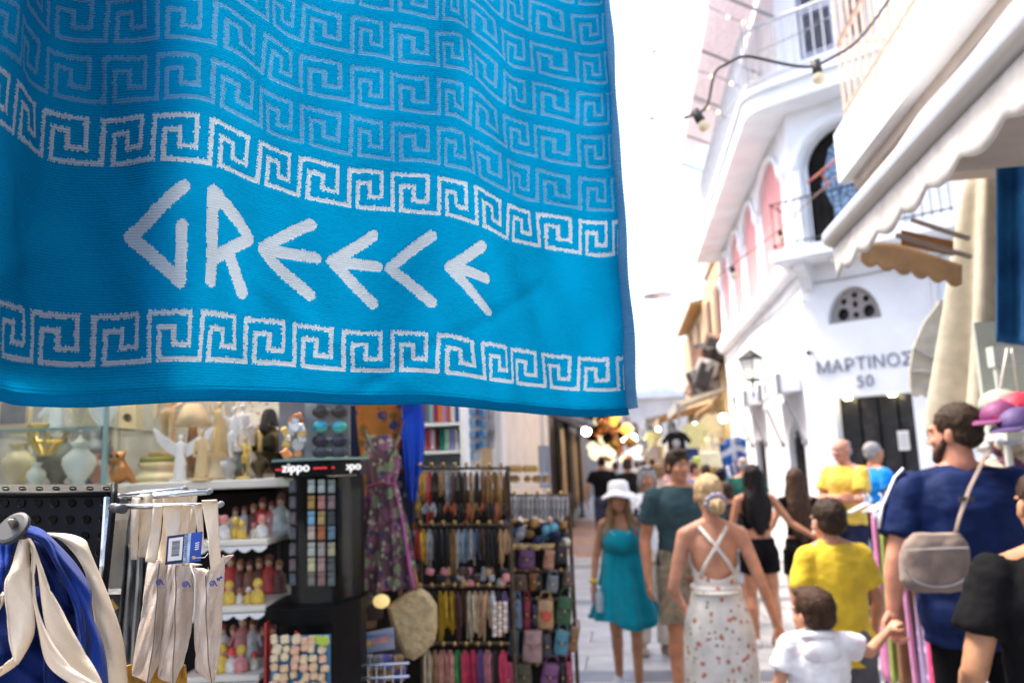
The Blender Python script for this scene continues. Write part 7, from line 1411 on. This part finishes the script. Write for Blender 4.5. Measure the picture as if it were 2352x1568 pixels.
for z in (p0.z+.12, p0.z+.55, p0.z+.95): q.tube([(1.42, -2, z), (1.42, YB-.05, z), (2.0, YB-.05, z)], .018, 6)
rel(q.build('balcony_rail', M_peach, nb), nb)
q = MB(); y_ = -1
while y_ < YB: q.tube([(1.42, y_, p0.z), (1.42, y_, p0.z+.95)], .011, 5); y_ += .12
rel(q.build('balusters', M_peach, nb), nb)
for yy in (1.2, 3.0):
    q = MB(); bx(q, 2.77, 2.81, yy, yy+.95, p0.z+.1, p0.z+2.2); rel(q.build('shutter', M_shut, nb), nb)
# awning: roller tube, canvas, scalloped valance
t0 = WX(1912, 547, 1.0); ZT = t0.z; YT = t0.y
aw2 = thing('shop_awning', 'large off white shop awning with a scalloped valance on the right', 'awning', (1.4, 2.0, ZT))
q = MB(); q.tube([(1.0, -1.5, ZT), (1.0, YT, ZT)], .048, 16); rel(q.build('front_tube', mat('tube_white', (.62, .62, .62), .28, .03, 8, .0, metal=.55), aw2, True), aw2)
q = MB(); q.sheet(lambda u, v: Vector((1.02+.60*v, -1.5+(YT+1.45)*u, ZT+.03+.80*v-.03*math.sin(v*3.1)+.006*math.sin(u*40))), 60, 8, .006); rel(q.build('canvas', M_awn, aw2, True), aw2)
q = MB(); n = 240
def val(u, v):
    y_ = -1.5+(YT+1.5)*u; s = abs(math.sin((y_)*math.pi/.26)); return Vector((1.0+.005*math.sin(y_*7)*v, y_, ZT-.046-v*(.11+.036*s)))
q.sheet(val, n, 4, .005); rel(q.build('valance', M_awn, aw2, True), aw2)
# return valance at the far end, backlit tan canvas
ev = [(2052, 532), (2005, 548), (1978, 568), (1976, 592)]
L = [(1976, 588), (2200, 655)]; 
def endv(u, v):
    x = 1976+(2210-1976)*u; yt = 560-30*math.sin(min(1, u*2.2)*math.pi*.5)+ (u*78); yb = 598+u*54+11*abs(math.sin(u*6*math.pi)); return WY(x, yt*(1-v)+yb*v, YT+.05)
q = MB(); q.sheet(endv, 80, 6, .005); rel(q.build('end_valance', M_awnb, aw2, True), aw2)
for (a, b) in (((2060, 540), (2230, 590)), ((2095, 505), (2225, 548))):
    q = MB(); q.tube([WY(*a, YT-.15), WY(*b, YT-.35)], .011, 8); rel(q.build('folding_arm', mat('arm_grey', (.30, .26, .23), .4, .1, 10, 0), aw2), aw2)
q = MB(); q.sheet(lambda u, v: WY(2070+120*u, 528+u*26+34*v, YT+.02), 8, 4, .006); rel(q.build('inner_panel', mat('orange_brown_canvas', (.34, .17, .07), .8, .1, 6, .1, trans=.3), aw2), aw2)
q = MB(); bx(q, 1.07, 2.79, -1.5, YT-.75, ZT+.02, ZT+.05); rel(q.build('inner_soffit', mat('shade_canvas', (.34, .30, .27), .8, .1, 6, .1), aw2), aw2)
# folded beige parasol standing upright
fp = thing('folded_parasol', 'tall folded beige parasol hanging in pleats behind the man in navy', 'parasol', W(2292, 1000, 4.6)); fb_ = Vector(fp.location)
top = W(2272, 395, 4.6); q = MB(); nn = 72; rs = []
for k in range(25):
    t = k/24; z = fb_.z+(top.z-fb_.z)*(1-t); r = (.11+.17*t**.8)*(1 if t < .93 else 1-(t-.93)*1.2); c = Vector((top.x+(fb_.x-top.x)*t, top.y+(fb_.y-top.y)*t, z)); rs.append([c+Vector((math.cos(a)*r*(1+.42*math.cos(a*6+t*1.2)*(.4+.6*t)), math.sin(a)*r*(1+.42*math.cos(a*6+t*1.2)*(.4+.6*t)), 0)) for a in [2*math.pi*j/nn for j in range(nn)]])
q.loft(rs); rel(q.build('pleated_canopy', M_par, fp, True), fp)
q = MB(); q.tube([fb_+Vector((0, 0, .1)), Vector((fb_.x, fb_.y, .02))], .022, 10); rel(q.build('pole', M_alu, fp), fp)
q = MB(); q.tube([top+Vector((0, 0, -.1)), top+Vector((0, 0, .12))], .02, 8); rel(q.build('finial', M_alu, fp), fp)
# blue printed beach towel at the right edge
bt2 = thing('hanging_towel', 'blue and white printed beach towel hanging at the right edge', 'towel', W(2340, 790, 3.6)); ob = Vector(bt2.location)
q = MB(); q.sheet(lambda u, v: W(2290+140*u, 310+475*v+20*u, 3.6+.05*math.sin(u*9)+.02*math.sin(v*3)), 40, 20, .008); rel(q.build('cloth', mat('blue_towel_print', (.0, .07, .24), .85, .3, 5, .2, 120, col2=(.02, .22, .5), trans=.15, contrast=(.3, .8)), bt2, True), bt2)
q = MB(); q.tube([W(2270, 312, 3.6), W(2440, 330, 3.6)], .012, 8); rel(q.build('rail', M_alu, bt2), bt2)
# rounded beige door canopy further back
dc = thing('dome_canopy', 'quarter round beige fabric canopy over the next doorway', 'canopy', W(2150, 890, 6.6)); c0 = W(2215, 870, 6.6); rr = c0.z*0
pts = [(2200, 672), (2160, 690), (2120, 745), (2098, 800), (2090, 850), (2092, 895)]
q = MB(); ns = 10
def dome(u, v):
    i = u*(len(pts)-1); k = min(int(i), len(pts)-2); f = i-k; x = pts[k][0]*(1-f)+pts[k+1][0]*f; y = pts[k][1]*(1-f)+pts[k+1][1]*f; return W(x, y, 6.6)+HR*(.62*v)+HD*(.25*v)
q.sheet(dome, 30, 10, .008); rel(q.build('fabric', M_par, dc, True), dc)
q = MB(); q.prism([W(x, y, 6.58) for x, y in pts]+[W(2215, 905, 6.58), W(2230, 672, 6.58)], HD*.02); rel(q.build('side_fabric', M_par, dc), dc)
for (x, y) in ((2160, 690), (2098, 800), (2090, 850)):
    q = MB(); q.tube([W(x, y, 6.55), W(2230, 868, 6.55)], .012, 6); rel(q.build('rib', mat('rib_grey', (.30, .28, .25), .5, .1, 10, 0), dc), dc)
q = MB(); q.sheet(lambda u, v: W(2092+125*u, 890+8*u+(14+7*abs(math.sin(u*5*math.pi)))*v, 6.55), 50, 2, .006); rel(q.build('valance', M_par, dc), dc)
# white stall frame with hanging bag, caps and clothes
sf_ = thing('market_stall', 'pale stall frame and shelf at the right edge behind the parasol', 'stall', W(2330, 1010, 4.0)); q = MB(); q.box(W(2400, 815, 4.0), (.55, .06, .10), RV); q.box(W(2400, 1000, 4.2), (.7, .5, .04), RV); q.tube([W(2285, 800, 4.0), Vector((W(2285, 800, 4.0).x, W(2285, 800, 4.0).y, 0))], .02, 8); rel(q.build('frame', mat('pale_frame', (.55, .57, .52), .6, .06, 6, .05), sf_), sf_)
q = MB(); q.box(W(2420, 860, 4.3), (.8, .03, .6), RV); rel(q.build('backboard', mat('pale_green_board', (.45, .48, .42), .7, .06, 5, .05), sf_), sf_)
hb = thing('canvas_tote', 'white canvas tote hanging in the stall above the caps', 'bag', W(2320, 985, 3.75)); ob = Vector(hb.location)
q = MB(); q.loft([[W(2318+dx*k, y, 3.75+dy*k2) for dx, dy in ((-44, -.03), (0, -.045), (44, -.03), (44, .03), (0, .045), (-44, .03))] for y, k, k2 in ((905, .98, .5), (940, 1.0, 1), (975, .96, 1), (988, .85, .5))]); rel(q.build('bag_body', cloth('stall_canvas', (.66, .62, .54), .1), hb, True), hb)
for s in (-1, 1): q = MB(); q.tube([W(2318+s*22, 908, 3.74), W(2318+s*12, 840, 3.74), W(2318+s*5, 800, 3.76)], .012, 6, flat=.3); rel(q.build('handle', MATS['stall_canvas'], hb, True), hb)
def cap_(x, y, d, c, n, rot=0):
    t = thing('baseball_cap', n, 'cap', W(x, y, d), YAW+rot, 'caps on the right stall'); q = MB(); q.ell((0, 0, .02), (.085, .095, .075), n=20, m=10); me = q.mesh('crown'); a = co_get(me); a[:, 2] = np.maximum(a[:, 2], 0); co_set(me, a); link('crown', me, mat('cap_'+'%.2f_%.2f_%.2f' % c, c, .6, .15, 20, .2), t, True)
    q = MB(); q.sheet(lambda u, v: Vector(((u-.5)*.15*(1-.3*v*v), -.08-.085*v*math.sin(math.pi*(.15+.7*u)), .008-.02*v)), 14, 6, .005); q.build('brim', MATS['cap_'+'%.2f_%.2f_%.2f' % c], t, True); q = MB(); q.ell((0, 0, .095), (.008, .008, .006)); q.build('button', MATS['cap_'+'%.2f_%.2f_%.2f' % c], t)
cap_(2345, 950, 3.5, (.60, .03, .07), 'red baseball cap on the right stall', -1.2); cap_(2305, 968, 3.5, (.20, .03, .14), 'plum baseball cap in front of the red cap', -1.2); cap_(2345, 985, 3.42, (.10, .06, .20), 'dark violet cap under the red cap', -1.1); cap_(2300, 940, 3.7, (.36, .36, .30), 'greyish straw cap behind the plum cap', .5)
rnd = random.Random(77)
for k in range(16):
    x = 2250+rnd.uniform(0, 110); y = 1010+rnd.uniform(0, 70); c = rnd.choice([('white', (.66, .66, .66)), ('cream', (.5, .44, .33)), ('pale blue', (.45, .52, .6)), ('plum', (.12, .05, .09)), ('beige', (.42, .35, .26))]); p = W(x, y, 4.1+rnd.uniform(-.1, .1)); q = MB(); q.ell(p, (.07, .05, .045), Matrix.Rotation(rnd.uniform(0, 3), 3, 'Z'), 12, 8); q.v = [tuple(Vector(v)-p) for v in q.v]
    me = q.mesh('f'); wrinkle(me, .02, 22, k); o = link('folded_garment', me, cloth('folded_'+c[0].replace(' ', '_'), c[1]), None, True); o.location = p; tag(o, 'crumpled %s garment heaped on the right stall behind the man in navy' % c[0], 'garment', '%s garments heaped on the stall' % c[0])
# clothes rail with white hangers
cr = thing('clothes_rail', 'low wheeled clothes rail with white hangers between the boy and the man in navy', 'clothes rail', W(2045, 1505, 5.6)); z0 = .02
a, b = W(1995, 1160, 5.6), W(2110, 1150, 5.2); q = MB(); q.tube([a, b], .014, 8)
for p in (a, b): q.tube([p, Vector((p.x, p.y, .06))], .014, 8)
q.tube([Vector((a.x, a.y, .1)), Vector((b.x, b.y, .1))], .014, 8); rel(q.build('frame', M_black, cr), cr)
for p in (a, b):
    for s in (-.12, .12): q = MB(); q.lathe([(.012, -.015), (.035, -.012), (.035, .012), (.012, .015)], Vector((p.x+s, p.y, .036)), 12, R=Matrix.Rotation(rad(90), 3, 'X')); rel(q.build('castor', M_black, cr), cr)
RC_ = [((.50, .17, .36), 'pink'), ((.36, .46, .12), 'lime green'), ((.28, .16, .08), 'brown'), ((.55, .24, .42), 'rose'), ((.10, .06, .04), 'dark brown'), ((.30, .22, .42), 'lilac print'), ((.55, .04, .16), 'hot pink')]
for k, (c, n) in enumerate(RC_):
    t_ = (k+.5)/7; p = a+(b-a)*t_; gm = thing('hung_garment', '%s garment hanging on the wheeled clothes rail' % n, 'garment', (p.x, p.y, .25), YAW+rad(70), 'clothes on the wheeled rail'); L_ = p.z-.06-.25-(.1 if k % 2 else 0)
    q = MB(); q.sheet(lambda u, v: Vector(((u-.5)*(.30+.14*v), .03*math.sin(u*12+k)*(.3+v), L_*(1-v)+.02*math.sin(u*9)*(v > .98))), 20, 16, .02); q.build('fabric', floral('garment_%d' % k, c, [(tuple(min(1, x_*1.8+.05) for x_ in c), 14, .42)]) if k in (5, 6) else cloth('garment_%d' % k, c), gm, True)
    q = MB(); q.tube([(-.17, 0, L_-.01), (0, 0, L_+.05), (.17, 0, L_-.01)], .008, 6); q.tube([(0, 0, L_+.05), (.02, 0, L_+.08), (0, 0, L_+.10)], .005, 6); q.build('hanger', mat('white_hanger', (.75, .75, .74), .4, .03, 5, 0), gm, True)
for k in range(10):
    p = a+(b-a)*(k/9)+Vector((random.uniform(-.05, .05), -.02, .0)); q = MB(); q.tube([p+Vector((-.12, 0, -.05)), p+Vector((0, 0, .01)), p+Vector((.12, 0, -.05))], .009, 6); q.tube([p+Vector((0, 0, .01)), p+Vector((.02, 0, .05)), p+Vector((0, 0, .075))], .006, 6); tag(q.build('empty_hanger', MATS['white_hanger'], None, True), 'empty white plastic hanger on the wheeled clothes rail', 'hanger', 'empty white hangers on the rail')
nt_ = thing('door_notice', 'white paper notice on the dark door of the white corner building', 'notice', W(2054, 1025, 10.3)); c_ = CO+CU*1.02-CN*.19+Z3*1.84; q = MB(); q.box(c_, (.13, .01, .24), RC); rel(q.build('paper', mat('white_paper', (.75, .75, .74), .7, .03, 5, 0), nt_), nt_)
q = MB()
for k in range(5): q.box(c_+CN*.007+Z3*(.07-.035*k), (.09, .003, .006), RC)
rel(q.build('print_lines', mat('grey_print', (.3, .3, .32), .7, .1, 5, 0), nt_), nt_)
# ---------------------------------------------------------------- string lights
def sl_(x, y, d=3.2): return W(x, y, d)
sg = thing('string_lights', 'black cable of festoon bulbs looping across the street at upper right', 'string lights', sl_(1700, 130)); pts = [(1572, 272), (1596, 262), (1625, 240), (1640, 172), (1668, 148), (1705, 130), (1760, 138), (1830, 152), (1875, 150), (1920, 128), (1965, 98), (2010, 45), (2055, -20)]
q = MB(); f_ = cubic(range(len(pts)), pts); q.tube([sl_(*f_(t), 3.2) for t in np.linspace(0, len(pts)-1, 70)], .0065, 8); rel(q.build('cable', M_cable, sg, True), sg)
M_blb = mat('milky_bulb', (.72, .66, .50), .3, .05, 6, 0, trans=.4)
for (x0, y0, x1, y1) in ((1598, 258, 1622, 298), (1874, 145, 1883, 190)):
    A_, B_ = sl_(x0, y0), sl_(x1, y1); dd = (B_-A_); q = MB(); q.tube([A_-dd*.12, A_+dd*.5, A_+dd*.55], [.019, .021, .017], 12); so_ = rel(q.build('socket', M_cable, sg, True), sg); q = MB(); q.tube([A_+dd*.5, A_+dd*.6, A_+dd*.8, A_+dd*.98, A_+dd*1.06], [.014, .020, .027, .020, .006], 14); rel(q.build('bulb', M_blb, sg, True), sg)
s2 = thing('far_string_lights', 'thin dark cable with small black sockets crossing in front of the pink arches', 'string lights', W(1750, 560, 7)); pts = [(1640, 640), (1680, 610), (1720, 580), (1780, 535), (1840, 480), (1900, 425), (1930, 400)]; f2 = cubic(range(len(pts)), pts)
q = MB(); q.tube([W(*f2(t), 7) for t in np.linspace(0, len(pts)-1, 40)], .007, 6); rel(q.build('cable', mat('rust_cable', (.22, .12, .10), .6, .2, 10, 0), s2, True), s2)
for x, y in ((1680, 612), (1790, 528)):
    A_ = W(x, y, 7); q = MB(); q.tube([A_, A_+Vector((.01, 0, -.05))], .022, 10); rel(q.build('socket', M_cable, s2, True), s2); q = MB(); q.ell(A_+Vector((.02, 0, -.085)), (.028, .028, .036)); rel(q.build('bulb', M_blb, s2, True), s2)
s3 = thing('facade_wires', 'thin wires with warm fairy lights strung under the pale upper awning', 'string lights', W(1650, 60, 9)); q = MB()
for pp in (((1618, 10), (1680, 42), (1740, 64)), ((1590, 160), (1640, 172), (1700, 200)), ((1588, 228), (1640, 250), (1668, 272)), ((1700, 60), (1720, 200), (1640, 300)), ((1740, 120), (1850, 70), (2000, -10))): q.tube([W(x, y, 9) for x, y in pp], .008, 5)
rel(q.build('wire', mat('grey_wire', (.25, .24, .25), .6, .1, 10, 0), s3), s3)
for x, y in ((1672, 40), (1708, 52), (1635, 176), (1680, 192), (1624, 246), (1650, 258)): q = MB(); q.ell(W(x, y, 9), (.02, .02, .02)); rel(q.build('fairy_light', mat('fairy_light', (1, .8, .5), .4, 0, 5, 0, emit=(1, .6, .25), es=1.2), s3, True), s3)
for k, (x, y, d, lb) in enumerate(((1502, 118, 2.6, 'tiny dark tag floating on a thin line against the white sky'), (1498, 272, 2.6, 'tiny dark clip on the fine thread right of the towel'))):
    t = thing('line_clip', lb, 'clip', W(x, y, d)); q = MB(); q.bevbox((0, 0, 0), (.016, .004, .010), .002, Matrix.Rotation(-.6 if k == 0 else .4, 3, 'Y')); q.build('clip', M_alu, t)
    if k: q = MB(); o_ = Vector(t.location); q.tube([W(xx, yy, d)-o_ for xx, yy in ((1430, 243), (1462, 264), (1498, 272), (1530, 270))], .0006, 5); q.build('thread', mat('pale_thread', (.5, .5, .5), .6, .05, 10, 0), t)
    else: q = MB(); q.tube([(-.01, 0, 0), (-.16, .1, .5)], .0004, 5); q.build('thread', MATS.get('pale_thread') or mat('pale_thread', (.5, .5, .5), .6, .05, 10, 0), t)
for k, (x, y, d) in enumerate(((1512, 680, 15), (1510, 858, 30))):
    t = thing('hanging_street_lamp', ['pale saucer street lamp hanging over the middle of the street', 'second saucer street lamp hanging further down the street'][k], 'street lamp', W(x, y, d)); q = MB(); q.lathe([(.30, 0), (.29, .03), (.12, .07), (.09, .14), (.05, .22), (.01, .24)], n=24); q.build('shade', mat('lamp_enamel', (.6, .6, .66), .5, .03, 5, 0), t, True); q = MB(); q.lathe([(.001, -.03), (.1, -.01), (.11, .02)], n=16); q.build('diffuser', mat('lamp_diffuser', (.8, .75, .6), .4, .03, 5, 0), t, True); q = MB(); q.tube([(0, 0, .24), (0, 0, .6)], .006, 5); q.tube([(-4, 0, 1.4), (0, 0, .6), (4, 0, 1.3)], .004, 5); q.build('wire', MATS['grey_wire'], t)
# red rope on the arched window
q = MB(); q.tube([W(x, y, 6.5) for x, y in ((1855, 420), (1880, 400), (1910, 375), (1925, 360))], .012, 6); q.tube([W(x, y, 6.5) for x, y in ((1888, 400), (1900, 418), (1893, 435), (1905, 425))], .010, 6); tag(q.build('red_rope', mat('red_rope', (.36, .10, .07), .7, .2, 30, .1), None, True), 'dull red rope looping past the dark arched window', 'rope')
# ================================================================ market stalls down the street
M_cnp = cloth('grey_canopy_cloth', (.42, .40, .38), .2)
for k, (ya, yb, z, c) in enumerate(((19.4, 23.5, 3.05, M_cnp), (23.9, 29, 2.95, M_awnb), (29.4, 38, 3.2, M_cnp))):
    t = thing('market_canopy', ['grey flat market canopy beyond the white corner building', 'tan market canopy in the middle distance on the right', 'farthest grey market canopy on the right'][k], 'canopy', (2.0, ya, z)); q = MB(); q.sheet(lambda u, v: Vector((2.5-1.25*v-.25*k*v, ya+(yb-ya)*u, z+.35-.35*v+.02*math.sin(u*20))), 24, 6, .02); rel(q.build('cloth', c, t), t)
    q = MB(); q.sheet(lambda u, v: Vector((1.25-.25*k, ya+(yb-ya)*u, z-.2*v)), 8, 2, .02); rel(q.build('fringe', c, t), t)
    for yy in (ya+.2, yb-.2): q = MB(); q.tube([(1.3-.25*k, yy, 0), (1.3-.25*k, yy, z)], .03, 8); rel(q.build('pole', M_alu, t), t)
q = MB()
jb = thing('rooftop_clutter', 'dark rusty clutter and tarpaulin on the ledge below the tan building', 'clutter', (2.0, 21, 4)); rnd = random.Random(8)
for k in range(14):
    q = MB(); q.bevbox((rnd.uniform(1.9, 2.5), rnd.uniform(19.6, 24), rnd.uniform(3.5, 4.6)), (rnd.uniform(.2, .6), rnd.uniform(.3, .9), rnd.uniform(.2, .7)), .03, Euler((rnd.uniform(-.4, .4), rnd.uniform(-.4, .4), rnd.uniform(0, 3))).to_matrix()); rel(q.build('piece', [mat('rust_tarp', (.16, .08, .05), .8, .4, 6, .3), mat('grey_tarp', (.30, .28, .27), .8, .3, 6, .3), mat('black_tarp', (.03, .025, .025), .8, .3, 6, .2)][k % 3], jb), jb)
# T-shirts, dresses and bags hung under the right canopies
TC = [('black', (.012, .012, .016)), ('pale blue', (.32, .42, .60)), ('white', (.7, .7, .68)), ('lemon', (.62, .60, .30)), ('cream', (.60, .55, .40)), ('grey', (.2, .2, .21)), ('olive', (.14, .15, .09)), ('dusty pink', (.5, .3, .28))]
def tee(p, s, ci, label, rz):
    t = thing('hung_tshirt', label, 'T-shirt', p, rz, 'T-shirts hung under the canopies'); q = MB(); ol = [(-.22, .55), (-.10, .6), (0, .56), (.10, .6), (.22, .55), (.36, .36), (.27, .30), (.20, .40), (.21, 0), (-.21, 0), (-.20, .40), (-.27, .30), (-.36, .36)]
    q.prism([Vector((x*s, 0, z*s)) for x, z in ol], (0, .03, 0)); q.build('fabric', cloth('tee_'+TC[ci][0].replace(' ', '_'), TC[ci][1], .1), t); q = MB(); q.tube([(-.12*s, .015, .57*s), (0, .015, .66*s), (.12*s, .015, .57*s)], .01, 5); q.build('hanger', M_alu, t)
    if ci == 0: q = MB(); q.ell((0, -.012, .33*s), (.09*s, .006, .09*s)); q.build('print', MATS['grey_print'], t)
for k in range(22):
    ya = 18.9+k*.62; x = 1.15+.5*(k % 3); ci = [0, 3, 4, 2, 1, 5, 3, 6, 4, 7][k % 10]; tee((x, ya, 1.75+.45*((k*7) % 3)/2), 1.0, ci, '%s T-shirt hung under the canopies beyond the white building, %s' % (TC[ci][0], 'near the front' if k < 10 else 'farther back'), rad(-10+7*(k % 4)))
for k in range(12):
    ya = 25+k*1.6; ci = [2, 3, 4, 1, 7, 2][k % 6]; tee((.95-.02*k, ya, 1.5+.5*(k % 2)), 1.1, ci, '%s T-shirt on the far stalls on the right, %s' % (TC[ci][0], 'hung high' if k % 2 else 'hung low'), rad(10))
# lamps glowing under the canopies
for k, (x, y, d, r, es) in enumerate(((1597, 984, 20, .14, 16), (1452, 1007, 26, .15, 12), (1436, 1012, 25, .10, 12), (1347, 990, 21.5, .11, 14), (1512, 987, 30, .10, 5), (1690, 935, 17.5, .12, 10), (1662, 960, 19, .10, 8))):
    t = thing('market_lamp', ['bright round lamp beside the black T-shirt on the right', 'large glaring white lamp at the lantern shop', 'smaller glaring lamp left of the large one', 'bright lamp at the end of the hanging cloths', 'small warm lamp far down the street', 'pale lamp under the grey canopy near the white wall', 'faint lamp under the grey canopy'][k], 'lamp', W(x, y, d)); q = MB(); q.ell((0, 0, 0), (r, r, r), n=14, m=10); q.build('globe', mat('lamp_glow_%d' % es, (1, .95, .85), .4, 0, 5, 0, emit=(1, .92, .76), es=es), t, True); q = MB(); q.tube([(0, 0, r*.9), (0, 0, r+.3)], .015, 6); q.build('stem', M_black, t)
# lantern shop on the left
LCN = [('copper', M_copper), ('brass', M_brass), ('red glass', mat('red_lantern', (.40, .03, .03), .25, .2, 10, 0, emit=(.8, .1, .05), es=.3)), ('amber', mat('amber_lantern', (.55, .28, .03), .25, .2, 10, 0, emit=(1, .5, .1), es=.4)), ('dark iron', M_black), ('pearl', mat('pearl_lantern', (.7, .62, .45), .3, .1, 10, 0, emit=(1, .85, .55), es=.35))]
rnd = random.Random(19)
for k in range(60):
    x = rnd.uniform(1352, 1448); y = rnd.uniform(950, 1062); d = rnd.uniform(22, 27)
    if x > 1415: y = max(y, 985)
    ci = rnd.choice((0, 0, 1, 1, 1, 2, 3, 4, 4, 5)) if y < 1015 else rnd.choice((1, 3, 5, 5, 0)); s = rnd.uniform(.24, .44); t = thing('hanging_lantern', '%s lantern in the lantern shop on the left, %s' % (LCN[ci][0], 'hung high' if y < 990 else ('at mid height' if y < 1025 else 'hung low')), 'lantern', W(x, y, d), 0, '%s lanterns of the lantern shop' % LCN[ci][0])
    q = MB(); q.lathe([(.02*s, -.5*s), (.25*s, -.42*s), (.5*s, -.1*s), (.46*s, .15*s), (.2*s, .36*s), (.12*s, .5*s)], n=10); q.build('shade', LCN[ci][1], t, True); q = MB(); q.tube([(0, 0, .5*s), (0, 0, 1.1*s)], .01, 5); q.build('chain', M_black, t)
q = MB(); q.prism([(-1.95, 21.5, 3.6), (-.35, 21.5, 3.0), (-.35, 21.5, 2.94), (-1.95, 21.5, 3.5)], (0, 8, 0)); tag(q.build('shop_canopy', mat('dark_canopy', (.06, .05, .05), .8, .2, 4, .1)), 'dark sloping canopy over the lantern shop', 'canopy')
# flag
fl = thing('striped_flag', 'blue and white striped flag with a cross hanging beside the white wall', 'flag', W(1690, 1130, 11.2)); ob = Vector(fl.location)
M_fb = cloth('flag_blue', (.012, .10, .36), .1); M_fw = cloth('flag_white', (.72, .72, .74), .1)
def fpt(u, v): x = 1652+62*u+12*v*(1-u)+22*v*v; y = 1012+10*(1-u)+112*v-14*math.sin(u*3)*(1-v)+8*v*math.sin(u*7); return W(x, y, 11.2+.05*math.sin(u*12+v*3))-ob
def fpatch(name, u0, u1, v0, v1, m): q = MB(); q.sheet(lambda u, v: fpt(u0+(u1-u0)*u, v0+(v1-v0)*v), 6, 10, .008); q.build(name, m, fl, True)
st = np.linspace(0, 1, 10)
for k in range(9): fpatch('stripe', st[k], st[k+1], .44 if k > 3 else .44, 1, M_fb if k % 2 == 0 else M_fw)
for a, b, c, d, m in ((0, .40, 0, .16, M_fb), (.40, .60, 0, .16, M_fw), (.60, 1, 0, .16, M_fb), (0, 1, .16, .28, M_fw), (0, .40, .28, .44, M_fb), (.40, .60, .28, .44, M_fw), (.60, 1, .28, .44, M_fb)): fpatch('canton', a, b, c, d, m)
q = MB(); q.tube([W(1640, 1022, 11.2)-ob, W(1722, 1008, 11.2)-ob], .014, 6); q.build('rod', M_alu, fl)
# white parasols, signs and stall goods towards the end
for k, (x, y, d, r, lb) in enumerate(((1500, 1030, 36, 1.5, 'white market parasol in the middle of the far street'), (1470, 1045, 34, 1.0, 'smaller white parasol left of the large one'), (1555, 1040, 40, 1.2, 'farthest white parasol on the right'))):
    t = thing('market_parasol', lb, 'parasol', (W(x, y, d).x, W(x, y, d).y, 0)); zz = W(x, y, d).z; q = MB(); q.lathe([(r, 0), (r, .12), (r*.5, .42), (.03, .7)], (0, 0, zz-.3), 8); q.build('canopy', cloth('parasol_white', (.74, .74, .76), .2), t); q = MB(); q.tube([(0, 0, 0), (0, 0, zz+.3)], .03, 8); q.build('pole', M_alu, t)
for k, (x, y, d, w_, h, c, lb) in enumerate(((1546, 1016, 24, .42, .24, (.62, .58, .12), 'plain yellow shop sign in the distance'), (1585, 1040, 23, .45, .38, (.01, .08, .62), 'plain blue sign right of the yellow one'), (1640, 1055, 18, .6, .35, (.55, .55, .40), 'pale goods box on the right hand stall'), (1615, 1062, 20, .5, .3, (.35, .5, .12), 'lime green goods box on the right hand stall'), (1632, 1030, 20, .5, .5, (.62, .60, .52), 'cream goods panel under the right canopies'))):
    t = thing('shop_sign' if k < 2 else 'goods_box', lb, 'sign' if k < 2 else 'box', W(x, y, d)); q = MB(); q.bevbox((0, 0, 0), (w_, .06, h), .02); q.build('panel', mat('sign_%d' % k, c, .5, .15, 5, .02), t); q = MB(); q.tube([(0, .04, -h/2), (0, .04, h/2+.4)], .02, 6); q.build('bracket', M_alu, t)
st_ = thing('market_table', 'cluttered pale market table under the right canopies', 'table', (1.7, 21, 0)); q = MB(); bx(q, 1.2, 2.3, 19.5, 28, .8, .86); rel(q.build('top', M_wood, st_), st_)
for yy in (19.6, 23.7, 27.9):
    for xx in (1.25, 2.25): q = MB(); bx(q, xx-.03, xx+.03, yy-.03, yy+.03, 0, .8); rel(q.build('leg', M_wood, st_), st_)
for o in PENDING: SC.collection.objects.link(o)
